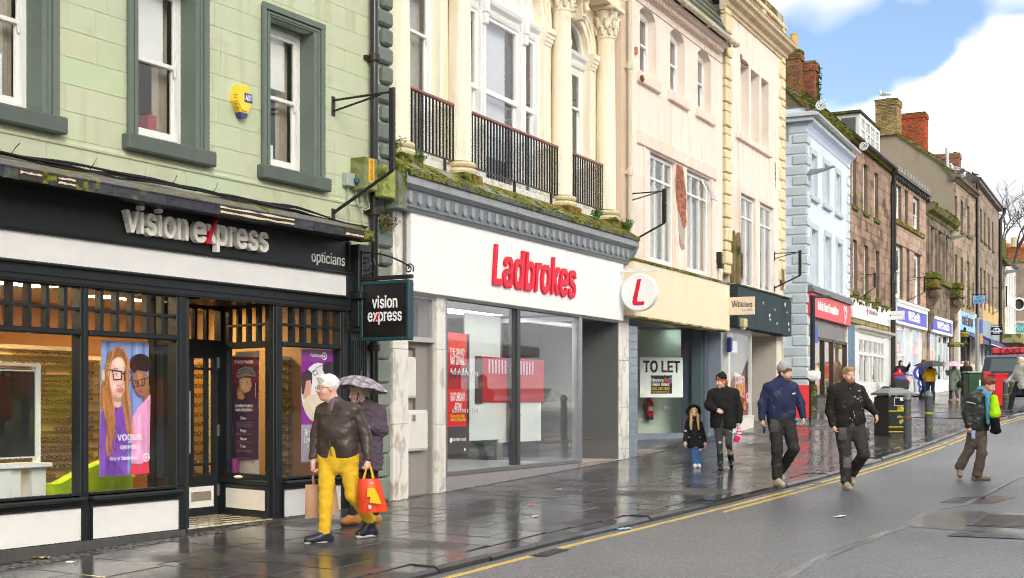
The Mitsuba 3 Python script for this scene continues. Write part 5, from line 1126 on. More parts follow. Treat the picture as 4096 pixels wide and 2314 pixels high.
poster('white letting notice with bold black capitals on the tinted shop window',POSTER_LET,K,.012,lambda t:[(text_w('TO LET',.25,.93,.155+e,2.21+f,t,.001,True),(.015,.015,.02))for e,f in((0,0),(.012,0),(.012,.008),(0,.008))]+[(text_w('Naylors',.075,.30,.37,1.99,t,.001,True),WT),(text_w('Gavin Black',.075,.455,.37,1.89,t,.001,True),WT),(text_w('0191 232 7030',.065,.455,.37,1.795,t,.001,True),(.80,.48,.05)),(text_w('naylorsgavinblack.co.uk',.035,.455,.37,1.737,t,.001,True),(.75,.42,.10)),(ext(LineString([(.72,2.08),(.80,2.0),(.87,1.96),(.87,2.08),(.80,2.03),(.72,1.99),(.72,2.07)]).buffer(.014),t,t+.001),(.65,.08,.06)),(ext(LineString([(.82,2.05),(.87,2.09),(.875,1.99)]).buffer(.014),t+.001,t+.002),(.06,.25,.65))],base='letting_notice',cat_='notice')
# D: taller pink house with three narrow windows
D=Fr(5.20,31.11,26.8)
gd=thing('tall_pink_house','taller pink house with yellow quoins, a heavy cornice and a row of three narrow windows','building')
tw=[(.91,1.64),(1.79,2.56),(2.73,3.43)]
lw_=[(.96,2.20),(2.62,3.92)]
op=unary_union([sbox(a,8.12,b,9.90)for a,b in tw]+[sbox(a,4.38,b,6.66)for a,b in lw_])
wall(D,gd,sbox(.0,4.2,4.90,11.05).difference(op),-.34,.0,'stucco',PK,.75)
put('side_wall',ext(Polygon([(.0,9.6),(.0,11.05),(-7,11.05),(-7,9.6)]),-.08,-.0,'vz'),'stucco',PK2,.8,parent=gd,fr=D)
put('crack',[tube([(-.085,-.2,10.9),(-.085,-.5,10.5),(-.085,-.4,10.2),(-.085,-.8,9.95)],.012,4),tube([(-.085,-.5,10.5),(-.085,-1.1,10.75),(-.085,-1.6,10.7)],.01,4)],'matte',(.2,.14,.1),parent=gd,fr=D)
for a,b in tw:w=sash(D,gd,a+.01,b-.01,8.12,9.88,-.22,9.0,(.72,.72,.72),.05)
put('sill',cbx(.50,3.50,-.3,.08,7.93,8.08,.015),'stucco',PK2,.6,parent=gd,fr=D)
put('broken_head',[sph((1.25,.0,9.93),(.36,.03,.06),1),sph((.95,.0,9.98),(.1,.03,.1),1)],'stone',(.30,.19,.13),.5,parent=gd,fr=D)
for i,(a,b)in enumerate(lw_):
 w=flat_window(D,gd,a+.01,b-.01,4.38,6.64,-.08,((a+b)/2+.0,),(6.11,),.07,(.73,.74,.75))
 put('head',bx(a-.03,b+.03,-.1,.02,6.66,6.78),'stucco',PK2,.5,parent=w,fr=D)
 put('blind',bx((a+b)/2+.05,b-.08,-.35,-.345,6.1,6.6),'matte',(.5,.5,.48),parent=w,fr=D)
put('drip_line',[bx(.80,.83,0,.03,4.4,6.9)],'stucco',PK2,.7,parent=gd,fr=D)
qz=[10.93,10.71,10.28,10.02,9.71,9.53,9.17,8.98,8.62,8.40,8.05,7.85,7.51,7.29,6.95,6.76,6.43,6.2,5.88,5.65,5.33,5.1,4.78,4.55]
for i in range(0,len(qz)-1):
 big=i%2==1
 put('quoin',cbx(-.42 if not big else-.42,.0 if not big else.03,-.1,.055 if not big else.075,qz[i+1]+.012,qz[i]-.012,.02),'stucco',jit((.72,.62,.40),.05),.45,parent=gd,fr=D)
 put('quoin',cbx(4.40 if big else 4.62,4.92,-.1,.06,qz[i+1]+.012,qz[i]-.012,.02),'stucco',jit((.72,.62,.40),.05),.45,parent=gd,fr=D)
pr=name(gd+'__parapet')
put('cornice',[prof([(-.1,10.80),(.04,10.80),(.05,10.86),(.10,10.88),(.12,10.98),(.24,11.02),(.27,11.10),(.34,11.13),(.36,11.20),(-.1,11.24)],-.45,4.95)],'stucco',(.66,.53,.36),.6,parent=pr,fr=D)
put('parapet_wall',[bx(-.45,4.92,-.3,.02,11.22,11.66),bx(-.47,4.96,-.35,.09,11.66,11.76)]+[cbx(x,x+.28,-.3,.07,11.22,11.68,.012)for x in(-.42,1.2,2.7,4.62)],'stucco',(.66,.55,.40),.9,parent=pr,fr=D)
put('blocking_course',[cbx(2.9,4.9,-.35,.0,11.76,12.05,.02)],'moss',(.42,.36,.22),.3,parent=pr,fr=D)
put('coping',[bx(-.5,5.0,-.1,.365,11.20,11.225)],'moss',(.28,.24,.16),.45,parent=pr,fr=D)
put('roof',ext(Polygon([(-.3,11.3),(-.3,11.6),(-4,12.0),(-8,11.6),(-8,11.3)]),-.1,4.9,'vz'),'slate',(.07,.07,.07),.4,parent=gd,fr=D)
room(D,gd,.05,4.8,-3.4,-.36,4.3,7.2,(.2,.19,.18));room(D,gd,.05,4.8,-3.4,-.36,7.5,10.6,(.2,.19,.18))
for i,x in enumerate((.02,.46)):
 k=thing('wall_batten',('weathered timber batten fixed upright beside the yellow quoins','weathered timber batten beside the lower left window of the tall pink house')[i],'batten')
 put('timber',[cbx(x,x+.07,.03,.12,4.36,5.62,.006),cbx(x+.08,x+.14,.05,.11,4.36,5.5,.006)],'moss',(.22,.16,.10),.25,parent=k,fr=D)
 put('bolt',[sph((x+.03,.13,4.6+.3*j),(.015,.01,.015),1)for j in range(3)],'satin',(.1,.08,.07),parent=k,fr=D,kind='stuff')
put('damp_stain',ext(Polygon([(4.02,7.9),(4.10,7.9),(4.11,7.55),(4.08,7.2),(4.04,7.3),(4.03,7.6)]),.0,.004),'moss',(.20,.13,.05),.5,parent=gd,fr=D)
put('bared_corner',ext(Polygon([(4.45,5.1),(4.75,5.08),(4.78,4.7),(4.6,4.55),(4.48,4.8)]),.058,.066),'stone',(.30,.21,.10),.5,parent=gd,fr=D)
bracket(D,'empty black sign bracket at the right end of the tall pink house',3.97,5.47,4.86,.70,r=.020,z0=4.55)
# dark fascia over the corner-shop window and passage
df=thing('dark_shopfront','shop with peeling blue-black fascia, painted window and open passage, left of the pale blue house','shopfront')
put('fascia',[cbx(-.22,3.70,-.1,.28,3.30,4.28,.008),cbx(3.71,4.66,-.1,.285,3.28,4.26,.008)],'stucco',(.030,.048,.055),.9,parent=df,fr=D)
u=-.24
while u<4.66:
 L=min(R.uniform(.4,.7),4.68-u);put('lead_coping',bx(u,u+L-.005,-.02,.31,4.28+R.uniform(-.01,.005),4.315),'moss',(.05,.06,.055),.4,parent=df,fr=D);u+=L
for x,z,r in((1.9,4.0,.03),(2.5,3.72,.05),(2.55,3.62,.04),(3.2,3.55,.035),(4.0,4.1,.06),(4.2,3.9,.03),(4.35,3.6,.05),(4.4,3.45,.04),(3.0,3.9,.03)):
 put('paint_flake',ext(Point(x,z).buffer(r,3),.28,.2885),'matte',(.62,.62,.56),parent=df,fr=D)
ws=thing('projecting_sign','cream rectangular projecting sign with black serif name between the two pink houses','sign')
WS=Fr(*C.pt(5.58,.25),117.)
put('board',cbx(.0,.60,-.03,.03,3.535,3.95,.004),'satin',(.72,.60,.47),parent=ws,fr=WS)
put('lettering',[text_w('W',.15,.15,.06,3.715,.031,.003,True),text_w('ilkies',.115,.34,.215,3.715,.031,.003,True),text_w('Est. 1898',.05,.24,.31,3.62,.031,.002,False,.2)],'satin',(.03,.025,.03),parent=ws,fr=WS)
put('lettering_back',[text_w('Wilkies',.115,.48,.06,3.715,.031,.003,True)],'satin',(.03,.025,.03),parent=ws,fr=Fr(*WS.pt(.60,0),297.))
ls=thing('yellow_wall_box','small yellowish box under the cream projecting sign','box');put('body',[cbx(-.1,.16,.28,.40,3.30,3.5,.01),cbx(-.02,.1,.28,.38,3.24,3.30,.006)],'satin',(.55,.47,.25),parent=ls,fr=D)
bb=thing('blue_lantern','dark blue and white alarm box on the pier left of the painted window','alarm box');put('body',[ext(Polygon([(-.2,2.7),(-.06,2.75),(-.06,3.05),(-.12,3.1),(-.2,3.05)]),.0,.10)],'satin',(.03,.035,.16),parent=bb,fr=D);put('top',[ext(Polygon([(-.2,3.05),(-.06,3.05),(-.08,3.16),(-.17,3.16)]),.0,.10)],'satin',(.6,.6,.62),parent=bb,fr=D)
put('white_post',bx(-.06,.07,-.3,.0,.7,3.3),'satin',(.70,.69,.66),parent=df,fr=D)
dw=name(df+'__window')
put('frame',bx(.07,1.85,-.08,.0,3.18,3.3),'satin',(.60,.60,.56),parent=dw,fr=D)
put('frame_post',bx(1.80,1.86,-.08,.002,1.15,3.18),'satin',(.60,.60,.56),parent=dw,fr=D)
put('stallriser',bx(.0,1.99,-.2,.02,.55,1.13),'stucco',(.62,.60,.56),.6,parent=dw,fr=D)
put('sill',cbx(.0,2.0,-.1,.03,1.12,1.18,.006),'satin',(.60,.60,.56),parent=dw,fr=D)
pane(dw,D,.07,1.82,1.16,3.2,-.04)
put('window_graphic',[ext(Polygon([(.62,1.16),(1.80,1.16),(1.80,1.75),(1.5,1.5),(1.2,1.32),(.9,1.2)]),-.07,-.062)],'satin',(.05,.08,.09),parent=dw,fr=D)
cs=thing('window_lettering','white and yellow slanting words in a white outline on the painted shop window','lettering')
put('outline',ext(Polygon([(.62,2.22),(1.42,2.12),(1.42,1.62),(.72,1.78)]).boundary.buffer(.016),-.062,-.058),'satin',WT,parent=cs,fr=D)
V,F=text_w('CORNER',.20,.74,.64,1.97,-.055,.004,True);V[:,2]-=(V[:,0]-.64)*.06;put('white_word',(V,F),'satin',WT,parent=cs,fr=D)
V,F=text_w('SHOP',.20,.5,.84,1.74,-.055,.004,True);V[:,2]-=(V[:,0]-.84)*.06;put('yellow_word',(V,F),'satin',(.80,.66,.04),parent=cs,fr=D)
put('paper_notice',bx(.3,.85,-.07,-.065,2.72,3.0),'satin',(.62,.68,.70),parent=dw,fr=D)
for x,z,r,c in((1.45,1.42,.11,(.42,.48,.16)),(1.68,1.62,.13,(.72,.62,.66)),(1.2,1.27,.07,(.35,.42,.14))):
 put('painted_fruit',ext(Point(x,z).buffer(r,8).difference(Point(x+.03,z+.02).buffer(r*.45,6)),-.06,-.056),'satin',c,parent=dw,fr=D)
put('passage',[bx(1.9,1.97,-2.6,-.1,.6,3.3),bx(4.15,4.9,-2.6,.0,.7,3.3),bx(1.9,4.9,-2.7,-2.6,.6,3.3),bx(1.9,4.2,-2.6,-.05,3.28,3.34)],'stucco',(.52,.48,.43),.85,parent=df,fr=D)
put('passage_floor',bx(1.95,4.2,-2.6,.0,.5,.86),'wetflag',(.08,.075,.07),.8,parent=df,fr=D)
put('corner_post',cbx(4.2,4.6,-.2,.02,.85,3.28,.01),'stucco',(.68,.64,.52),.8,parent=df,fr=D)
put('house_mark',text_w('H',.16,.09,4.33,2.38,.021,.003,True),'satin',(.55,.38,.02),parent=df,fr=D)
room(D,df,.0,1.9,-3.0,-.3,.9,3.25,(.30,.33,.33))
# ------------------------------------------------------------------ E: pale blue house with grey corner stones
def gable_roof(par,fr,u0,u1,v0,z0,vr,zr,col=(.07,.065,.06),age=.8,mat='slate'):
 k=name(par+'__roof')
 put('slope',ext(Polygon([(v0,z0),(vr,zr),(2*vr-v0,z0),(2*vr-v0,z0-.2),(v0-.1,z0-.2)]),u0,u1,'vz'),mat,col,age,parent=k,fr=fr)
 rows=14;g=[]
 for i in range(rows):
  t0,t1=i/rows,(i+1.1)/rows
  a=(v0+(vr-v0)*t0,z0+(zr-z0)*t0);b=(v0+(vr-v0)*t1,z0+(zr-z0)*t1)
  g.append((np.array([[u0,a[0]+.01,a[1]+.045],[u1,a[0]+.01,a[1]+.045],[u1,b[0],b[1]+.01],[u0,b[0],b[1]+.01],[u0,a[0]+.01,a[1]],[u1,a[0]+.01,a[1]]]),np.array([[0,1,2],[0,2,3],[4,5,1],[4,1,0]])))
 put('slate_course',g,mat,col,age,parent=k,fr=fr,kind='stuff')
 return k
def chimney(par,fr,u0,u1,v0,v1,z0,z1,col,age,pots=(),cap=True,mat='stone'):
 k=name(par+'__chimney')
 put('core',bx(u0+.01,u1-.01,v0+.01,v1-.01,z0,z1),'matte',(.22,.19,.15),parent=k,fr=fr)
 g=[];z=z0;i=0;cols=[]
 while z<z1-.02:
  out=.05 if cap and z>z1-.34 and z<z1-.1 else 0
  for(a0,a1,fixed,axis)in((u0,u1,v1,'v'),(v0,v1,u0,'u')):
   x=a0+(-.11 if i%2 else 0)
   while x<a1:
    p,q=max(x+.006,a0),min(x+.216,a1);x+=.225
    if q-p<.03:continue
    d=R.uniform(0,.008)+out
    g.append(bx(p,q,fixed-.02,fixed+.008+d,z+.006,z+.066)if axis=='v' else bx(fixed-.008-d,fixed+.02,p,q,z+.006,z+.066))
    cols.append(jit(col,.3))
  z+=.075;i+=1
 us=np.vstack([np.tile([enc(c),age],(8,1))for c in cols])
 V,F=cat(*g);key=put('brickwork',(V,F),mat,fr=fr,parent=k,uv=us,kind='stuff')
 put('top',[bx(u0-.04,u1+.04,v0-.04,v1+.04,z1-.02,z1+.06)],'moss',(.25,.2,.14),.45,parent=k,fr=fr)
 for(u,v,h,r,c)in pots:put('pot',lathe([(r*1.1,z1+.05),(r,z1+.1),(r*.82,z1+h-.05),(r*.92,z1+h-.04),(r*.92,z1+h)],12,(u,v,0)),'matte',c,parent=k,fr=fr,smooth=40)
 return k
Eb=Fr(9.371,41.161,25.3)
E=Eb
BL,BG=(.62,.70,.80),(.47,.53,.56)
ge=thing('pale_blue_house','pale blue painted house with grey corner stones and white scrolls on its gutter','building')
tw=[(.42,1.15),(2.36,3.12),(4.35,5.08)];mw_=[(.46,1.28),(2.55,3.37),(4.54,5.36)]
op=unary_union([sbox(a,8.10,b,9.45)for a,b in tw]+[sbox(a,5.30,b,7.06)for a,b in mw_])
wall(E,ge,sbox(-.30,4.9,6.65,10.6).difference(op),-.34,.0,'stucco',BL,.3)
put('side_wall',ext(Polygon([(.0,.8),(.0,10.75),(-4.0,15.0),(-8,10.7),(-8,.8)]),-.31,-.28,'vz'),'stucco',BL,.35,parent=ge,fr=E)
put('gable',ext(Polygon([(.0,10.78),(-4.0,15.05),(-8,10.72)]),-.335,-.27,'vz'),'stone',(.24,.20,.12),.7,parent=ge,fr=E)
put('gable_coping',ext(Polygon([(.12,10.80),(-4.0,15.18),(-4.0,15.0),(.06,10.66)]),-.40,-.15,'vz'),'moss',(.18,.16,.10),.6,parent=ge,fr=E)
put('gable_coping',ext(Polygon([(.12,10.80),(-4.0,15.18),(-4.0,15.0),(.06,10.66)]),6.5,6.8,'vz'),'moss',(.18,.16,.08),.75,parent=ge,fr=E)
gable_roof(ge,E,-.2,6.6,.2,10.72,-4.0,14.9,(.12,.10,.07),.9)
for i,(a,b)in enumerate(tw+mw_):
 z0,z1=(8.10,9.45)if i<3 else(5.30,7.06)
 w=sash(E,ge,a+.01,b-.01,z0,z1-.02,-.16,z0+(z1-z0)*.52,(.70,.71,.72),.05,curtain=(.4,.4,.4)if i%2 else None)
 put('surround',[cbx(a-.20,a,-.05,.03,z0,z1,.006),cbx(b,b+.18,-.05,.03,z0,z1,.006),cbx(a-.20,b+.18,-.05,.034,z1,z1+.19,.006)],'stucco',BG,.2,parent=w,fr=E)
 put('sill',cbx(a-.24,b+.22,-.2,.11,z0-.15,z0,.012),'stucco',BG,.35,parent=w,fr=E)
qz=[.95,1.3,1.62,1.95,2.28,2.6,2.93,3.26,3.6,3.93,4.27,4.6,4.92,5.24,5.55,5.83,6.15,6.46,6.76,7.05,7.38,7.66,7.99,8.32,8.64,8.97,9.30,9.64,9.95,10.24]
for i in range(len(qz)-1):
 lo,hi=qz[i],qz[i+1];big=i%2==0
  # wraps the corner: long face along the side wall or along the front, in turn
 if big:g=[cbx(-.345,-.05,-.72,.03,lo+.02,hi-.02,.02)]
 else:g=[cbx(-.355,.16,-.42,.06,lo+.02,hi-.02,.02)]
 put('quoin',g,'stucco',jit(BG,.03),.2,parent=ge,fr=E)
 if lo>4.9:put('quoin',cbx(6.22 if big else 6.42,6.69,-.1,.05,lo+.02,hi-.02,.02),'stucco',jit((.58,.64,.70),.03),.2,parent=ge,fr=E)
ec=name(ge+'__eaves')
put('cove',prof([(-.1,9.98),(.02,9.98),(.05,10.1),(.12,10.22),(.24,10.32),(.26,10.40),(-.1,10.45)],-.3,6.7),'stucco',(.52,.60,.72),.4,parent=ec,fr=E)
put('cove_return',ext(Polygon([(-.30,9.98),(-.34,10.1),(-.42,10.22),(-.52,10.32),(-.54,10.42),(-.2,10.45)]).buffer(0),-3,6.0,'uz')if 0 else bx(-.52,-.28,-3.5,.26,10.32,10.46),'stucco',(.45,.50,.56),.4,parent=ec,fr=E)
q=np.linspace(-math.pi,0,9)
put('gutter',[ext(Polygon([(.34+.085*math.cos(t),10.56+.085*math.sin(t))for t in q]),-.5,6.85,'vz'),bx(-.60,-.46,-3.4,.4,10.46,10.56),bx(-.55,-.35,-3.4,.3,10.56,10.60)],'stucco',(.56,.58,.60),.4,parent=ec,fr=E)
t=np.linspace(.6,4.3*math.pi,36);rr=.015+.0115*t
for uu,vv,zz_ in((-.42,.48,10.78),(6.8,.50,10.78)):
 put('scroll',tube(np.stack([uu+0*t,vv+rr*np.cos(t),zz_+rr*np.sin(t)],1),.032,6),'satin',(.66,.68,.68),parent=ec,fr=E)
put('side_pipe',tube([(-.36,-.55,10.3),(-.36,-.55,9.75)],.025,6),'satin',(.3,.25,.2),parent=ge,fr=E)
room(E,ge,-.2,6.5,-3.0,-.36,5.0,7.3,(.2,.2,.2));room(E,ge,-.2,6.5,-3.0,-.36,7.9,9.9,(.2,.2,.2))
chimney(ge,E,6.30,6.95,-2.38,-1.72,12.2,14.36,(.22,.115,.05),.25,((6.62,-1.98,.72,.16,(.62,.40,.12)),))
put('moss_cap',[sph((6.62,-2.0,14.36),(.42,.40,.16),2)],'moss',(.16,.15,.03),.95,parent=ge+'__chimney',fr=E,smooth=True)
# charity shop below, red fascia
er=thing('red_shopfront','charity shop with red fascia and black framed windows under the pale blue house','shopfront')
put('fascia',cbx(-.16,6.30,-.05,.15,4.225,4.97,.008),'satin',(.66,.055,.07),parent=er,fr=E)
put('slate_ledge',[bx(-.2,6.35,-.05,.24,4.98,5.10),bx(-.2,6.35,-.05,.17,5.1,5.2)],'slate',(.14,.14,.15),.2,parent=er,fr=E)
put('lettering',[text_w('British Heart Foundation',.27,3.2,.75,4.48,.15,.012,True),ext(LineString([(5.25,4.36),(5.05,4.62),(4.98,4.75),(5.08,4.86),(5.22,4.80),(5.25,4.7),(5.28,4.80),(5.42,4.86),(5.52,4.75),(5.45,4.62),(5.25,4.36),(5.1,4.28)]).buffer(.025),.15,.16)],'satin',WT,parent=er,fr=E)
put('shutter_blind',[bx(.05+i*.16,.19+i*.16,-.06+.01*(i%2),.0,3.62+.02*math.sin(i),4.22)for i in range(38)],'stucco',(.23,.22,.22),.6,parent=er,fr=E,kind='stuff')
ew=name(er+'__window')
put('frame',[bx(x-.06,x+.06,-.12,.02,1.3,3.64)for x in(.05,2.38,3.85,6.2)]+[bx(.0,6.25,-.12,.02,1.62,1.74),bx(0,6.25,-.1,.01,3.54,3.64)],'satin',(.03,.022,.02),parent=ew,fr=E)
put('stallriser',bx(.0,2.4,-.1,.02,1.2,1.64),'satin',(.10,.09,.10),parent=ew,fr=E);put('stallriser',bx(3.85,6.3,-.1,.02,1.2,1.64),'satin',(.05,.045,.05),parent=ew,fr=E)
for a in(-.2,6.28):put('white_post',bx(a,a+.14,-.1,.03,1.1,4.2),'satin',(.66,.66,.65),parent=er,fr=E)
for a,b in((.1,2.32),(2.44,3.8),(3.9,6.14)):pane(ew,E,a,b,1.74,3.54,-.06)
put('step',bx(2.4,3.85,-.2,.15,1.15,1.38),'satin',(.55,.45,.05),parent=er,fr=E)
er_in=room(E,er,.0,6.3,-2.6,-.14,1.25,4.2,(.28,.20,.12));lamp(er_in,E,1.0,5.2,-1.2,-.8,4.18,(7,5.4,3.6))
for i,(u,z,w_,h_,c)in enumerate(((.55,2.0,.5,.75,(.68,.42,.03)),(1.45,1.95,.4,.55,(.5,.5,.5)),(1.1,2.7,.5,.3,(.12,.35,.12)),(2.7,2.9,.3,.3,(.1,.25,.6)),(3.1,2.6,.3,.3,(.7,.6,.1)),(3.3,2.1,.4,.4,(.6,.1,.08)),(2.75,2.2,.3,.4,(.08,.4,.35)),(4.3,2.0,.45,.75,(.35,.55,.1)),(5.0,2.1,.5,.4,(.2,.15,.35)),(5.5,2.6,.4,.5,(.55,.1,.1)))):
 k=thing('shop_stock',('yellow garment','grey boxed stock','green hanging stock','blue packet','yellow packet','red boxed stock','teal boxed stock','lime green garment','purple stock','dark red stock')[i]+' on show behind the charity shop window','goods')
 put('item',mv(sph((0,0,0),(w_/2,.12,h_/2),2),(u,-.45,z))if i in(0,7)else cbx(u-w_/2,u+w_/2,-.6,-.35,z-h_/2,z+h_/2,.03),'cloth' if i in(0,7)else 'satin',c,parent=k,fr=E,smooth=i in(0,7))
# ------------------------------------------------------------------ stone houses further up the street
def stone_house(fr,key,W,z_lo,z_top,openings,zs,L,colf,age,depth=-.3,limit=290,seed=1,bg=(.16,.12,.10)):
 op=unary_union([sbox(*o)for o in openings]);face=sbox(0,z_lo,W,z_top).difference(op)
 wall(fr,key,face,depth,-.008,'stone',bg,age)
 ashlar(fr,key+'__wall',face,zs,L,-.01,.012,'stone',colf,age,gap=.014,ch=.012,seed=seed,limit=limit)
def win_white(fr,par,a,b,z0,z1,v=-.13,rail=None,curtain=None,cols=1,sill=(.10,.085,.05),sill_out=.08,moss=.6):
 w=sash(fr,par,a+.01,b-.01,z0,z1,v,rail or z0+(z1-z0)*.5,(.78,.78,.77),.10,curtain=curtain,cols=cols)
 if sill:put('sill',cbx(a-.1,b+.1,-.25,sill_out,z0-.16,z0,.012),'moss',sill,moss,parent=w,fr=fr)
 return w
Fb=Fr(12.231,47.21,27.0)
gf=thing('dark_stone_house','soot-blackened stone house with a mossy gutter and a white dormer above','building')
tw=[(.50,1.22),(2.45,3.22),(4.45,5.25)];mw_=[(.62,1.40),(2.62,3.40),(4.70,5.45)]
def cF(r):
 return jit((.31,.205,.15),.2)
stone_house(Fb,gf,7.94,5.4,11.05,[(a,8.74,b,10.58)for a,b in tw]+[(a,5.60,b,7.50)for a,b in mw_],[5.4,5.72,6.05,6.38,6.72,7.05,7.38,7.72,8.06,8.40,8.74,9.07,9.40,9.74,10.08,10.42,10.75,11.05],.72,cF,.55,seed=5)
for a,b in tw:win_white(Fb,gf,a,b,8.74,10.56)
for a,b in mw_:win_white(Fb,gf,a,b,5.60,7.48)
put('soot_band',ext(sbox(.0,7.62,7.9,8.1),.012,.03),'stone',(.12,.09,.08),.8,parent=gf,fr=Fb)if 0 else None
k=name(gf+'__gutter');put('gutter',[ext(Polygon([(.26+.09*math.cos(t),11.18+.09*math.sin(t))for t in q]),.0,7.6,'vz'),bx(0,7.94,-.1,.18,11.05,11.14)],'satin',(.03,.03,.03),parent=k,fr=Fb)
put('downpipe',tube([(7.35,.26,11.1),(7.35,.2,10.9),(7.62,.1,10.5),(7.62,.1,1.6)],.055,8),'satin',(.015,.015,.016),parent=k,fr=Fb)
gable_roof(gf,Fb,-.1,7.94,.25,11.2,-4.2,15.3,(.14,.12,.06),1.,'moss')
put('moss_edge',[sph((R.uniform(0,7.8),R.uniform(-.1,.22),11.24),(R.uniform(.06,.2),.08,R.uniform(.03,.07)),1)for _ in range(70)],'moss',(.15,.15,.03),.95,parent=gf,fr=Fb,kind='stuff',smooth=True)
dm=name(gf+'__dormer')
put('cheek',[bx(4.15,4.25,-2.6,-.5,11.2,12.86),bx(4.13,4.15,-2.55,-.55,12.72,12.86),bx(4.13,4.15,-.62,-.5,11.3,12.8),bx(4.13,4.15,-1.3,-1.22,11.3,12.8)],'satin',(.70,.71,.71),parent=dm,fr=Fb)
pane(dm,Fr(*Fb.pt(4.14,-2.4),math.degrees(math.atan2(Fb.n[0],Fb.n[1]))),.0,1.75,11.6,12.7,0.02,'side_pane')
put('cheek_panel',bx(4.142,4.15,-2.4,-.65,11.3,12.72),'satin',(.13,.14,.15),parent=dm,fr=Fb)
put('flat_roof',cbx(4.0,7.94,-2.7,-.42,12.86,12.98,.02),'moss',(.05,.06,.04),.3,parent=dm,fr=Fb)
put('front',[bx(4.15,7.94,-.56,-.5,11.2,11.9),bx(4.15,7.94,-.56,-.48,12.72,12.86)]+[bx(x-.09,x+.09,-.56,-.47,11.9,12.72)for x in(4.3,5.18,6.08,6.98,7.86)],'satin',(.72,.73,.73),parent=dm,fr=Fb)
for a,b in((4.39,5.09),(5.27,5.99),(6.17,6.89),(7.07,7.77)):
 put('sash_bar',[bx(a,b,-.54,-.49,12.28,12.34),bx((a+b)/2-.02,(a+b)/2+.02,-.54,-.49,11.9,12.72)],'satin',(.72,.73,.73),parent=dm,fr=Fb);pane(dm,Fb,a,b,11.9,12.72,-.53)
put('dark_inside',bx(4.25,7.9,-1.6,-1.5,11.2,12.86),'matte',(.06,.06,.07),parent=dm,fr=Fb)
chimney(gf,Fb,.2,.85,-1.92,-1.30,11.8,14.05,(.27,.10,.06),.3)
iv=thing('chimney_ivy','green ivy climbing the second brick chimney from the left','plant');g=[]
for _ in range(420):
 p=np.array([.85+R.uniform(-.02,.06),R.uniform(-1.95,-1.25),12.3+1.6*R.random()**.8])if R.random()<.5 else np.array([R.uniform(.4,.9),-1.28+R.uniform(-.02,.06),12.2+1.75*R.random()])
 d=np.array([R.uniform(-1,1),R.uniform(-1,1),R.uniform(-1,1)]);d/=np.linalg.norm(d);w_=np.cross(d,[.2,.5,1]);w_/=np.linalg.norm(w_);s_=R.uniform(.04,.09)
 g.append((np.array([p,p+d*s_+w_*s_*.6,p+d*s_*2,p+d*s_-w_*s_*.6]),np.array([[0,1,2],[0,2,3]])))
put('foliage',g,'leaf',(.08,.19,.025),parent=iv,fr=Fb)
room(Fb,gf,.1,7.8,-3.,-.32,5.4,7.8,(.16,.15,.14));room(Fb,gf,.1,7.8,-3.,-.32,8.4,10.9,(.16,.15,.14))
bracket(Fb,'thin dark sign bracket between the lower windows of the soot-blackened house',1.96,6.29,5.8,.54,r=.016,z0=5.4)
# white charity shop
fw=thing('white_shop','shop with white fascia, red cross emblem and white panelled glazed doors','shopfront')
put('fascia',cbx(.0,6.95,-.05,.15,4.58,5.30,.008),'satin',(.78,.78,.77),parent=fw,fr=Fb)
put('mossy_top',bx(-.05,7.0,-.05,.2,5.30,5.36),'moss',(.16,.15,.04),.9,parent=fw,fr=Fb)
put('moss_hanging',[sph((R.uniform(.1,6.8),.17,5.28-R.uniform(0,.14)),(R.uniform(.05,.16),.03,R.uniform(.04,.14)),1)for _ in range(26)],'moss',(.12,.16,.02),.95,parent=fw,fr=Fb,kind='stuff',smooth=True)
put('stone_band',[cbx(x,x+.78,-.05,.1,4.40,4.575,.01)for x in np.arange(.0,7.0,.8)],'moss',(.32,.25,.13),.35,parent=fw,fr=Fb,kind='stuff')
put('emblem',[bx(2.46,2.56,.15,.156,4.78,5.12),bx(2.34,2.68,.15,.1565,4.89,5.01)],'satin',(.70,.04,.04),parent=fw,fr=Fb)
put('lettering',text_w('BritishRedCross',.17,1.55,2.82,4.86,.15,.006,False),'satin',(.12,.12,.12),parent=fw,fr=Fb)
put('blue_passage',[bx(.0,.5,-.6,.0,1.5,4.4),bx(.5,.95,-.3,.01,1.4,4.4)],'satin',(.09,.17,.25),parent=fw,fr=Fb)
wh=(.70,.70,.68)
put('shop_cornice',[prof([(-.1,4.12),(.05,4.12),(.08,4.2),(.2,4.25),(.24,4.34),(-.1,4.36)],.95,7.94)],'stucco',(.62,.60,.54),.9,parent=fw,fr=Fb)
put('shop_frame',[bx(.95,7.94,-.12,-.02,3.86,4.14),bx(.95,1.65,-.12,.02,1.45,4.12),bx(6.45,7.3,-.12,.02,1.55,4.12),bx(7.3,7.94,-.12,-.0,1.55,4.4),bx(.95,7.3,-.12,.01,1.4,2.28)]+[cbx(x,x+1.1,.01,.04,1.62,2.15,.01)for x in(1.7,5.2)],'satin',wh,.2,parent=fw,fr=Fb)
fwd=name(fw+'__window')
for x in(1.7,2.5,3.3,4.25,5.1,5.75,6.4):put('mullion',bx(x-.06,x+.06,-.12,.0,2.28,3.86),'satin',wh,parent=fwd,fr=Fb)
put('transom',bx(1.65,6.45,-.12,.0,3.28,3.40),'satin',wh,parent=fwd,fr=Fb)
for a,b in((1.7,2.5),(2.5,3.3),(3.3,4.25),(4.25,5.1),(5.1,5.75),(5.75,6.4)):pane(fwd,Fb,a,b,2.28,3.28,-.06);pane(fwd,Fb,a,b,3.4,3.86,-.06)
fd=name(fw+'__door');put('leaf',[bx(3.45,3.6,-.1,.02,1.5,3.26),bx(4.0,4.14,-.1,.02,1.5,3.26),bx(3.45,4.14,-.1,.02,1.5,2.26)],'satin',(.74,.74,.72),parent=fd,fr=Fb);put('handle',cbx(4.03,4.07,.02,.06,2.4,2.55,.005),'metal',(.55,.42,.2),parent=fd,fr=Fb)
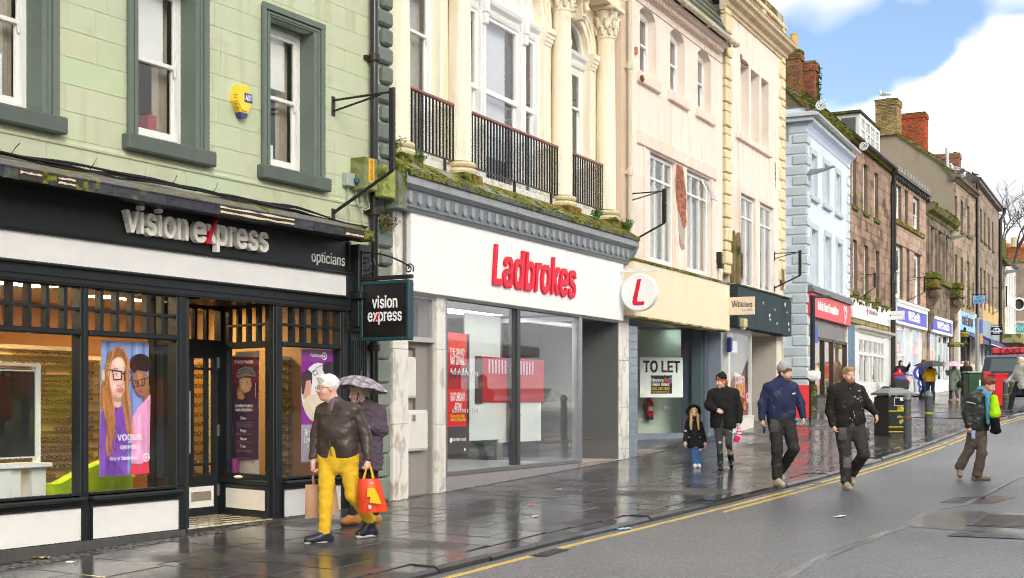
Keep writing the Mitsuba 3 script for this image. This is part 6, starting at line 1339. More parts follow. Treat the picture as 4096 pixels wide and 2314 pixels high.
room(Fb,fw,1.0,7.3,-2.5,-.15,1.5,4.1,(.2,.19,.17))
rp_=thing('cross_sign','small white projecting sign with a red cross, right of the white fascia','sign');RC=Fr(*Fb.pt(6.36,.15),117.)
put('board',cbx(.0,.67,-.02,.02,4.83,5.18,.004),'satin',(.80,.80,.80),parent=rp_,fr=RC);put('emblem',[bx(.08,.16,.02,.024,4.985,5.015),bx(.105,.135,.02,.0245,4.955,5.045)],'satin',(.7,.04,.04),parent=rp_,fr=RC);put('lettering',text_w('BritishRedCross',.045,.38,.21,4.985,.02,.003),'satin',(.2,.2,.2),parent=rp_,fr=RC)
# G: sandstone house, stationer's shop
G=Fr(15.834,54.28,28.3)
gg=thing('sandstone_house','warm pink sandstone house with wide upper windows and arched white windows below','building')
tw=[(.60,2.0),(2.60,3.35),(4.45,5.95)];mw_=[(.80,2.28),(3.05,3.70),(4.70,6.10)]
stone_house(G,gg,7.42,5.7,11.0,[(a,9.25,b,10.75)for a,b in tw]+[(a,5.92,b,8.2)for a,b in mw_],[5.7,6.05,6.4,6.75,7.1,7.45,7.8,8.2,8.55,8.9,9.25,9.6,9.97,10.35,10.75,11.0],.8,lambda r:jit((.42,.29,.22),.12),.3,seed=8)
for a,b in tw:win_white(G,gg,a,b,9.25,10.74,sill=None)
put('sill_course',cbx(.2,6.8,-.1,.10,9.04,9.24,.015),'moss',(.30,.25,.10),.65,parent=gg,fr=G)
put('band',[cbx(.5,6.5,-.1,.05,8.22,8.36,.01)],'stone',(.42,.29,.22),.4,parent=gg,fr=G)
for i,(a,b)in enumerate(mw_):
 w=win_white(G,gg,a,b,5.92,8.18,rail=7.15,sill=None)
 c=(a+b)/2;r=(b-a)/2-.09
 if r>.4:put('arch_spandrel',ext(sbox(a+.03,7.5,b-.03,8.17).difference(Point(c,7.46).buffer(r,24)),-.30,-.20),'satin',(.72,.72,.71),parent=w,fr=G)
put('wood_panel',bx(1.1,1.35,-.31,-.3,7.2,7.6),'matte',(.5,.32,.12),parent=gg+'__window',fr=G)
k=name(gg+'__gutter');put('gutter',[bx(-.05,7.42,-.1,.28,11.04,11.15),bx(-.05,7.42,-.05,.12,10.95,11.04)]+[bx(x,x+.10,.02,.22,10.85,10.98)for x in np.arange(.1,7.3,.55)],'satin',(.04,.038,.036),parent=k,fr=G)
put('snow_guard',[tube([(x,.30,11.15),(x,.32,11.36),(x+.45,.32,11.36),(x+.45,.3,11.15)],.018,4)for x in np.arange(.1,6.9,.62)],'satin',(.45,.45,.45),parent=k,fr=G,kind='stuff')
put('downpipe',tube([(.12,.12,11.2),(.12,.12,6.9),(.0,.12,6.5),(.0,.12,1.7)],.06,8),'satin',(.015,.015,.016),parent=k,fr=G)
gable_roof(gg,G,0,7.42,.2,11.15,-4.0,14.2,(.10,.09,.08),.5)
room(G,gg,.1,7.3,-3.,-.32,5.7,8.5,(.16,.15,.14));room(G,gg,.1,7.3,-3.,-.32,8.9,11.,(.16,.15,.14))
bracket(G,'thin black sign bracket between the arched windows of the sandstone house',3.31,6.95,6.3,.73,r=.018,z0=5.95)
gs=thing('blue_shopfront',"shop with bright blue fascia boards, white serif name and tall white framed windows",'shopfront')
put('fascia',cbx(.35,6.85,-.05,.14,4.92,5.52,.008),'satin',(.075,.085,.50),parent=gs,fr=G)
put('frame',[bx(.2,7.0,-.1,.18,5.52,5.72),bx(.2,7.0,-.1,.16,4.8,4.92),bx(6.85,7.0,-.1,.17,4.8,5.7),bx(.2,.35,-.1,.17,4.8,5.7),bx(.2,7.2,-.1,.22,5.70,5.80)],'satin',wh,parent=gs,fr=G)
def wh_smith(u,w,fr,z,h):
 g=[text_w('WHS',h,w*.52,u,z,.14,.012,True),text_w('mith',h,w*.46,u+w*.54,z,.14,.012,True)]
 for i in range(9):x=u+w*(.02+.105*i);g+=[bx(x,x+w*.05,.14,.152,z-.003,z+.022)]
 return g
put('lettering',wh_smith(2.75,2.55,G,5.06,.40),'satin',WT,parent=gs,fr=G)
gw=name(gs+'__window')
put('pilaster',[cbx(.02,.95,-.2,.05,1.7,4.8,.01)],'stone',(.46,.35,.28),.2,parent=gs,fr=G);put('pilaster',cbx(6.45,7.42,-.2,.05,1.8,5.6,.01),'stone',(.42,.32,.25),.5,parent=gs,fr=G)
put('frame',[bx(x-.07,x+.07,-.12,.0,2.6,4.8)for x in(1.0,2.6,4.3,6.0,6.4)]+[bx(.95,2.6,-.12,.0,3.46,3.56),bx(4.3,6.4,-.12,0,2.55,2.65),bx(.95,2.6,-.12,0,2.55,2.65)],'satin',wh,parent=gw,fr=G)
put('stallriser',[bx(.95,2.65,-.12,.02,1.65,2.58),bx(4.25,6.45,-.12,.02,1.75,2.58),cbx(4.6,6.1,.02,.05,1.95,2.4,.01)],'satin',wh,parent=gw,fr=G)
for a,b,z0,z1 in((1.07,2.53,3.56,4.8),(1.07,2.53,2.65,3.46),(4.37,5.93,2.65,4.8),(2.67,4.23,1.8,4.8)):pane(gw,G,a,b,z0,z1,-.06)
gr_=room(G,gs,.9,6.5,-3.,-.2,1.7,4.85,(.52,.56,.56));lamp(gr_,G,1.5,6.,-1.5,-.8,4.83,(2.6,2.6,2.6))
def prints(fr,par,rects):
 for u0,u1,z0,z1,v,c in rects:put('window_print',bx(u0,u1,v-.004,v,z0,z1),'satin',c,parent=par,fr=fr)
prints(G,gw,[(1.12,2.45,4.1,4.5,-.09,(.10,.32,.48)),(1.2,2.3,3.6,4.1,-.095,(.08,.12,.25)),(1.5,2.0,3.62,4.02,-.085,(.62,.04,.06)),(1.1,2.45,2.8,3.1,-.09,(.65,.45,.45)),(4.5,5.8,3.1,4.6,-.10,(.12,.25,.35)),(4.6,5.3,3.5,4.0,-.09,(.62,.05,.06)),(5.3,5.8,3.6,4.2,-.09,(.66,.05,.06)),(4.45,5.2,2.7,3.0,-.09,(.6,.35,.3))])
for u in(1.62,5.4):put('price',text_w('1/2',.26,.34,u-.1,3.7,-.084,.004,True),'satin',WT,parent=gw,fr=G)
# H: narrow dark house with great stone consoles
H=Fr(19.352,60.805,28.3)
gh=thing('console_house','narrow dark stone house with a mossy cornice and two huge mossy stone consoles','building')
tw=[(.70,1.62),(2.62,3.62),(4.70,5.60)]
stone_house(H,gh,7.47,5.6,10.3,[(a,7.55,b,9.80)for a,b in tw],[5.6,6.0,6.45,6.9,7.3,7.55,8.,8.45,8.9,9.35,9.8,10.3],.9,lambda r:jit((.22,.165,.13),.2),.7,seed=12)
for i,(a,b)in enumerate(tw):
 w=win_white(H,gh,a,b,7.55,9.78,sill=None)
 put('surround',[cbx(a-.3,a,-.1,.10,7.5,9.8,.02),cbx(a-.3,b+.25,-.1,.14,9.8,9.95,.02),cbx(a-.3,b+.25,-.1,.08,9.95,10.05,.01)],'stone',(.22,.17,.13),.6,parent=w,fr=H)
put('cornice',[prof([(-.1,10.25),(.05,10.25),(.1,10.4),(.3,10.5),(.36,10.62),(.42,10.75),(-.1,10.85)],-.05,7.3)],'moss',(.20,.17,.11),.55,parent=gh,fr=H)
put('moss_edge',[sph((R.uniform(0,7.2),R.uniform(.1,.4),10.8),(R.uniform(.08,.25),.1,R.uniform(.04,.08)),1)for _ in range(50)],'moss',(.15,.16,.03),.95,parent=gh,fr=H,kind='stuff',smooth=True)
put('sill_course',cbx(.5,6.2,-.1,.14,7.25,7.5,.02),'moss',(.2,.19,.08),.7,parent=gh,fr=H)
for u0 in(-.15,6.1):
 k=name(gh+'__console')
 put('mossy_cap',[cbx(u0,u0+1.3,-.1,.56,7.25,7.55,.04),cbx(u0+.05,u0+1.2,-.1,.50,6.9,7.25,.05),cbx(u0+.0,u0+1.25,-.1,.56,6.80,6.92,.03)],'moss',(.14,.14,.05),.8,parent=k,fr=H)
 pts=[(-.1,6.8),(.46,6.8),(.50,6.6),(.44,6.35),(.32,6.15),(.22,6.0),(.20,5.8),(.28,5.6),(.20,5.3),(.12,5.1),(.10,4.8),(-.1,4.7)]
 put('scrolled_bracket',ext(Polygon(pts),u0+.25,u0+.95,'vz'),'stone',(.17,.125,.10),.7,parent=k,fr=H)
 put('volute',[mv(lathe([(.0,-.42),(.17,-.42),(.17,.42),(.0,.42)],14),(u0+.6,.33,6.55),M=[[0,0,1],[0,1,0],[1,0,0]])],'stone',(.18,.13,.10),.7,parent=k,fr=H)
 put('pier',cbx(u0+.3,u0+.9,-.2,.06,1.9,4.75,.02),'stone',(.24,.18,.14),.8,parent=k,fr=H)
gable_roof(gh,H,0,7.47,.2,10.8,-3.6,12.4,(.09,.085,.08),.5)
room(H,gh,.1,7.3,-3.,-.32,7.3,10.2,(.16,.15,.14))
put('fascia',cbx(1.0,6.0,-.05,.14,4.93,5.45,.008),'satin',(.075,.085,.50),parent=gs,fr=H)
put('frame',[bx(.9,6.15,-.1,.18,5.45,5.6),bx(.9,6.15,-.1,.16,4.8,4.93),bx(6.0,6.15,-.1,.17,4.8,5.6)],'satin',wh,parent=gs,fr=H)
put('lettering',wh_smith(2.1,3.2,H,5.05,.34),'satin',WT,parent=gs,fr=H)
hw=name(gs+'__window')
put('frame',[bx(x-.08,x+.08,-.12,.0,2.0,4.8)for x in(1.1,2.9,4.3,6.0)]+[bx(1.1,6.0,-.12,0,2.5,2.6)],'satin',wh,parent=hw,fr=H);put('stallriser',bx(1.0,6.1,-.12,.02,1.95,2.5),'satin',wh,parent=hw,fr=H)
for a,b in((1.18,2.82),(2.98,4.22),(4.38,5.92)):pane(hw,H,a,b,2.6,4.8,-.06)
room(H,gs,1.,6.1,-3.,-.2,2.,4.85,(.4,.42,.42))
prints(H,hw,[(1.25,2.7,2.9,4.5,-.09,(.45,.40,.08)),(1.3,2.6,4.1,4.7,-.088,(.08,.30,.50)),(1.7,2.3,3.4,4.0,-.085,(.62,.05,.06)),(3.1,4.1,2.8,4.4,-.1,(.08,.42,.40)),(4.5,5.8,3.5,4.6,-.1,(.10,.14,.25)),(4.5,5.2,2.9,3.3,-.09,(.62,.08,.1)),(5.2,5.8,2.7,3.4,-.09,(.3,.35,.3))])
# I: taller stone house, coffee bar; its bare gable and chimneys rise behind
I=Fr(22.897,67.392,28.3)
gi=thing('gabled_stone_house','tall stone house with a bare brown cement gable carrying brick chimneys','building')
tw=[(-.30,.70),(1.75,2.75),(3.85,4.95)];tw=[(.25,1.0),(2.0,2.85),(4.05,5.0)]
stone_house(I,gi,6.85,6.3,13.2,[(a,10.6,b,12.25)for a,b in tw]+[(a,6.75,b,9.2)for a,b in tw],[6.3,6.75,7.2,7.65,8.1,8.6,9.1,9.6,10.1,10.6,11.05,11.5,11.95,12.4,12.8,13.2],.95,lambda r:jit((.33,.25,.18),.15),.5,seed=15)
for a,b in tw:win_white(I,gi,a,b,10.6,12.23);win_white(I,gi,a,b,6.75,9.18)
put('gable',ext(Polygon([(.0,6),(.0,13.15),(-.8,14.1),(-2.2,15.15),(-2.85,15.6),(-2.85,16.0),(-3.95,16.0),(-3.95,15.7),(-8,12),(-8,6)]),-.10,.0,'vz'),'stucco',(.30,.255,.19),.8,parent=gi,fr=I)
put('gable_coping',ext(Polygon([(.12,13.1),(-.8,14.22),(-2.2,15.3),(-2.85,15.75),(-2.85,15.55),(-.8,14.0),(.05,13.0)]),-.2,.25,'vz'),'moss',(.2,.17,.09),.65,parent=gi,fr=I)
put('eaves',[prof([(-.1,12.9),(.1,12.95),(.12,13.05),(.3,13.1),(.34,13.22),(-.1,13.3)],-.3,6.9)],'stone',(.20,.16,.12),.6,parent=gi,fr=I)
gable_roof(gi,I,.0,6.85,.25,13.2,-3.2,16.0,(.12,.11,.07),.8)
chimney(gi,I,-.3,.9,-3.95,-2.84,15.6,17.45,(.33,.23,.10),.35,((.3,-3.4,.22,.12,(.05,.05,.05)),),mat='stone')
chimney(gi,I,6.3,7.3,-4.25,-2.66,14.2,18.0,(.40,.08,.03),.25)
put('flue',tube([(1.2,-.5,13.6),(1.2,-.55,14.9)],.09,8),'satin',(.55,.55,.55),parent=gi,fr=I)
room(I,gi,.1,6.7,-3,-.32,6.4,9.6,(.15,.14,.13));room(I,gi,.1,6.7,-3,-.32,10.,13.,(.15,.14,.13))
ci=thing('light_blue_shopfront','coffee bar with light blue fascia, dark awning and brown framed front','shopfront')
put('fascia',cbx(1.2,5.95,-.05,.12,5.3,6.3,.008),'satin',(.24,.50,.76),parent=ci,fr=I)
for a in(.6,5.92):put('white_frame',bx(a,a+.58,-.1,.14,2.2,6.4),'stucco',(.62,.58,.52),.6,parent=ci,fr=I)
put('lettering',[text_w('CAFFÈ NERO',.42,3.4,1.8,5.62,.12,.03,True)],'satin',(.10,.05,.06),parent=ci,fr=I)
put('front',[bx(1.2,5.95,-.4,-.3,2.3,5.3)]+[cbx(x-.12,x+.12,-.3,-.1,2.3,5.2,.01)for x in(1.4,2.6,3.8,5.7)],'satin',(.13,.09,.075),parent=ci,fr=I)
J=Fr(26.15,73.42,26.1)
aw=thing('blue_awning','dark blue shop awning sloping out over the pavement beside the light blue fascia','awning')
put('cloth',ext(Polygon([(-.05,5.35),(.85,4.85),(.85,4.65),(.8,4.80),(-.05,5.25)]),1.2,6.3,'vz'),'satin',(.02,.03,.12),parent=aw,fr=I)
put('cloth',ext(Polygon([(-.05,5.42),(.85,4.95),(.85,4.72),(.8,4.90),(-.05,5.3)]),.0,8.4,'vz'),'satin',(.025,.035,.16),parent=aw,fr=J)
put('rail',bx(.0,8.4,.83,.87,4.7,4.76),'satin',(.5,.5,.55),parent=aw,fr=J)
ns=thing('blue_projecting_sign','small light blue projecting sign with dark capitals, high on a black frame','sign');NS=Fr(*I.pt(5.6,.1),118.)
put('board',cbx(.0,.62,-.05,.05,6.94,7.37,.006),'satin',(.22,.48,.80),parent=ns,fr=NS)
put('lettering',[text_w('CAFFÈ',.10,.30,.16,7.22,.05,.004,True),text_w('NERO',.16,.50,.06,7.0,.05,.004,True)],'satin',(.02,.02,.04),parent=ns,fr=NS)
put('frame',[tube([(-.1,0,7.45),(.72,0,7.45)],.025,5),tube([(-.1,0,7.75),(.66,0,7.75)],.015,5),tube([(.62,0,6.9),(.62,0,7.8)],.02,5),tube([(.0,0,6.5),(.0,0,8.1)],.03,5)],'satin',(.02,.02,.02),parent=ns,fr=NS)
# J: long brown house
gj=thing('long_brown_house','long brown stone house front running up to the black downpipe at the far end','building')
js=[(.1,1.0),(1.7,2.85),(4.0,5.1),(6.3,7.5),(8.5,9.7)];js2=[(.2,1.1),(2.3,3.3),(4.2,5.2),(6.5,7.5),(8.7,9.6)]
stone_house(J,gj,12.84,6.3,14.0,[(a,11.0,b,12.75)for a,b in js2]+[(a,7.0,b,9.3)for a,b in js2],[6.3,7.0,7.6,8.2,8.75,9.3,9.9,10.45,11.,11.6,12.2,12.75,13.4,14.],1.3,lambda r:jit((.27,.21,.165),.10),.35,limit=150,seed=21)
for a,b in js2:win_white(J,gj,a,b,11.0,12.73,sill=(.14,.12,.06));win_white(J,gj,a,b,7.0,9.28,sill=None)
put('eaves',[bx(-.1,12.9,-.1,.25,13.9,14.12),bx(-.1,12.9,.1,.32,14.08,14.16)],'satin',(.06,.05,.045),parent=gj,fr=J)
gable_roof(gj,J,0,12.84,.25,14.1,-3.5,16.4,(.09,.085,.08),.5)
put('downpipe',tube([(12.6,.4,14.1),(12.6,.35,13.7),(12.4,.15,13.3),(12.4,.15,2.8)],.10,8),'satin',(.012,.012,.013),parent=gj,fr=J)
put('downpipe',tube([(.0,.12,13.8),(.0,.12,6.2)],.07,8),'satin',(.012,.012,.013),parent=gj,fr=J)
put('yellow_render',ext(sbox(3.6,5.6,12.3,7.4).difference(unary_union([sbox(a,6.9,b,7.5)for a,b in js2])),.012,.03),'stucco',(.52,.37,.16),.7,parent=gj,fr=J)
room(J,gj,.1,12.6,-3,-.32,6.4,9.6,(.15,.14,.13));room(J,gj,.1,12.6,-3,-.32,10.5,13.5,(.15,.14,.13))
chimney(gj,J,12.2,13.2,-3.87,-2.4,15.2,17.8,(.36,.15,.09),.3,((12.7,-2.7,.2,.12,(.05,.05,.05)),))
cj=thing('grey_shopfront','long grey-blue shopfront with pale pilasters beyond the light blue coffee bar','shopfront')
put('fascia',[cbx(.0,5.6,-.1,.12,5.35,6.3,.01),cbx(5.7,12.2,-.1,.12,5.35,6.35,.01)],'satin',(.26,.33,.36),parent=cj,fr=J)
put('front',bx(.0,12.3,-.5,-.4,2.3,5.4),'satin',(.10,.14,.16),parent=cj,fr=J)
for x in(.3,2.0,3.9,6.0,8.0,10.0,12.0):put('pilaster',cbx(x-.22,x+.22,-.4,.06,2.3,5.35,.01),'satin',(.55,.53,.48)if x<5 else(.22,.31,.36),parent=cj,fr=J)
pane(cj,J,.5,12.,2.9,5.2,-.15)
ny=thing('navy_projecting_sign','navy blue projecting sign with a white building emblem','sign');NY=Fr(*J.pt(7.03,.1),116.)
put('board',cbx(.0,.70,-.04,.04,5.57,6.06,.006),'satin',(.010,.014,.035),parent=ny,fr=NY)
put('emblem',[bx(.18+i*.085,.21+i*.085,.04,.045,5.78,5.95)for i in range(5)]+[bx(.16,.55,.04,.045,5.74,5.78),ext(Polygon([(.16,5.95),(.355,6.02),(.55,5.95)]),.04,.045),text_w('THE HOUSE',.05,.4,.15,5.66,.04,.004,True)]+[ext(Point(x,5.8).buffer(.045,5),.04,.045)for x in(.09,.62)],'satin',WT,parent=ny,fr=NY)
put('bar',tube([(-.2,0,6.18),(.78,0,6.18)],.02,5),'satin',(.02,.02,.02),parent=ny,fr=NY)
ja=thing('dark_awning_sign','dark strip awning with pale capitals beyond the navy sign','awning')
put('cloth',ext(Polygon([(.1,5.3),(1.3,4.95),(1.3,4.45),(1.25,4.85),(.1,5.2)]),8.6,12.2,'vz'),'satin',(.03,.03,.035),parent=ja,fr=J)
for x,lb_ in((8.3,'thin black sign bracket on the long brown house above the navy sign'),):bracket(J,lb_,x,8.6,7.4,.9,r=.02,z0=6.9)
# K, L: small mossy house and white house; M: the house across the end
Kb=Fr(31.80,84.94,25.8)
gk=thing('mossy_house','narrow mossy stone house with an overgrown parapet next to the far black downpipe','building')
put('wall',[bx(.0,4.4,-6,.0,2.8,11.0)],'stone',(.26,.21,.13),.6,parent=gk,fr=Kb)
put('parapet',[cbx(x,x+.9,-.5,.12,11.0,12.3+.25*(i%2),.1)for i,x in enumerate((.0,1.1,2.2,3.3))],'moss',(.22,.2,.06),.8,parent=gk,fr=Kb);put('cornice',cbx(-.1,4.6,-.2,.35,10.75,11.02,.05),'moss',(.25,.2,.1),.6,parent=gk,fr=Kb)
for a in(1.0,2.8):
 for z in(6.8,9.):put('window',bx(a,a+.8,-.01,.006,z,z+1.5),'gloss',(.04,.04,.05),parent=gk,fr=Kb)
gl2=thing('far_white_house','white painted house with dark windows near the far end of the street','building')
put('wall',ext(sbox(4.4,3.0,12.4,11.3).difference(unary_union([sbox(a,z,a+.9,z+1.7)for a in(5.3,7.2,9.1,11.)for z in(6.6,9.)])),-.4,.02),'stucco',(.66,.64,.62),.3,parent=gl2,fr=Kb)
put('inside',bx(4.5,12.3,-1.5,-1.4,3.,11.2),'matte',(.05,.05,.05),parent=gl2,fr=Kb)
for a in(5.3,7.2,9.1,11.):
 for z in(6.6,9.):k=name(gl2+'__window');put('frame',[bx(a,a+.06,-.2,-.1,z,z+1.7),bx(a+.84,a+.9,-.2,-.1,z,z+1.7),bx(a,a+.9,-.2,-.1,z+.8,z+.88)],'satin',(.6,.6,.6),parent=k,fr=Kb);pane(k,Kb,a,a+.9,z,z+1.7,-.15)
put('roof',ext(Polygon([(.3,11.25),(-3,13.2),(-6.4,11.2)]),4.3,12.5,'vz'),'slate',(.06,.06,.06),.4,parent=gl2,fr=Kb)
sk=thing('shuttered_shop','shop with a closed dark roller shutter and blue sides at the far end','shopfront')
put('shutter',[bx(1.2,7.2,.35,.37+.02*(i%2),3.0+i*.12,3.12+i*.12)for i in range(20)],'satin',(.10,.075,.085),parent=sk,fr=Kb,kind='stuff');put('blue_side',bx(.9,1.2,-.1,.5,2.9,5.9),'satin',(.04,.05,.30),parent=sk,fr=Kb)
put('canopy',[cbx(.8,9.0,-.1,1.3,5.35,5.95,.03)],'moss',(.32,.31,.18),.45,parent=sk,fr=Kb)
lc=[thing('street_lamp',l,'street lamp','lamps fixed to house fronts')for l in('grey lamp head on a short arm at the corner of the pale blue house','grey lamp head on the wall beyond the console house','far grey lamp head on the white house at the street end')]
for k,(fr,u,z,o,s_)in zip(lc,((E,-.15,8.80,.86,1.),(H,6.55,9.95,.95,1.05),(Kb,4.0,10.4,1.5,1.6))):
 put('head',ext(Polygon([(.02,z-.14*s_),(.30*s_,z-.10*s_),(o,z+.06),(o,z+.10),(.5*s_,z+.03),(.1,z+.02)]),u-.10*s_,u+.10*s_,'vz'),'satin',(.26,.28,.29),parent=k,fr=fr)
 put('bracket',[bx(u-.06,u+.06,-.02,.12,z-.28*s_,z-.12*s_),bx(u-.03,u+.03,0,.05,z-.6,z-.2)],'satin',(.3,.31,.32),parent=k,fr=fr)
M=Fr(41.5,111.,92.)
gm=thing('end_house','brown stone house across the street end with a round white-ringed window','building')
hole=Point(1.75,9.8).buffer(.44,24)
put('wall',ext(sbox(.0,3,14,13.4).difference(hole),-.5,.0),'stone',(.26,.21,.16),.3,parent=gm,fr=M)
put('window_ring',ext(Point(1.75,9.8).buffer(.56,24).difference(hole),-.1,.08),'satin',WHITE,parent=gm,fr=M);put('window_glass',ext(hole,-.3,-.28),'gloss',(.03,.02,.02),parent=gm,fr=M)
put('gable_coping',[cbx(-.2,14,-.4,.1,13.3,13.6,.05)],'moss',(.3,.26,.14),.5,parent=gm,fr=M)
tl=name(gm+'__tiled_roof');g=[]
for i in range(14):
 for j in range(26):
  u=-1.4+j*.34;z=13.0+i*.17;v=-1.0-i*.2
  t=np.linspace(0,math.pi,5);V=[(u+.17-.16*math.cos(x),v+e,z+f+.06*math.sin(x))for(e,f)in((.02,0.),(-.22,.20))for x in t]
  g.append((np.array(V),np.array([[a,a+1,a+6]for a in range(4)]+[[a,a+6,a+5]for a in range(4)])))
put('tiles',g,'matte',(.52,.11,.05),parent=tl,fr=M,kind='stuff',smooth=True);put('underlay',ext(Polygon([(-1.0,12.95),(-3.8,15.35),(-4,12.9)]),-1.4,8,'vz'),'matte',(.3,.07,.04),parent=tl,fr=M)
chimney(gm,M,1.3,2.8,-2.4,-1.4,12.8,14.8,(.34,.10,.04),.2,((2.0,-1.9,.9,.3,(.6,.5,.3)),))
im=thing('ice_cream_shop','shop with a turquoise fascia and blue-grey glass at the end of the street','shopfront')
put('fascia',cbx(.6,8,.0,.3,7.5,8.1,.02),'satin',(.22,.62,.66),parent=im,fr=M);put('lettering',[text_w('ICE CREAM',.22,1.5,.95,7.83,.3,.02,True),text_w('WAFFLES',.22,1.2,1.1,7.56,.3,.02,True)],'satin',(.04,.14,.2),parent=im,fr=M)
put('front',bx(.6,8,.0,.12,3.3,7.5),'gloss',(.30,.42,.46),parent=im,fr=M);put('cornice',cbx(.5,8,.0,.45,8.1,8.35,.04),'stucco',(.5,.46,.4),.6,parent=im,fr=M)
# ------------------------------------------------------------------ people: bodies and clothes as smooth blends of tapered limbs, meshed by surface nets
def _rc(p,a,b,ra,rb):
 ab=b-a;t=np.clip(((p-a)@ab)/max(ab@ab,1e-9),0,1);return np.linalg.norm(p-a-t[:,None]*ab,axis=1)-(ra+(rb-ra)*t)
def _el(p,c,r,M):
 q=(p-c)@M;k0=np.linalg.norm(q/r,axis=1);k1=np.linalg.norm(q/(r*r),axis=1);return k0*(k0-1)/np.maximum(k1,1e-9)
I3=np.eye(3)
def rc(a,b,ra,rb=None,k=.02,op=1):return('c',np.array(a,float),np.array(b,float),ra,ra if rb is None else rb,k,op)
def el(c,r,M=I3,k=.02,op=1):return('e',np.array(c,float),np.array(r,float),np.array(M,float),None,k,op)
def _field(P_,pr):
 d=np.full(len(P_),1.)
 for q in pr:
  e=_rc(P_,*q[1:5])if q[0]=='c' else _el(P_,*q[1:4])
  k=q[5]
  if q[6]>0:h=np.clip(.5+.5*(e-d)/k,0,1);d=e+(d-e)*h-k*h*(1-h)
  else:h=np.clip(.5-.5*(e+d)/k,0,1);d=d*(1-h)-e*h+k*h*(1-h)
 return d
def sdf_mesh(pr,h,wrinkle=0.,wf=9.,seed=0):
 lo=np.min([np.minimum(q[1],q[2]if q[0]=='c' else q[1])-(max(q[3],q[4])if q[0]=='c' else q[2].max())for q in pr if q[6]>0],0)-3*h
 hi=np.max([np.maximum(q[1],q[2]if q[0]=='c' else q[1])+(max(q[3],q[4])if q[0]=='c' else q[2].max())for q in pr if q[6]>0],0)+3*h
 n=(np.ceil((hi-lo)/(4*h)).astype(int))*4+1
 C=np.stack(np.meshgrid(*[np.arange(0,m,4)for m in n],indexing='ij'),-1)
 dc=_field(C.reshape(-1,3)*h+lo,pr).reshape(C.shape[:3])
 D=np.repeat(np.repeat(np.repeat(np.where(dc<0,-1.,1.),4,0),4,1),4,2)[:n[0],:n[1],:n[2]]
 near=np.abs(dc)<7.5*h
 m=np.repeat(np.repeat(np.repeat(near,4,0),4,1),4,2)
 m=np.roll(m,(-2,-2,-2),(0,1,2))|m
 m=m[:n[0],:n[1],:n[2]]
 ix=np.argwhere(m);P_=ix*h+lo;d=_field(P_,pr)
 if wrinkle:d=d+wrinkle*(meshkit.fbm(P_*np.array([wf,wf,wf*1.5])+seed,3,seed)-.5)*2
 D[tuple(ix.T)]=d
 return nets(D,lo,h)
def nets(D,lo,h):
 S=D<0;c=[S[a:D.shape[0]-1+a,b:D.shape[1]-1+b,e:D.shape[2]-1+e]for a,b,e in np.ndindex(2,2,2)]
 al=np.logical_and.reduce(c);an=np.logical_or.reduce(c);mixed=an&~al
 ix=np.argwhere(mixed);idx=np.full(mixed.shape,-1);idx[tuple(ix.T)]=np.arange(len(ix))
 acc=np.zeros((len(ix),3));cnt=np.zeros(len(ix))
 for a in np.ndindex(2,2,2):
  for ax in range(3):
   if a[ax]:continue
   b=list(a);b[ax]=1;d0=D[tuple((ix+a).T)];d1=D[tuple((ix+b).T)];s=(d0<0)!=(d1<0)
   t=np.where(s,d0/np.where(s,d0-d1,1),0);p=np.repeat(np.array([a],float),len(ix),0);p[:,ax]+=t;acc+=p*s[:,None];cnt+=s
 V=(ix+acc/cnt[:,None])*h+lo;F=[]
 for ax in range(3):
  o=[(1,2),(2,0),(0,1)][ax];s0=[slice(1,-1)]*3;s0[ax]=slice(0,-1);s1=list(s0);s1[ax]=slice(1,None)
  A0,A1=S[tuple(s0)],S[tuple(s1)];e=np.argwhere(A0!=A1)
  if not len(e):continue
  fl=A0[tuple(e.T)];base=e.copy();base[:,o[0]]+=1;base[:,o[1]]+=1
  q=[]
  for(p,r)in((-1,-1),(0,-1),(0,0),(-1,0)):k=base.copy();k[:,o[0]]+=p;k[:,o[1]]+=r;q.append(idx[tuple(k.T)])
  q=np.stack(q,1);q[~fl]=q[~fl][:,::-1];q=q[(q>=0).all(1)];F+=[q[:,[0,1,2]],q[:,[0,2,3]]]
 return V,np.vstack(F)
def basis(f,up=(0,0,1)):
 f=np.array(f,float);f/=np.linalg.norm(f);r=np.cross(f,up);r/=np.linalg.norm(r);return np.stack([r,f,np.cross(r,f)],1)  # columns: right, forward, up
def unit(v):v=np.asarray(v,float);return v/(np.linalg.norm(v)+1e-9)
def hand(w,d,n,thumb,curl=.5,s=1.):
 d,n=unit(d),np.array(n,float);n=unit(n-d*(n@d));t=np.cross(d,n);o=[]
 for e in(-1,1):o.append(rc(w,w+s*(.085*d+e*.024*t),.024*s,.019*s,.012))
 o.append(rc(w+s*.04*d-s*.018*t,w+s*.04*d+s*.018*t,.018*s,None,.012))
 for i,L in enumerate((.068,.078,.074,.058)):
  b=w+s*(.088*d+(i-1.5)*-.021*thumb*t);c1,c2=curl*(.8+.12*i),curl*(1.9+.2*i)
  m=b+s*L*.5*(math.cos(c1)*d+math.sin(c1)*n);e_=m+s*L*.5*(math.cos(c2)*d+math.sin(c2)*n)
  o+=[rc(b,m,.0100*s,.0094*s,.005),rc(m,e_,.0092*s,.0078*s,.005)]
 b=w+s*(.028*d+thumb*.028*t);m=b+s*(.034*d+thumb*.022*t+.012*n);o+=[rc(b,m,.013*s,.0112*s,.008),rc(m,m+s*(.030*d-thumb*.002*t+.016*n),.011*s,.009*s,.005)]
 return o
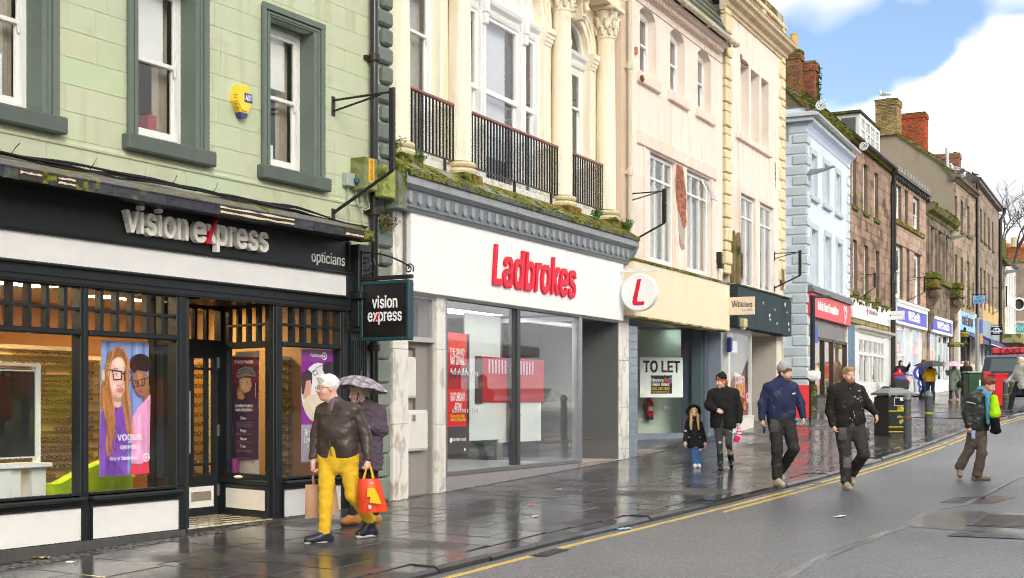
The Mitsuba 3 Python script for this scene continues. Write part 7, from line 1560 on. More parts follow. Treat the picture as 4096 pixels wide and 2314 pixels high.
def head_prims(c,M,s):
 g=lambda x,y,z:c+M@(np.array([x,y,z])*s)
 e=lambda x,y,z,r,k=.02,op=1:el(g(x,y,z),np.array(r)*s,M,k*s,op)
 o=[e(0,-.012,.035,(.075,.094,.086)),e(0,.026,-.025,(.061,.064,.085),.03),e(0,.040,-.088,(.038,.042,.030),.03),rc(g(-.034,.074,.024),g(.034,.074,.024),.014*s,None,.015)]
 for q in(-1,1):o+=[e(q*.036,.056,-.034,(.026,.028,.028),.02),e(q*.074,-.004,-.006,(.011,.020,.031),.006),e(q*.031,.094,.004,(.016,.014,.011),.012,-1)]
 o+=[rc(g(0,.082,.010),g(0,.108,-.026),.009*s,.0145*s,.010),rc(g(-.012,.096,-.030),g(.012,.096,-.030),.009*s,None,.008),e(0,.088,-.058,(.023,.011,.011),.008),e(0,.085,-.048,(.02,.006,.004),.004,-1),rc(g(0,-.03,-.05),g(0,-.045,-.13),.052*s,.056*s,.03)]
 return o,g
SKIN=(.62,.38,.29)
def person(label,base,Y,k,x0,y0,J,face,chest,top,low,hair,skin=SKIN,hs=1.,detail=1,build=1.,legs=True,hands=((.45,1),(.45,-1)),shoes=((.03,.03,.035),(.6,.58,.55)),facefeat=True,beard=None):
 """J: joints as (right, height) measured in the upright plane through the feet plus a depth; face and chest: horizontal directions"""
 X0=(base-2048)/5200*Y;gz_=gxy(X0,Y);pj={}
 for n_,v in J.items():pj[n_]=np.array([X0+(v[0]-x0)*k,Y+(v[2]if len(v)>2 else 0),gz_+(y0-v[1])*k])
 t=thing('person',label,'person');h=.0075 if detail else.014;hc=.011 if detail else.017
 ch=unit([*chest,0]);M=basis(face);hd=pj['head'];pr,g=head_prims(hd,M,hs)
 sl,sr,hl,hr=pj['sl'],pj['sr'],pj['hl'],pj['hr'];mid=(sl+sr)/2;pel=(hl+hr)/2
 neck=pj.get('neck',mid+np.array([0,0,.04]));b=build
 pr+=[rc(hd+M@np.array([0,-.035,-.10])*hs,neck-[0,0,.04],.052*hs,.060*hs,.03)]
 sk=list(pr)
 for q,s_ in(('l',sl),('r',sr)):
  sk+=[rc(neck-[0,0,.06],s_,.06,.045,.04),rc(s_,pj['e'+q],.043,.036,.02),rc(pj['e'+q],pj['w'+q],.037,.027,.02)]
  d=pj.get('d'+q,pj['w'+q]+unit(pj['w'+q]-pj['e'+q])*.1)-pj['w'+q]
  nn=unit(pel+np.array([0,0,.1])-pj['w'+q]);cu,th=hands[0 if q=='l' else 1]
  sk+=hand(pj['w'+q],d,nn,th,cu,.95*(.7+.3*hs))
  if legs:sk+=[rc(pj['h'+q],pj['k'+q],.07,.05,.03),rc(pj['k'+q],pj['a'+q],.05,.036,.02),rc(pj['a'+q],pj['t'+q],.034,.028,.02)]
 sk+=[rc(mid-[0,0,.05],pel+[0,0,.05],.085*b,.075*b,.05)]
 put('body',sdf_mesh(sk,h),'skin',skin,smooth=True,parent=t)
 if facefeat:
  for q in(-1,1):
   put('eye',sph(g(q*.031,.081,.004),.0115*hs,2),'gloss',(.62,.60,.58),smooth=True,parent=t);put('iris',sph(g(q*.031,.0905,.004),.0052*hs,1),'gloss',(.03,.025,.02),smooth=True,parent=t)
   put('eyebrow',tube([g(q*.014,.092,.022),g(q*.034,.088,.028),g(q*.052,.074,.021)],[.0035*hs,.0045*hs,.003*hs],5),'cloth',tuple(.55*x for x in hair[1]),parent=t)
  put('mouth',sph((0,0,0),1,1)if 0 else(lambda V:(V[0]@(np.diag([.021,.006,.0045])*hs)@M.T+g(0,.0975,-.0535),V[1]))(sph((0,0,0),1,2)),'skin',(.36,.10,.09),smooth=True,parent=t)
 style,hcol=hair[0],hair[1];E_=lambda x,y,z,r,k_=.02,op=1:el(g(x,y,z),np.array(r)*hs,M,k_*hs,op)
 hp=[]
 if style in('short','crop','quiff'):
  hp=[E_(0,-.016,.043,(.083,.101,.090)),E_(0,.075,-.045,(.075,.07,.098 if style!='quiff' else.085),.012,-1),E_(0,.0,-.095,(.1,.12,.055),.01,-1)]
  if style!='crop':hp.insert(1,rc(g(-.04,.058,.094),g(.045,.064,.094),.027*hs,.024*hs,.03))
 elif style in('bob','long','back'):
  L={'bob':-.13,'long':-.24,'back':-.16}[style]
  hp=[E_(0,-.016,.043,(.086,.104,.092)),rc(g(-.068,-.01,.0),g(-.072,.0,L),.034*hs,.026*hs,.04),rc(g(.068,-.01,.0),g(.072,.0,L),.034*hs,.026*hs,.04),rc(g(0,-.07,.0),g(0,-.08,L),.055*hs,.045*hs,.04),E_(0,.095,-.035,(.056,.075,.098),.012,-1)]
 if hp:put('hair',sdf_mesh(hp,h,.006*hs,26.,3),'cloth',hcol,smooth=True,parent=t)
 if style in('beanie',):
  put('hair',sdf_mesh([E_(0,-.01,.03,(.083,.099,.088)),rc(g(-.03,.075,.055),g(.04,.075,.055),.022*hs,None,.02),E_(0,.09,-.055,(.075,.075,.10),.012,-1),E_(0,0,-.09,(.1,.12,.06),.01,-1)]+([rc(g(.05,-.05,-.02),g(.085,-.03,-.20),.045*hs,.03*hs,.04),rc(g(-.05,-.06,-.02),g(-.03,-.07,-.17),.04*hs,.03*hs,.04)]if len(hair)>3 else[]),h,.006,30.),'cloth',hcol,smooth=True,parent=t)
  put('beanie_hat',sdf_mesh([E_(0,-.018,.075,(.090,.106,.088)),rc(g(0,-.05,.12),g(0,-.06,.15),.05*hs,.03*hs,.04),E_(0,.0,-.04,(.13,.14,.085),.008,-1)],h,.004,20.),'cloth',hair[2],smooth=True,parent=t)
 if beard:put('beard',sdf_mesh([E_(0,.034,-.075,(.062,.060,.050)),E_(0,.10,-.02,(.06,.05,.036),.01,-1),E_(0,.108,-.055,(.026,.02,.012),.006,-1),E_(0,-.06,-.05,(.09,.06,.09),.01,-1)],h,.004,40.),'cloth',beard,smooth=True,parent=t)
  # top garment
 col,hem,thick,mat,age=top['col'],top.get('hem',.9),top.get('thick',.018),top.get('mat','cloth'),top.get('age',0.)
 hemv=gz_+(y0-hem)*k;ax=unit(sr-sl);dep=ch*.02;wt=np.linalg.norm(sr-sl)
 rt=(.100+thick)*b;zz=lambda p,z_:np.array([p[0],p[1],z_]);lean=pel-mid
 at=lambda z_:mid+lean*((mid[2]-z_)/max(mid[2]-pel[2],.05))
 hemc=at(hemv);wh_=max(wt*.20,.07*b)*top.get('flare',1.)
 ts=[]
 for e in(-1,1):
  ts+=[rc(mid+ax*e*wt*.24-[0,0,.07],hemc+ax*e*wh_+np.array([0,0,rt*.8]),rt,rt*top.get('hemr',1.02),.05),rc(hemc+ax*e*wh_+np.array([0,0,rt*.8]),hemc+ax*e*wh_+np.array([0,0,.03]),rt*top.get('hemr',1.02),rt*top.get('hemr',1.02)*.97,.03)]
 ts+=[el(mid-[0,0,.22]+ch*.03,(wt*.40,.115*b+thick,.2),np.stack([ax,np.cross([0,0,1],ax),[0,0,1]],1),.06)]
 for q,s_ in(('l',sl),('r',sr)):
  ts+=[rc(neck-[0,0,.03],s_-[0,0,.01],.062+thick,.058*b+thick,.05),rc(s_-[0,0,.01],pj['e'+q],.052*b+thick,.045*b+thick,.018),rc(pj['e'+q],pj['w'+q],.045*b+thick,.034+thick*.7,.014)]
 ts+=[rc(neck-[0,0,.01],neck+np.array([0,0,.035])+ch*.01,.066+thick*.5,.062+thick*.4,.02)]
 if top.get('hood'):ts+=[rc(neck+ax*.07-ch*.02,neck-ax*.07-ch*.02,.05,None,.03),rc(neck+ax*.08+ch*.045-[0,0,.02],neck-ch*.09+[0,0,.02],.036,.045,.03),rc(neck-ax*.08+ch*.045-[0,0,.02],neck-ch*.09+[0,0,.02],.036,.045,.03)]
 ts+=[el(zz(hemc,hemv-.15),(.6,.6,.15),I3,.012,-1),rc(neck+[0,0,.02],neck+unit(hd-neck)*.2,.060,.07,.01,-1)]
 if top.get('vneck'):ts+=[rc(neck+ch*.09,neck+ch*.12-[0,0,.10],.04,.012,.01,-1)]
 put(top['name'],sdf_mesh(ts,hc,top.get('wr',.011),top.get('wf',8.),5),mat,col,age,smooth=True,parent=t)
 if top.get('zip'):
  p0,p1=neck+ch*(.085+thick)-[0,0,.03],hemc+ch*(rt*1.02)+[0,0,.02]
  put('zip',tube([p0,(p0+p1)/2+ch*.045,p1],.0055,5),'satin',top['zip'],parent=t)
 if legs:
  c2,th2,m2=low['col'],low.get('thick',.014),low.get('mat','cloth');ls=[]
  for q in 'lr':
   hj,kn,an=pj['h'+q],pj['k'+q],pj['a'+q]
   ls+=[rc(hj+[0,0,.06],kn,.088*b+th2,.056*b+th2,.03),rc(kn,an+[0,0,.015],.056*b+th2,low.get('cuff',.046)+th2,.02)]
  ls+=[rc(hl+[0,0,.09],hr+[0,0,.09],.10*b,None,.03),rc((hl+hr)/2+[0,0,.02],mid*.3+pel*.7,.11*b,.12*b,.04)]
  for q in 'lr':ls+=[el(pj['a'+q]-[0,0,.12+low.get('lift',.0)],(.13,.2,.105),I3,.01,-1)]if low.get('cut')else[]
  put(low['name'],sdf_mesh(ls,hc,low.get('wr',.012),9.,7),m2,c2,low.get('age',0.),smooth=True,parent=t)
  for q in 'lr':
   an,to=pj['a'+q],pj['t'+q];f=unit(to-an+[0,0,.0]);fh=unit([f[0],f[1],0])if abs(f[2])<.9 else ch
   flat=an[2]-to[2]<.135;m_=.85+.15*b if b>.9 else.72;heel=np.array([an[0],an[1],to[2]+.006])-fh*.055 if flat else an-f*.045-[0,0,.03];to=to+(fh if flat else f)*.03
   sh=[rc(an+[0,0,.01],heel,.047*m_,.043*m_,.02),rc(heel,to,.044*m_,.038*m_,.03),rc(an-[0,0,.01],to*.8+heel*.2,.047*m_,.036*m_,.03)]
   if low.get('boot'):sh+=[rc(an+[0,0,.02],an+unit(pj['k'+q]-an)*low['boot'],.050,.058,.02)]
   put('shoe',sdf_mesh(sh,hc*.8,.002),low.get('smat','satin'),shoes[0],smooth=True,parent=t)
   dn=np.array([0,0,.022*m_])if flat else np.cross(np.cross(f,[0,0,1]),f)*.026*m_;so=[rc(heel-dn,to-dn,.037*m_,.033*m_,.02)];put('sole',sdf_mesh(so,hc*.8),'satin',shoes[1],smooth=True,parent=t)
 return t,pj,neck,ch,g,M
YL=.00001
def Jt(**k):return k
# 1 the white-haired man
Ko=13.95/5200/1.9405
om=person('white-haired man in brown leather jacket and mustard yellow trousers carrying two bags',1334.6,13.95,Ko,300,1385,
 Jt(head=(256,200,-.03),neck=(318,318,0),sl=(212,372,.07),sr=(462,368,-.07),el=(160,560,.08),wl=(137,775,.03),er=(548,560,-.05),wr=(576,750,-.12),dl=(137,845,.02),dr=(578,812,-.13),
 hl=(255,800,.03),hr=(415,800,-.03),kl=(246,1040,-.06),al=(238,1322,-.08),tl=(135,1368,-.16),kr=(445,1030,-.02),ar=(562,1245,.22),tr=(500,1338,.14)),
 (-.84,-.52,-.06),(-.42,-.9),dict(name='leather_jacket',col=(.048,.032,.028),hem=738,mat='leather',zip=(.10,.09,.09),thick=.02,wr=.010,wf=10.,flare=1.2,vneck=True),dict(name='trousers',col=(.66,.41,.025),thick=.010,wr=.014,cuff=.052),('short',(.72,.71,.68)),hs=1.14,build=1.12,skin=(.66,.37,.29),hands=((1.1,1),(1.2,-1)),shoes=((.014,.018,.035),(.62,.58,.5)))
_,pj,nk,ch_,g_,M_=om
put('shirt_collar',sdf_mesh([rc(nk-ch_*.02,nk+ch_*.03+[0,0,.015],.066,.062,.02),rc(nk+ch_*.07,nk+ch_*.095-[0,0,.07],.032,.02,.02)],.009),'plaid',parent=om[0],smooth=True,uv=None,col=(.4,.08,.1))
put('spectacles',[tube([g_(q*.01,.108,.004),g_(q*.03,.112,.02),g_(q*.052,.1,.004),g_(q*.03,.108,-.012),g_(q*.01,.108,.004)],.0026,4)for q in(-1,1)]+[tube([g_(q*.054,.09,.008),g_(q*.078,.0,.004)],.0026,4)for q in(-1,1)],'gloss',(.02,.02,.02),parent=om[0],kind='stuff')
def loc(Y,k,x0,y0,base):
 X0=(base-2048)/5200*Y;z0=gxy(X0,Y);return lambda px_,py_,dy=0.:np.array([X0+(px_-x0)*k,Y+dy,z0+(y0-py_)*k])
L1=loc(13.95,Ko,300,1385,1334.6)
def soft_bag(base,label,top4,bot4,th,mat,col,hand_p,hcol,sag=.02):
 """a carrier bag: front and back sheets between the top and bottom corners, two strap handles up to the hand"""
 k=thing(base,label,'bag');a,b=map(np.array,top4);c,d=map(np.array,bot4);n=9;m=9;V=[];yv=np.array([0,th,0])
 for sd_ in(-.5,.5):
  for i in range(n):
   for j in range(m):
    s_,t_=i/(n-1),j/(m-1);p=(a+(b-a)*s_)*(1-t_)+(c+(d-c)*s_)*t_
    bul=math.sin(math.pi*s_)**.6*(.45+.55*min(1,t_*1.6));V.append(p+yv*sd_*bul+np.array([0,1,0])*sag*(meshkit.noise(p*11+sd_)-.5))
 F=[]
 for q in range(2):
  for i in range(n-1):
   for j in range(m-1):o=q*n*m+i*m+j;F+=[[o,o+1,o+m+1],[o,o+m+1,o+m]]
 for i in range(n-1):o,o2=i*m+m-1,n*m+i*m+m-1;F+=[[o,o+m,o2+m],[o,o2+m,o2]]
 put('body',(np.array(V),np.array(F)),mat,col,smooth=50,parent=k)
 for e in(-.2,.2):
  p0,p1=a+(b-a)*.28+yv*e,a+(b-a)*.72+yv*e;hp=np.array(hand_p)
  put('handle',tube([p0,p0*.5+hp*.5+(a-b)*.04,hp+[-.012,0,.0],hp+[.012,0,0],p1*.5+hp*.5-(a-b)*.04,p1],.011,6),mat,hcol,parent=k)
 return k,V
bk,_=soft_bag('paper_bag','brown paper carrier bag in the right hand of the white-haired man',(L1(68,955,.10),L1(300,950,.16)),(L1(66,1222,.10),L1(328,1180,.18)),.17,'matte',(.47,.28,.16),L1(148,838,.03),(.40,.23,.13))
bo,V=soft_bag('orange_bag','orange shopping bag with yellow handles and print in the left hand of the white-haired man',(L1(500,900,-.16),L1(665,897,-.13)),(L1(510,1160,-.16),L1(730,1148,-.10)),.20,'satin',(.68,.055,.012),L1(585,800,-.14),(.72,.36,.01))
for nm_,pts,c in(('yellow_print',[(585,965),(640,962),(668,1020),(690,1085),(600,1075),(608,1030),(580,1030)],(.75,.46,.01)),('label',[(590,1092),(612,1092),(616,1122),(594,1124)],(.5,.5,.5)),('brand_tag',[(608,922),(630,921),(630,928),(608,929)],(.7,.6,.5))):
 Vv,Ff=trimesh.creation.triangulate_polygon(Polygon(pts),engine='earcut');put(nm_,(np.array([L1(x,y,-.275)for x,y in Vv]),np.array(Ff)),'satin',c,parent=bo)
# 2 the woman under the plaid umbrella
Kw=15.2/5200/1.9405
wo=person('woman in a fluffy dark purple coat walking behind the man, half hidden, holding an umbrella',1425,15.2,Kw,475,1262,
 Jt(head=(490,245,-.02),neck=(540,335),sl=(440,385,.05),sr=(640,385,.0),el=(430,520,-.1),wl=(470,430,-.2),er=(668,520,-.02),wr=(600,500,-.22),hl=(480,760),hr=(590,760),kl=(470,1000,-.05),al=(455,1180,-.05),tl=(400,1225,-.12),kr=(580,1000,.05),ar=(600,1190,.2),tr=(560,1235,.15)),
 (-.75,-.65,-.05),(-.55,-.83),dict(name='fur_coat',col=(.085,.058,.085),hem=832,thick=.045,wr=.02,wf=22.,flare=1.05),dict(name='trousers',col=(.02,.025,.02)),('bob',(.45,.36,.26)),hs=1.05,shoes=((.40,.17,.05),(.10,.06,.04)))
def umbrella(label,c,r,tilt,rise,mat,col,handle_to,uvf=None,ribs=8):
 k=thing('umbrella',label,'umbrella');c=np.array(c);ax=unit(tilt);M=basis(np.cross(ax,[0.3,.7,.2]),ax);M=np.stack([unit(np.cross(ax,[.2,1,0])),unit(np.cross(ax,np.cross(ax,[.2,1,0]))),ax],1)
 nr,na=9,ribs*6;V=[];uv_=[]
 for i in range(nr):
  t=i/(nr-1)
  for j in range(na):
   a=j/na*2*math.pi;sc=(j/(na/ribs))%1;sag=1-.10*t*math.sin(math.pi*sc)**.8;rr=r*t*sag;z=rise*(1-t**1.9)-.03*r*t*math.sin(math.pi*sc)
   V.append(c+M@np.array([rr*math.cos(a),rr*math.sin(a),z]));uv_.append([rr*math.cos(a),rr*math.sin(a)]if uvf else[enc(col),0.3])
 F=[[i*na+j,i*na+(j+1)%na,(i+1)*na+(j+1)%na]for i in range(nr-1)for j in range(na)]+[[i*na+j,(i+1)*na+(j+1)%na,(i+1)*na+j]for i in range(nr-1)for j in range(na)]
 put('canopy',(np.array(V),np.array(F)),mat,smooth=True,parent=k,uv=np.array(uv_))
 put('shaft',tube([c+ax*(rise+.05),handle_to],.007,6),'satin',(.05,.05,.05),parent=k)
 for j in range(ribs):a=j/ribs*2*math.pi;put('rib',tube([c+M@np.array([r*t*math.cos(a),r*t*math.sin(a),rise*(1-t**1.9)-.012])for t in np.linspace(0,1,6)],.003,4),'satin',(.1,.1,.1),parent=k)
L2=loc(15.2,Kw,475,1262,1425)
umbrella('grey and mauve plaid umbrella over the woman behind the white-haired man',L2(500,203,-.05),.36,(.15,.10,1.),.15,'plaid',(.3,.25,.3),L2(470,470,-.2),True)
# 3, 4 the woman in black and the child
Kb_=23.0/5200/2.91
w3=person('woman in black hooded jacket, black beanie and ripped grey jeans holding a striped sock',2680+640/2.91,23.0,Kb_,640,1268,
 Jt(head=(592,248,-.02),neck=(622,345),sl=(505,378,.06),sr=(740,378,-.06),el=(452,530,.02),wl=(498,572,-.24),dl=(560,590,-.30),er=(795,560,-.05),wr=(796,700,-.09),dr=(793,780,-.09),hl=(565,800,.02),hr=(675,800,-.02),kl=(570,965,-.05),al=(580,1190,-.06),tl=(565,1255,-.18),kr=(668,965,-.14),ar=(733,1170,.18),tr=(724,1225,.06)),
 (-.80,-.58,-.12),(-.25,-.97),dict(name='jacket',col=(.010,.010,.011),hem=782,thick=.035,hood=True,zip=(.04,.04,.05),wr=.016,flare=1.25,mat='cloth'),dict(name='jeans',col=(.05,.05,.052),thick=.0,cuff=.036,boot=.16,smat='gloss'),('beanie',(.36,.085,.02),(.010,.010,.011),1),hs=1.0,hands=((.35,1),(1.1,-1)),shoes=((.012,.012,.012),(.012,.012,.012)))
L3=loc(23.0,Kb_,640,1268,2680+640/2.91)
for pts in([(672,818),(700,822),(698,834),(675,832)],[(625,890),(660,888),(665,905),(630,912)]):
 put('rip',sph(L3(*np.mean(pts,0),-.125),((pts[1][0]-pts[0][0])*Kb_*.5,.03,.012),1),'skin',(.6,.45,.4),parent=w3[0])
put('badge',sph(L3(545,200,-.115),.014,1),'satin',(.4,.4,.45),parent=w3[0])
sk_=thing('striped_sock','pink and white striped knitted sock hanging from the hand of the woman in black','sock')
pth=[L3(795,770,-.1),L3(790,800,-.1),L3(788,850,-.1),L3(778,890,-.1),L3(750,945,-.1)]
for i in range(12):
 t0,t1=i/12,(i+1)/12;f=lambda t:np.array([np.interp(t,np.linspace(0,1,5),[p[q]for p in pth])for q in range(3)])
 put('band',tube([f(t0),f((t0+t1)/2),f(t1)],[.028+.022*min(1,t0*2),.03+.022*min(1,t0*2),.028+.022*min(1,t1*2)*(1 if i<11 else.4)],9),'cloth',(.30,.50,.47)if i<2 else(.75,.72,.72)if i%2 and i<8 else(.66,.02,.16),parent=sk_,smooth=40)
Kc=23.4/5200/2.91
c4=person('small child in black fur-hooded coat and blue jeans with long blonde hair',2680+305/2.91,23.4,Kc,305,1232,
 Jt(head=(272,590,-.02),neck=(278,668),sl=(218,705),sr=(340,705),el=(188,820),wl=(172,920,-.04),er=(378,820),wr=(398,925,-.04),hl=(275,1000),hr=(325,1000),kl=(278,1100,-.02),al=(285,1195,-.02),tl=(278,1215,-.14),kr=(325,1100),ar=(328,1195,.0),tr=(330,1215,-.12)),
 (.05,-.92,-.32),(-.05,-1),dict(name='coat',col=(.012,.012,.014),hem=1005,thick=.012,wr=.012,flare=1.15,hemr=1.05,hood=True),dict(name='jeans',col=(.05,.11,.26),thick=.012,cuff=.06),('long',(.50,.32,.14)),hs=.86,build=.74,skin=(.68,.42,.34),shoes=((.7,.7,.68),(.66,.66,.64)))
L4=loc(23.4,Kc,305,1232,2680+305/2.91);gk_,Mk=c4[4],c4[5]
fur=[]
for i in range(420):
 a=R.uniform(-.55,math.pi+.55);r0=.098+R.uniform(-.012,.016);p=gk_(r0*math.cos(a)*1.12,R.uniform(-.03,.045),.01+r0*math.sin(a)*1.18);d=unit(p-gk_(0,0,0))+np.array([R.uniform(-.6,.6)for _ in range(3)]);fur.append(tube([p,p+unit(d)*R.uniform(.025,.05)],[.006,.0015],3))
t=np.linspace(-.5,math.pi+.5,22);put('fur_trim',fur+[tube([gk_(.105*math.cos(x)*1.1,.0,.01+.105*math.sin(x)*1.15)for x in t],.028,8)],'cloth',(.012,.011,.011),parent=c4[0],kind='stuff')
put('hood',sdf_mesh([el(gk_(0,-.05,.015),np.array([.12,.10,.13])*.86,Mk,.02),el(gk_(0,.10,-.01),np.array([.1,.12,.13])*.86,Mk,.01,-1)],.010,.004),'cloth',(.012,.012,.014),smooth=True,parent=c4[0])
for x,dx in((226,-4),(306,6),(236,0),(316,4)):put('hair_lock',tube([L4(x+4,605,-.09),L4(x+2,680,-.13),L4(x+dx,740,-.145),L4(x+dx+4,795,-.14)],[.012,.018,.016,.006],7),'cloth',jit((.50,.32,.14),.15),parent=c4[0],smooth=40)
for x,y in((232,655),(250,682),(335,880),(208,880)):put('button',sph(L4(x,y,-.15),.010,1),'satin',(.6,.6,.6),parent=c4[0])
# 5, 6 the two workmen
K5=20.3/5200/2.425
w5=person('workman in dusty navy hoodie and grey beanie walking along the kerb',2980+330/2.425,20.3,K5,330,1302,
 Jt(head=(383,218,-.02),neck=(350,290),sl=(218,350,-.04),sr=(470,345,.04),el=(165,515,-.02),wl=(155,660,-.08),dl=(150,740,-.12),er=(540,505,.02),wr=(556,640,-.06),dr=(562,730,-.10),hl=(290,705,-.02),hr=(410,705,.02),kl=(298,965,-.10),al=(300,1225,-.08),tl=(325,1280,-.26),kr=(455,950,-.16),ar=(362,1185,.22),tr=(372,1235,.10)),
 (.72,-.69,-.02),(.12,-.99),dict(name='hoodie',col=(.018,.026,.070),hem=664,thick=.022,hood=True,age=.3,wr=.012,flare=1.1),dict(name='work_trousers',col=(.026,.025,.026),thick=.022,wr=.016,age=.22,cuff=.06),('beanie',(.14,.07,.04),(.34,.34,.35)),hs=1.08,build=1.14,beard=(.20,.10,.06),hands=((.9,1),(.6,-1)),shoes=((.46,.40,.32),(.35,.3,.24)))
L5=loc(20.3,K5,330,1302,2980+330/2.425)
put('chest_print',[bx(*a)for a in()]or[tube([L5(435,417,-.155),L5(470,412,-.15)],.012,4)],'matte',(.55,.55,.5),parent=w5[0])
put('hat_badge',sph(L5(398,155,-.09),(.022,.02,.014),1),'satin',(.05,.05,.05),parent=w5[0])
def pocket(t,c,w_,h_,col,tilt=0.):
 p=sdf_mesh([el(c,(w_/2,.035,h_/2),k=.01),rc(c+[-w_*.4,0,h_*.4],c+[w_*.4,0,h_*.42],.018,None,.01),rc(c+[-w_*.38,0,-h_*.38],c+[w_*.38,0,-h_*.38],.02,None,.03)],.011,.006);put('holster_pocket',p,'cloth',col,.3,smooth=True,parent=t)
pocket(w5[0],L5(272,725,-.13),.16,.22,(.06,.056,.058));pocket(w5[0],L5(478,740,.0),.07,.22,(.022,.022,.024))
ph=thing('vape_device','small dark blue handheld device in the fist of the workman in the navy hoodie','device');put('body',mv(cbx(-.022,.022,-.012,.012,-.05,.05,.008),L5(168,762,-.14),0,1.),'gloss',(.02,.03,.12),parent=ph)
K6=20.2/5200/2.425
w6=person('bearded ginger workman in paint-spattered black fleece and worn work trousers',2980+1000/2.425,20.2,K6,1000,1313,
 Jt(head=(1000,208,-.03),neck=(990,290),sl=(855,352,-.02),sr=(1108,345,.02),el=(822,545,.0),wl=(838,690,-.08),dl=(852,770,-.12),er=(1185,480,.02),wr=(1258,580,-.08),dr=(1264,665,-.14),hl=(945,745),hr=(1080,745),kl=(962,995,-.08),al=(968,1232,-.06),tl=(978,1290,-.24),kr=(1128,965,-.16),ar=(1058,1180,.2),tr=(1052,1250,.06)),
 (.28,-.96,-.03),(.05,-1),dict(name='fleece',col=(.016,.014,.014),hem=703,thick=.024,age=.2,wr=.012,flare=1.15,zip=(.03,.03,.03)),dict(name='work_trousers',col=(.042,.038,.040),thick=.024,wr=.018,age=.4,cuff=.06),('short',(.36,.22,.11)),hs=1.08,build=1.2,beard=(.36,.15,.06),skin=(.68,.38,.29),hands=((.8,1),(.35,-1)),shoes=((.46,.38,.28),(.36,.3,.22)))
L6=loc(20.2,K6,1000,1313,2980+1000/2.425)
pocket(w6[0],L6(925,775,-.13),.14,.20,(.085,.078,.078));pocket(w6[0],L6(1175,775,.0),.10,.20,(.08,.074,.076));pocket(w6[0],L6(965,1040,-.15),.13,.20,(.14,.132,.125))
put('chest_badge',sph(L6(1085,358,-.13),(.028,.02,.012),1),'satin',(.5,.5,.5),parent=w6[0])
sp_=[]
for _ in range(70):
 x,y=R.gauss(1050,45),R.gauss(520,70);u_=(x-985)/170;r_=R.uniform(.004,.012)
 if abs(u_)<.8:sp_.append(sph(L6(x,y,-.155+.10*u_*u_),(r_,.012,r_*R.uniform(.8,2.2)),1))
put('paint_spatter',sp_,'matte',(.45,.42,.38),parent=w6[0],kind='stuff')
# 7 the young man crossing the road
K7=21.4/5200/2.6935
w7=person('young man in padded black jacket and blue hoodie crossing the road',3760+400/2.6935,21.4,K7,400,1322,
 Jt(head=(512,305,-.05),neck=(447,388),sl=(330,432,-.08),sr=(520,435,.10),el=(272,600,-.06),wl=(285,735,-.10),dl=(275,815,-.12),er=(590,590,.10),wr=(608,680,-.0),dr=(640,735,-.05),hl=(375,795,-.04),hr=(440,795,.05),kl=(318,1010,.05),al=(240,1190,.12),tl=(228,1268,.06),kr=(432,1020,-.08),ar=(392,1262,-.05),tr=(478,1298,-.1)),
 (.70,-.62,-.34),(.55,-.83),dict(name='padded_jacket',col=(.022,.024,.026),hem=790,thick=.032,wr=.012,wf=14.,mat='leather',flare=1.1),dict(name='work_trousers',col=(.12,.092,.078),thick=.024,wr=.018,cuff=.06,age=.15),('quiff',(.16,.065,.03)),hs=1.04,skin=(.68,.36,.28),hands=((.9,1),(.7,-1)),shoes=((.30,.24,.17),(.10,.09,.08)))
L7=loc(21.4,K7,400,1322,3760+400/2.6935)
put('hoodie',sdf_mesh([rc(L7(440,350,.0),L7(470,395,-.06),.065,.065,.03),rc(L7(470,430,-.17),L7(478,700,-.17),.040,.036,.03),rc(L7(440,340,.02),L7(505,398,-.11),.042,.04,.03),el(w7[1]['head'],(.10,.11,.125),I3,.01,-1)],.011,.005),'cloth',(.10,.31,.46),smooth=True,parent=w7[0])
hv=thing('hi_vis_top','lime yellow and black hi-vis garment hanging over the arm of the young man','garment')
put('lime_part',sdf_mesh([rc(L7(535,440,-.20),L7(540,600,-.22),.055,.085,.04),rc(L7(515,615,-.24),L7(572,605,-.18),.055,.05,.03)],.011,.010,12.),'cloth',(.42,.78,.0),smooth=True,parent=hv);put('black_part',sdf_mesh([rc(L7(535,665,-.2),L7(560,780,-.18),.075,.075,.03),rc(L7(520,790,-.18),L7(600,792,-.16),.04,.035,.03)],.011,.01,12.),'cloth',(.008,.008,.009),smooth=True,parent=hv)
put('arm_stripe',[mv(tube([L7(250,482,-.155),L7(300,492,-.20),L7(345,505,-.165)],.011,5))],'satin',(.45,.45,.45),parent=w7[0])
pho=thing('phone','pale blue phone in the hand of the young man crossing the road','phone');put('body',mv(cbx(-.038,.038,-.006,.006,-.07,.07,.006),L7(322,828,-.16),.3),'gloss',(.35,.45,.62),parent=pho)
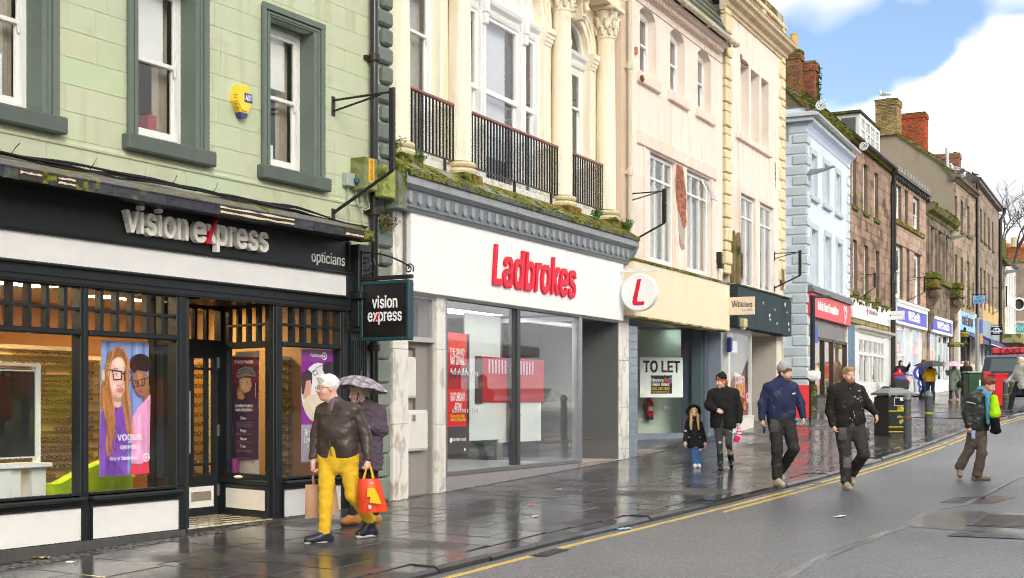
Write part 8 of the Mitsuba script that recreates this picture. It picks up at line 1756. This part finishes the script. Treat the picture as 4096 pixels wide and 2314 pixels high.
# ------------------------------------------------------------------ smaller figures up the street
def ghit(x,y):
 """where the line of sight through a photo point meets the ground"""
 a,b=(x-2048)/5200,(y-1605)/5200;Y=np.linspace(8,120,4000);r=np.stack([a*Y,Y],1)-P0;z=gtop(r@DD,r@NN)
 i=np.argmax(EYE-b*Y<z);return float(Y[i])
def walker(label,x,y,H,face,top,low,hair,stride=.22,arms=((0,0),(0,0)),Y=None,skin=SKIN,shoes=((.03,.03,.035),(.3,.3,.3)),legs=True,lift=.05):
 """a standing or walking figure of height H at a photo point; arms: (forward, up) of each hand"""
 Y=Y or ghit(x,y);k=Y/5200;f=unit([*face[:2],0]);r=np.array([f[1],-f[0],0]);s=H/1.7
 if r[0]<0:r=-r
 q=lambda v:(x+v[0]/k,1000-v[2]/k,v[1]);u=np.array([0,0,1.]);J=dict(head=q((1.555*u+.02*f)*s),neck=q(1.42*u*s))
 for n_,e,st in(('l',-1,1),('r',1,-1)):
  J['s'+n_]=q((r*e*.18+1.37*u)*s);fw,up=arms[0 if n_=='l' else 1]
  J['e'+n_]=q((r*e*.25+f*fw*.35+(1.10+up*.3)*u)*s);J['w'+n_]=q((r*e*.23+f*(.06+fw)+(.88+up)*u)*s)
  J['h'+n_]=q((r*e*.09+.90*u)*s);J['k'+n_]=q((r*e*.09+f*st*stride*.5+.05*f+.49*u)*s);J['a'+n_]=q((r*e*.09+f*st*stride+(.09+(lift if st<0 else 0))*u)*s);J['t'+n_]=q((r*e*.1+f*(st*stride+.16)+.035*u)*s)
 return person(label,x,Y,k,x,1000,J,face,f[:2],dict(dict(name='coat',hem=1000-.82*s/k,thick=.022,wr=.012),**{a:(1000-b*s/k if a=='hem' else b)for a,b in top.items()}),dict(dict(name='trousers',thick=.012),**low),hair,skin,hs=s,detail=0,facefeat=False,shoes=shoes,legs=legs)
Dk=dict(col=(.015,.015,.018));JN=dict(col=(.02,.035,.08))
def at_(Y,x,y):return np.array([(x-2048)/5200*Y,Y,EYE+(1605-y)/5200*Y])
yw=walker('woman in mustard yellow padded jacket seen from behind under a dark umbrella',3722,1604,1.50,(.1,.99,0),dict(col=(.66,.36,.012),wf=20.,name='padded_jacket',hem=.86),JN,('bob',(.012,.01,.01)),arms=((.1,.15),(.25,.45)))
Yy=ghit(3722,1604);umbrella('dark grey umbrella above the woman in the mustard jacket',at_(Yy,3726,1461),.70,(-.06,-.1,1),.17,'satin',(.035,.035,.042),at_(Yy-.15,3735,1510))
walker('man with brown hair and navy jacket facing the woman in the mustard jacket',3693,1597,1.66,(.5,-.85,0),dict(col=(.02,.03,.10),name='jacket'),JN,('short',(.16,.07,.03)),arms=((.1,.1),(.3,.4)))
gcw=walker('person in long grey-green coat and pale shoes under a pink umbrella',3816,1607,1.48,(.0,1,0),dict(col=(.17,.20,.17),hem=.50,flare=1.1),dict(col=(.09,.07,.08)),('bob',(.2,.2,.2)),arms=((.3,.5),(.0,.0)),shoes=((.66,.40,.36),(.7,.6,.55)))
Yg=ghit(3816,1607);umbrella('pale pink lace-patterned umbrella over the person in the grey-green coat',at_(Yg-.1,3811,1463),.40*Yg/52,(.02,-.1,1),.16,'matte',(.62,.44,.52),at_(Yg-.2,3806,1510))
hbg=thing('handbag','black handbag hanging at the side of the person in the grey-green coat','bag');put('body',mv(sph((0,0,0),(.13,.08,.15),2),at_(Yg-.2,3842,1538)),'cloth',(.015,.015,.016),smooth=True,parent=hbg);put('strap',tube([at_(Yg-.15,3842,1525),at_(Yg-.2,3828,1485)],.012,4),'cloth',(.015,.015,.016),parent=hbg)
walker('person in black hooded coat raising a hand to the face beside the pavement',3602,1607,1.62,(.3,-.95,0),dict(col=(.013,.015,.028),hood=True),Dk,('bob',(.012,.012,.014)),arms=((.0,.0),(.22,.62)))
rw=walker('person in bright red hooded coat riding a mobility scooter',3595,1622,1.28,(.42,-.9,-.2),dict(col=(.52,.02,.06),hood=True,hem=.45,thick=.04),Dk,('bob',(.50,.02,.06)),arms=((.3,.12),(.32,.15)),stride=.1)
ms_=thing('mobility_scooter','black mobility scooter with handlebars ridden by the person in the red coat','mobility scooter');Yr=ghit(3595,1622)-.35;pS=at_(Yr,3600,1640)
put('basket',mv(cbx(-.25,.25,-.2,.1,.55,.85,.03),pS-[0,0,pS[2]-gxy(pS[0],pS[1])]),'satin',(.02,.02,.022),parent=ms_);zS=gxy(pS[0],pS[1])
put('bundle',mv(sph((0,0,0),(.22,.14,.10),2),(pS[0],Yr,zS+.9)),'cloth',(.06,.10,.28),smooth=True,parent=ms_);put('tiller',[tube([(pS[0]+.1,Yr-.05,zS+.3),(pS[0]+.12,Yr,zS+1.0)],.03,7),tube([(pS[0]-.2,Yr,zS+1.02),(pS[0]+.15,Yr-.1,zS+1.05),(pS[0]+.42,Yr,zS+1.02)],.02,6)],'satin',(.02,.02,.02),parent=ms_)
put('deck',mv(cbx(-.28,.28,-.6,.6,.12,.30,.04),(pS[0]-.05,Yr+.3,zS)),'satin',(.02,.02,.02),parent=ms_)
for dx in(-.25,.25):put('wheel',mv(lathe([(.0,-.05),(.11,-.05),(.13,0),(.11,.05),(.0,.05)],14),(pS[0]+dx,Yr-.15,zS+.13),M=[[0,0,1],[0,1,0],[1,0,0]]),'matte',(.02,.02,.02),parent=ms_)
tb=thing('shopping_trolley','black wheeled shopping trolley bag leaning behind the mobility scooter','trolley');Yt=ghit(3523,1621);B0,B1=at_(Yt,3516,1608),at_(Yt,3540,1566)
put('bag',sdf_mesh([rc(B0,B1,.16,.17,.05),rc(B0+[.08,0,0],B1+[.08,0,.02],.13,.13,.05)],.02,.01),'cloth',(.012,.012,.013),smooth=True,parent=tb);put('handle',tube([B1,at_(Yt,3556,1550),at_(Yt,3572,1534)],.022,6),'satin',(.02,.02,.02),parent=tb)
for xx in(3505,3523):put('wheel',mv(lathe([(.0,-.03),(.085,-.03),(.095,0),(.085,.03),(.0,.03)],12),at_(Yt-.1,xx,1615),M=[[1,0,0],[0,0,1],[0,1,0]]),'matte',(.02,.02,.02),parent=tb)
walker('white-haired woman in pale grey coat striding at the right edge',4085,1656,1.64,(-.97,-.22,-.05),dict(col=(.44,.44,.40),hem=.72,flare=1.1,hood=True),Dk,('short',(.62,.60,.56)),stride=.34,arms=((.22,.1),(-.1,.05)))
walker('man in black standing beyond the dark taxi',3960,1560,1.8,(-.1,-1,0),dict(col=(.008,.008,.01)),Dk,('crop',(.03,.02,.02)),Y=70.)
walker('person in cream hooded coat seen from behind next to the grey sign pole',3902,1575,1.6,(.1,1,0),dict(col=(.62,.53,.42),hood=True,thick=.04),Dk,('bob',(.5,.45,.4)),Y=60.)
walker('person with auburn hair in black half hidden by the black lamp post',3864,1590,1.6,(.2,1,0),dict(col=(.014,.014,.016)),Dk,('back',(.20,.09,.05)),Y=56.)
# ------------------------------------------------------------------ street furniture
def post_at(x,y):Y=ghit(x,y);X=(x-2048)/5200*Y;return X,Y,gxy(X,Y)
IR=(.075,.085,.092)
for i,(x,y,h,lb_)in enumerate(((3630,1764,1.04,'grey iron bollard with a rusty foot, just right of the litter bin'),(3714,1741,1.02,'grey iron bollard with a yellow-green band, standing alone right of the litter bin'),(4022,1641,.95,'grey iron bollard in front of the red bin, nearer the camera'),(4047,1634,.95,'grey iron bollard close behind the red bin at the kerb'))):
 X,Y,z=post_at(x,y);k=thing('bollard',lb_,'bollard','iron bollards along the kerb')
 put('shaft',lathe([(.088,z-.05),(.088,z+.47*h),(.080,z+.5*h),(.076,z+.86*h)],18,(X,Y,0)),'moss',IR,.10,smooth=40,parent=k)
 put('collar',lathe([(.088,z+.46*h),(.102,z+.47*h),(.102,z+.505*h),(.080,z+.515*h)],18,(X,Y,0)),'satin',(.38,.36,.02)if i==1 else(.16,.09,.05)if i==0 else(.2,.19,.06),smooth=40,parent=k)
 put('cap',lathe([(.076,z+.86*h),(.10,z+.87*h),(.10,z+.9*h),(.085,z+.93*h),(.07,z+.97*h),(.03,z+h),(.0,z+1.005*h)],18,(X,Y,0)),'satin',(.13,.14,.145),smooth=50,parent=k)
X,Y,z=post_at(3610,1748);bn=thing('litter_bin','black square litter bin with yellow bands and a sloping grey lid','litter bin');BN=Fr(X-.30,Y,72.);hw_=.62
put('body',[cbx(-.02,.60,-.60,.0,z-.02,z+.92,.02)],'satin',(.018,.019,.020),parent=bn,fr=BN);put('plinth',cbx(.03,.55,-.55,.012,z-.03,z+.06,.01),'satin',(.05,.05,.05),parent=bn,fr=BN)
V=np.array([[-.06,.05,z+1.0],[.64,.05,z+1.0],[.64,-.65,z+1.0],[-.06,-.65,z+1.0],[.14,-.15,z+1.12],[.44,-.15,z+1.12],[.44,-.45,z+1.12],[.14,-.45,z+1.12]])
put('lid',[(V,np.array([[0,1,5],[0,5,4],[1,2,6],[1,6,5],[2,3,7],[2,7,6],[3,0,4],[3,4,7],[4,5,6],[4,6,7]])),bx(-.06,.64,-.65,.05,z+.95,z+1.0)],'satin',(.20,.21,.225),parent=bn,fr=BN)
put('aperture',[cbx(.12,.52,.0,.012,z+.70,z+.90,.004)],'satin',(.5,.5,.5),parent=bn,fr=BN);put('opening',bx(.14,.50,.012,.016,z+.72,z+.88),'matte',(.008,.008,.008),parent=bn,fr=BN);put('notice',bx(.27,.37,.017,.022,z+.82,z+.88),'matte',(.7,.7,.7),parent=bn,fr=BN)
for zz_ in(.575,.21,.10):put('yellow_band',[bx(-.025,.605,.0,.006,z+zz_,z+zz_+.022),bx(.60,.606,-.6,.0,z+zz_,z+zz_+.022)],'satin',(.56,.44,.03),parent=bn,fr=BN)
put('lettering',text_w('Litter',.10,.22,.22,z+.605,.002,.006,True),'satin',(.66,.52,.06),parent=bn,fr=BN)
put('emblem',[ext(Polygon([(.24,z+.30),(.27,z+.38),(.36,z+.40),(.46,z+.38),(.48,z+.33),(.46,z+.28),(.43,z+.28),(.42,z+.33),(.34,z+.33),(.32,z+.28),(.29,z+.28),(.28,z+.32)]),.0,.006),ext(Polygon([(.2,z+.43),(.36,z+.43),(.35,z+.47),(.31,z+.46),(.28,z+.50),(.24,z+.46),(.21,z+.48)]),0,.006)],'satin',(.30,.27,.10),parent=bn,fr=BN)
X,Y,z=post_at(3859,1588);lp=thing('lamp_post','black ornate iron lamp post with a yellow collar near its top','lamp post');sc=Y/5200;H_=(1588-1308)*sc
pf=[(.16,0),(.17,.25),(.13,.3),(.12,.8),(.15,.84),(.12,.9),(.10,1.3),(.13,1.34),(.09,1.4),(.075,2.0),(.12,2.04),(.14,2.1),(.10,2.16),(.09,2.3),(.13,2.36),(.2,2.5),(.11,2.56),(.05,2.62),(.06,2.72),(.0,2.78)]
put('shaft',lathe([(r,z+h*H_/2.78)for r,h in pf],16,(X,Y,0)),'satin',(.016,.016,.018),smooth=35,parent=lp);put('collar',lathe([(.14,z+2.37*H_/2.78),(.205,z+2.5*H_/2.78),(.2,z+2.53*H_/2.78),(.12,z+2.56*H_/2.78)],16,(X,Y,0)),'satin',(.30,.26,.02),parent=lp);put('paper',lathe([(.155,z+1.2),(.155,z+1.55)],14,(X,Y,0)),'matte',(.72,.72,.72),parent=lp)
fs=thing('finger_sign','black finger sign with yellow lettering pointing left from the lamp post','sign');zf=z+2.05*H_/2.78
put('board',mv(cbx(-.80,-.05,-.03,.03,-.09,.11,.012),(X,Y-.15,zf)),'satin',(.03,.03,.012),parent=fs);put('lettering',mv((lambda t:(t[0]*[1,-1,1],t[1]))(cat(text_w('The Railway Arms',.08,.6,-.72,.02,.0,.01,True),text_w('Café',.07,.22,-.5,-.07,.0,.01,True))),(X,Y-.181,zf)),'satin',(.50,.45,.03),parent=fs)
gcb=thing('green_cabinet','dark green roadside equipment cabinet with pale top','cabinet');X,Y,z=post_at(3925,1606);put('body',mv(cbx(-.62,1.0,-.3,.3,0,1.12,.03),(X,Y,z)),'satin',(.012,.055,.02),parent=gcb);put('top',mv(cbx(-.66,1.04,-.34,.34,1.12,1.18,.02),(X,Y,z)),'satin',(.40,.44,.40),parent=gcb);put('sticker',mv(bx(-.2,.1,-.305,-.301,.55,.85),(X,Y,z)),'satin',(.5,.6,.5),parent=gcb)
spp=thing('sign_pole','plain grey sign pole with small blue and orange plates','sign pole');X,Y=(3909-2048)/5200*55,55.;z=gxy(X,Y);put('pole',lathe([(.09,z),(.09,z+3.4)],12,(X,Y,0)),'metal',(.40,.42,.42),parent=spp,smooth=40);put('blue_plate',mv(cbx(.08,.22,-.05,.0,2.75,3.35,.01),(X,Y,z)),'satin',(.08,.12,.45),parent=spp);put('orange_plate',mv(cbx(.08,.22,-.05,0,2.3,2.7,.01),(X,Y,z)),'satin',(.55,.30,.08),parent=spp)
rbn=thing('red_bin','red wheeled bin behind the two far bollards','wheeled bin');X,Y,z=post_at(3992,1630)
V=np.array([.58,1,1])*np.array([[-.30,-.25,0.05],[.26,-.25,.05],[.26,.25,.05],[-.30,.25,.05],[-.36,-.32,1.0],[.30,-.32,1.0],[.30,.32,1.0],[-.36,.32,1.0]])*1.05;put('body',mv((V,np.array([[0,1,5],[0,5,4],[1,2,6],[1,6,5],[2,3,7],[2,7,6],[3,0,4],[3,4,7],[0,2,1],[0,3,2]])),(X,Y,z)),'satin',(.60,.012,.025),parent=rbn);put('lid',mv(cbx(-.24,.21,-.36,.36,1.05,1.11,.02),(X,Y,z)),'satin',(.60,.012,.025),parent=rbn);put('wheel',mv(lathe([(0,-.04),(.10,-.04),(.12,0),(.1,.04),(0,.04)],14),(X+.2,Y-.25,z+.12),M=[[1,0,0],[0,0,1],[0,1,0]]),'matte',(.02,.02,.02),parent=rbn)
bst=thing('ring_sign','free-standing blue and white sign of stacked rings before the blue shopfront','sign');Y=58.;X=(3682-2048)/5200*Y;z=gxy(X,Y)
for zc,r in((1.02,.33),(.58,.24),(.28,.19)):
 for rr,c,d in((r,(.04,.06,.34),0),(r*.62,(.72,.74,.78),.015)):put('ring',mv(ext(Point(0,zc).buffer(rr,14),-.03-d,.03),(X+.1*(zc<1),Y,z)),'satin',c,parent=bst)
put('foot',mv(lathe([(.5,0),(.46,.05),(.2,.1),(.05,.12)],18),(X,Y,z)),'satin',(.03,.03,.03),parent=bst)
ab_=thing('pavement_board','red pavement advertising board in a black frame behind the workman in the hoodie','advertising board');X,Y,z=post_at(3199,1692)
put('panel',mv(bx(-.30,.24,-.012,.012,.12,.98),(X,Y,z)),'satin',(.62,.02,.02),parent=ab_);put('frame',mv(tube([(-.33,0,0),(-.33,0,1.08),(-.27,0,1.15),(.21,0,1.15),(.27,0,1.08),(.27,0,0)],.028,6),(X,Y,z)),'satin',(.02,.02,.02),parent=ab_)
bp_=thing('black_post','slim black pole with blue plate and white papers outside the red charity shop','post');X,Y=(3250-2048)/5200*39.5,39.5;z=gxy(X,Y)
put('pole',lathe([(.075,z),(.075,z+3.5)],12,(X,Y,0)),'satin',(.014,.014,.015),smooth=40,parent=bp_);put('foot',lathe([(.15,z),(.15,z+.75),(.09,z+.8)],14,(X,Y,0)),'moss',(.05,.05,.03),.3,smooth=40,parent=bp_);put('papers',[mv(sph((0,0,0),(.24,.14,.17),1),(X-.02,Y-.1,z+1.05)),mv(cbx(-.2,.2,-.2,-.1,.95,1.2,.01),(X,Y,z))],'matte',(.7,.7,.7),parent=bp_);put('plate',mv(bx(.05,.16,-.02,0,2.05,2.6),(X,Y,z)),'satin',(.10,.16,.50),parent=bp_);put('arm',mv(cbx(-.1,.55,-.03,.03,3.42,3.50,.01),(X,Y,z)),'satin',(.05,.05,.04),parent=bp_)
# the taxi: a dark blue car seen from behind
cr=thing('taxi','dark blue people-carrier taxi with a red roof sign, seen from behind by the kerb','taxi');CX_,CY_=17.4,45.6;cz=gxy(CX_,CY_);CF=Fr(CX_,CY_,24.)  # u forward along the street, v to its right
side=[(0,.45),(0,.95),(.10,1.15),(.38,1.72),(.6,1.80),(2.0,1.82),(2.75,1.72),(3.35,1.18),(4.3,1.0),(4.55,.8),(4.6,.42),(4.1,.3),(.3,.3)]
cab=Polygon(side).difference(unary_union([Point(.85,.33).buffer(.38),Point(3.7,.33).buffer(.38)]));C1=(.010,.014,.032)
put('body',(lambda V,F:(np.stack([V[:,0],V[:,1]*np.where(V[:,2]>1.2,.84,1.),V[:,2]+cz],1),F))(*ext(cab,-.9,.9)),'gloss',C1,parent=cr,fr=CF)
for sg in(-1,1):
 put('side_window',(lambda V,F:(np.stack([V[:,0],V[:,1],V[:,2]+cz],1),F))(*cat(*[ext(Polygon(p_),*sorted((sg*.76,sg*.835)))for p_ in([(.42,1.22),(.62,1.66),(1.2,1.7),(1.2,1.22)],[(1.28,1.22),(1.28,1.7),(2.1,1.7),(2.1,1.22)],[(2.18,1.22),(2.18,1.69),(2.65,1.62),(3.1,1.2)])])),'gloss',(.05,.065,.07),parent=cr,fr=CF)
 for u in(.85,3.7):put('wheel',mv(lathe([(0,-.11),(.26,-.11),(.33,-.08),(.33,.08),(.26,.11),(0,.11)],20),(u,sg*.82,cz+.33),M=[[1,0,0],[0,0,1],[0,1,0]]),'matte',(.015,.015,.016),parent=cr,fr=CF)
 put('rear_lamp',cbx(-.04,.14,sg*.62-.20*(sg<0)-.0,sg*.62+.20*(sg>0)+.05,cz+.95,cz+1.2,.02),'gloss',(.62,.02,.03),parent=cr,fr=CF)
put('rear_window',(np.array([[.11,-.62,1.2],[.11,.62,1.2],[.345,.56,1.66],[.345,-.56,1.66]])+[-.015,0,cz],np.array([[0,1,2],[0,2,3]])),'gloss',(.06,.08,.085),parent=cr,fr=CF);put('bumper',cbx(-.1,.1,-.88,.88,cz+.35,cz+.6,.03),'gloss',C1,parent=cr,fr=CF);put('number_plate',bx(-.11,-.1,-.26,.26,cz+.66,cz+.78),'satin',(.6,.5,.05),parent=cr,fr=CF)
put('roof_sign',cbx(.9,1.2,-.62,.62,cz+1.83,cz+2.08,.06),'gloss',(.62,.03,.05),parent=cr,fr=CF);TF=Fr(*CF.pt(.895,-.45),114.);put('sign_lettering',text_w('TAXI',.15,.8,.05,cz+1.89,.002,.01,True),'satin',(.12,.01,.02),parent=cr,fr=TF)
# gulls on the chimneys and gable, the bare tree behind
def gull(x,y,Y,s,d,label,col=(.75,.75,.74)):
 k=thing('gull',label,'bird');p=at_(Y,x,y);f=np.array([d,0,0])
 put('body',sdf_mesh([rc(p+[0,0,.17*s]-f*.12*s,p+f*.10*s+[0,0,.21*s],.05*s,.075*s,.04*s),rc(p+f*.10*s+[0,0,.24*s],p+f*.16*s+[0,0,.34*s],.045*s,.04*s,.03*s)],.018*s),'matte',col,smooth=True,parent=k);put('wing',sdf_mesh([rc(p+[0,-.05*s,.22*s]+f*.06*s,p-f*.30*s+[0,-.02*s,.17*s],.05*s,.018*s,.02*s),rc(p+[0,.05*s,.22*s]+f*.06*s,p-f*.30*s+[0,.02*s,.17*s],.05*s,.018*s,.02*s)],.018*s),'matte',(.32,.34,.36)if col[0]>.5 else(.03,.03,.03),smooth=True,parent=k)
 put('beak',tube([p+f*.19*s+[0,0,.345*s],p+f*.26*s+[0,0,.33*s]],[.014*s,.005*s],5),'satin',(.6,.4,.05),parent=k);put('leg',[tube([p+[e,0,0],p+[e,0,.13*s]],.010*s,4)for e in(-.03,.03)],'satin',(.5,.35,.3),parent=k,kind='stuff')
gull(3534,398,69.,1.3,-1,'grey-backed gull standing on the pale brick chimney');gull(3822,697,68.,1.5,-1,'white gull standing on the gable near the small far chimney');gull(3846,722,68.,1.2,1,'white gull crouched lower on the same gable');gull(3899,712,75.,.9,-1,'small black bird perched on the long brown house',(.015,.015,.015))
tr_=thing('bare_tree','bare leafless tree behind the roofs at the right edge','tree');RT=random.Random(5);TB=at_(108.,4035,1050);segs=[]
def grow(p,d,L,r,n):
 q=p+d*L;m=(p+q)/2+np.array([RT.uniform(-.08,.08),RT.uniform(-.08,.08),.02])*L;segs.append((p,m,q,r))
 if n==0:return
 for _ in range(3 if n>2 else RT.choice((2,3))):
  e=unit(d+np.array([RT.uniform(-.9,.9),RT.uniform(-.5,.5),RT.uniform(-.35,.6)]));grow(q,e,L*RT.uniform(.62,.86),r*.62,n-1)
for dx in(-.25,.35):grow(TB+[0,0,-1.0],unit(np.array([dx,0,1.])),2.1,.14,6)
put('trunk',tube([TB-[0,0,8],TB-[0,0,4],TB-[0,0,.9]],[.3,.25,.18],8),'matte',(.06,.05,.045),parent=tr_);put('branches',[tube([a,m,b],[r,r*.85,r*.66],4)for a,m,b,r in segs],'matte',(.07,.055,.05),parent=tr_,kind='stuff')
# ------------------------------------------------------------------ across the street, seen only as reflections in the glass
O=Fr(*(P0+DD*-34+NN*27),207.7)
for i,(a,w_,h,c)in enumerate(((-28,17,8.5,(.34,.17,.12)),(-10,13,10,(.36,.28,.22)),(4,14,9,(.30,.15,.11)),(19,16,9.5,(.40,.34,.28)))):
 k=thing('opposite_building',('red brick terrace','buff stone house','dark red brick house','pale stone block')[i]+' across the street, seen only as a reflection','building');s0=-34-a if 0 else a
 U=Fr(*(P0+DD*(a+w_)+NN*27),207.7);z0=float(_gz(a))-.3
 ws_=[(x,z)for x in np.arange(1.2,w_-1.5,2.6)for z in(z0+4.4,z0+7)]
 put('wall',ext(sbox(0,z0-1,w_,z0+h).difference(unary_union([sbox(x,z,x+1.1,z+1.6)for x,z in ws_])),-.4,0),'stone',c,.3,parent=k,fr=U);put('inside',bx(0,w_,-.6,-.5,z0,z0+h),'gloss',(.05,.055,.06),parent=k,fr=U);put('shop_band',bx(.1,w_-.1,0,.2,z0+2.9,z0+3.7),'satin',((.5,.05,.05),(.55,.5,.02),(.05,.1,.12),(.5,.5,.5))[i],parent=k,fr=U);put('shop_glass',bx(.4,w_-.4,0,.05,z0+.5,z0+2.8),'gloss',(.03,.035,.04),parent=k,fr=U)
stl=thing('market_stall','red market stall with white canopy across the road, seen only as a reflection','stall');U=Fr(*B.pt(22.5,9.5),207.4);z0=.35
put('box',cbx(0,5.5,-2.2,0,z0,z0+1.2,.02),'satin',(.50,.02,.02),parent=stl,fr=U);put('back',bx(0,5.5,-2.3,-2.2,z0+1.2,z0+2.6),'satin',(.55,.03,.03),parent=stl,fr=U);put('canopy',cbx(-.3,5.8,-2.5,.6,z0+2.6,z0+2.95,.05),'matte',(.62,.60,.56),parent=stl,fr=U)
st2=thing('clothing_stall','stall hung with lime and orange hi-vis clothing, seen only as a reflection','stall');U2=Fr(*A.pt(11.5,9.2),210.9)
put('canopy',cbx(-.5,7,-2.5,.3,2.7,3.0,.05),'matte',(.55,.50,.42),parent=st2,fr=U2);put('rail',bx(-.3,6.8,-.05,.0,2.45,2.5),'satin',(.3,.3,.3),parent=st2,fr=U2)
for i in range(16):put('garment',sdf_mesh([rc((.1+i*.42,-.02,2.3-(i%3)*.45),(.1+i*.42,0,1.75-(i%3)*.4),.17,.2,.03)],.03,.02),'cloth',((.42,.80,.0),(.75,.14,.01),(.5,.75,.02),(.6,.05,.04))[(i*7//4)%4],parent=st2,fr=U2,smooth=True)
vn=thing('white_van','white panel van across the road, seen only as a reflection','van');U3=Fr(*B.pt(31.5,9.0),207.4)
put('body',ext(Polygon([(0,.6),(0,2.3),(3.6,2.3),(4.4,1.5),(5.2,1.3),(5.3,.6)]).difference(Point(1.2,.55).buffer(.4)).difference(Point(4.2,.55).buffer(.4)),-1.8,0),'gloss',(.75,.75,.75),parent=vn,fr=U3)
for u in(1.2,4.2):put('wheel',mv(lathe([(0,-.1),(.34,-.1),(.34,.1),(0,.1)],16),(u,-.1,.6),M=[[1,0,0],[0,0,1],[0,1,0]]),'matte',(.02,.02,.02),parent=vn,fr=U3)
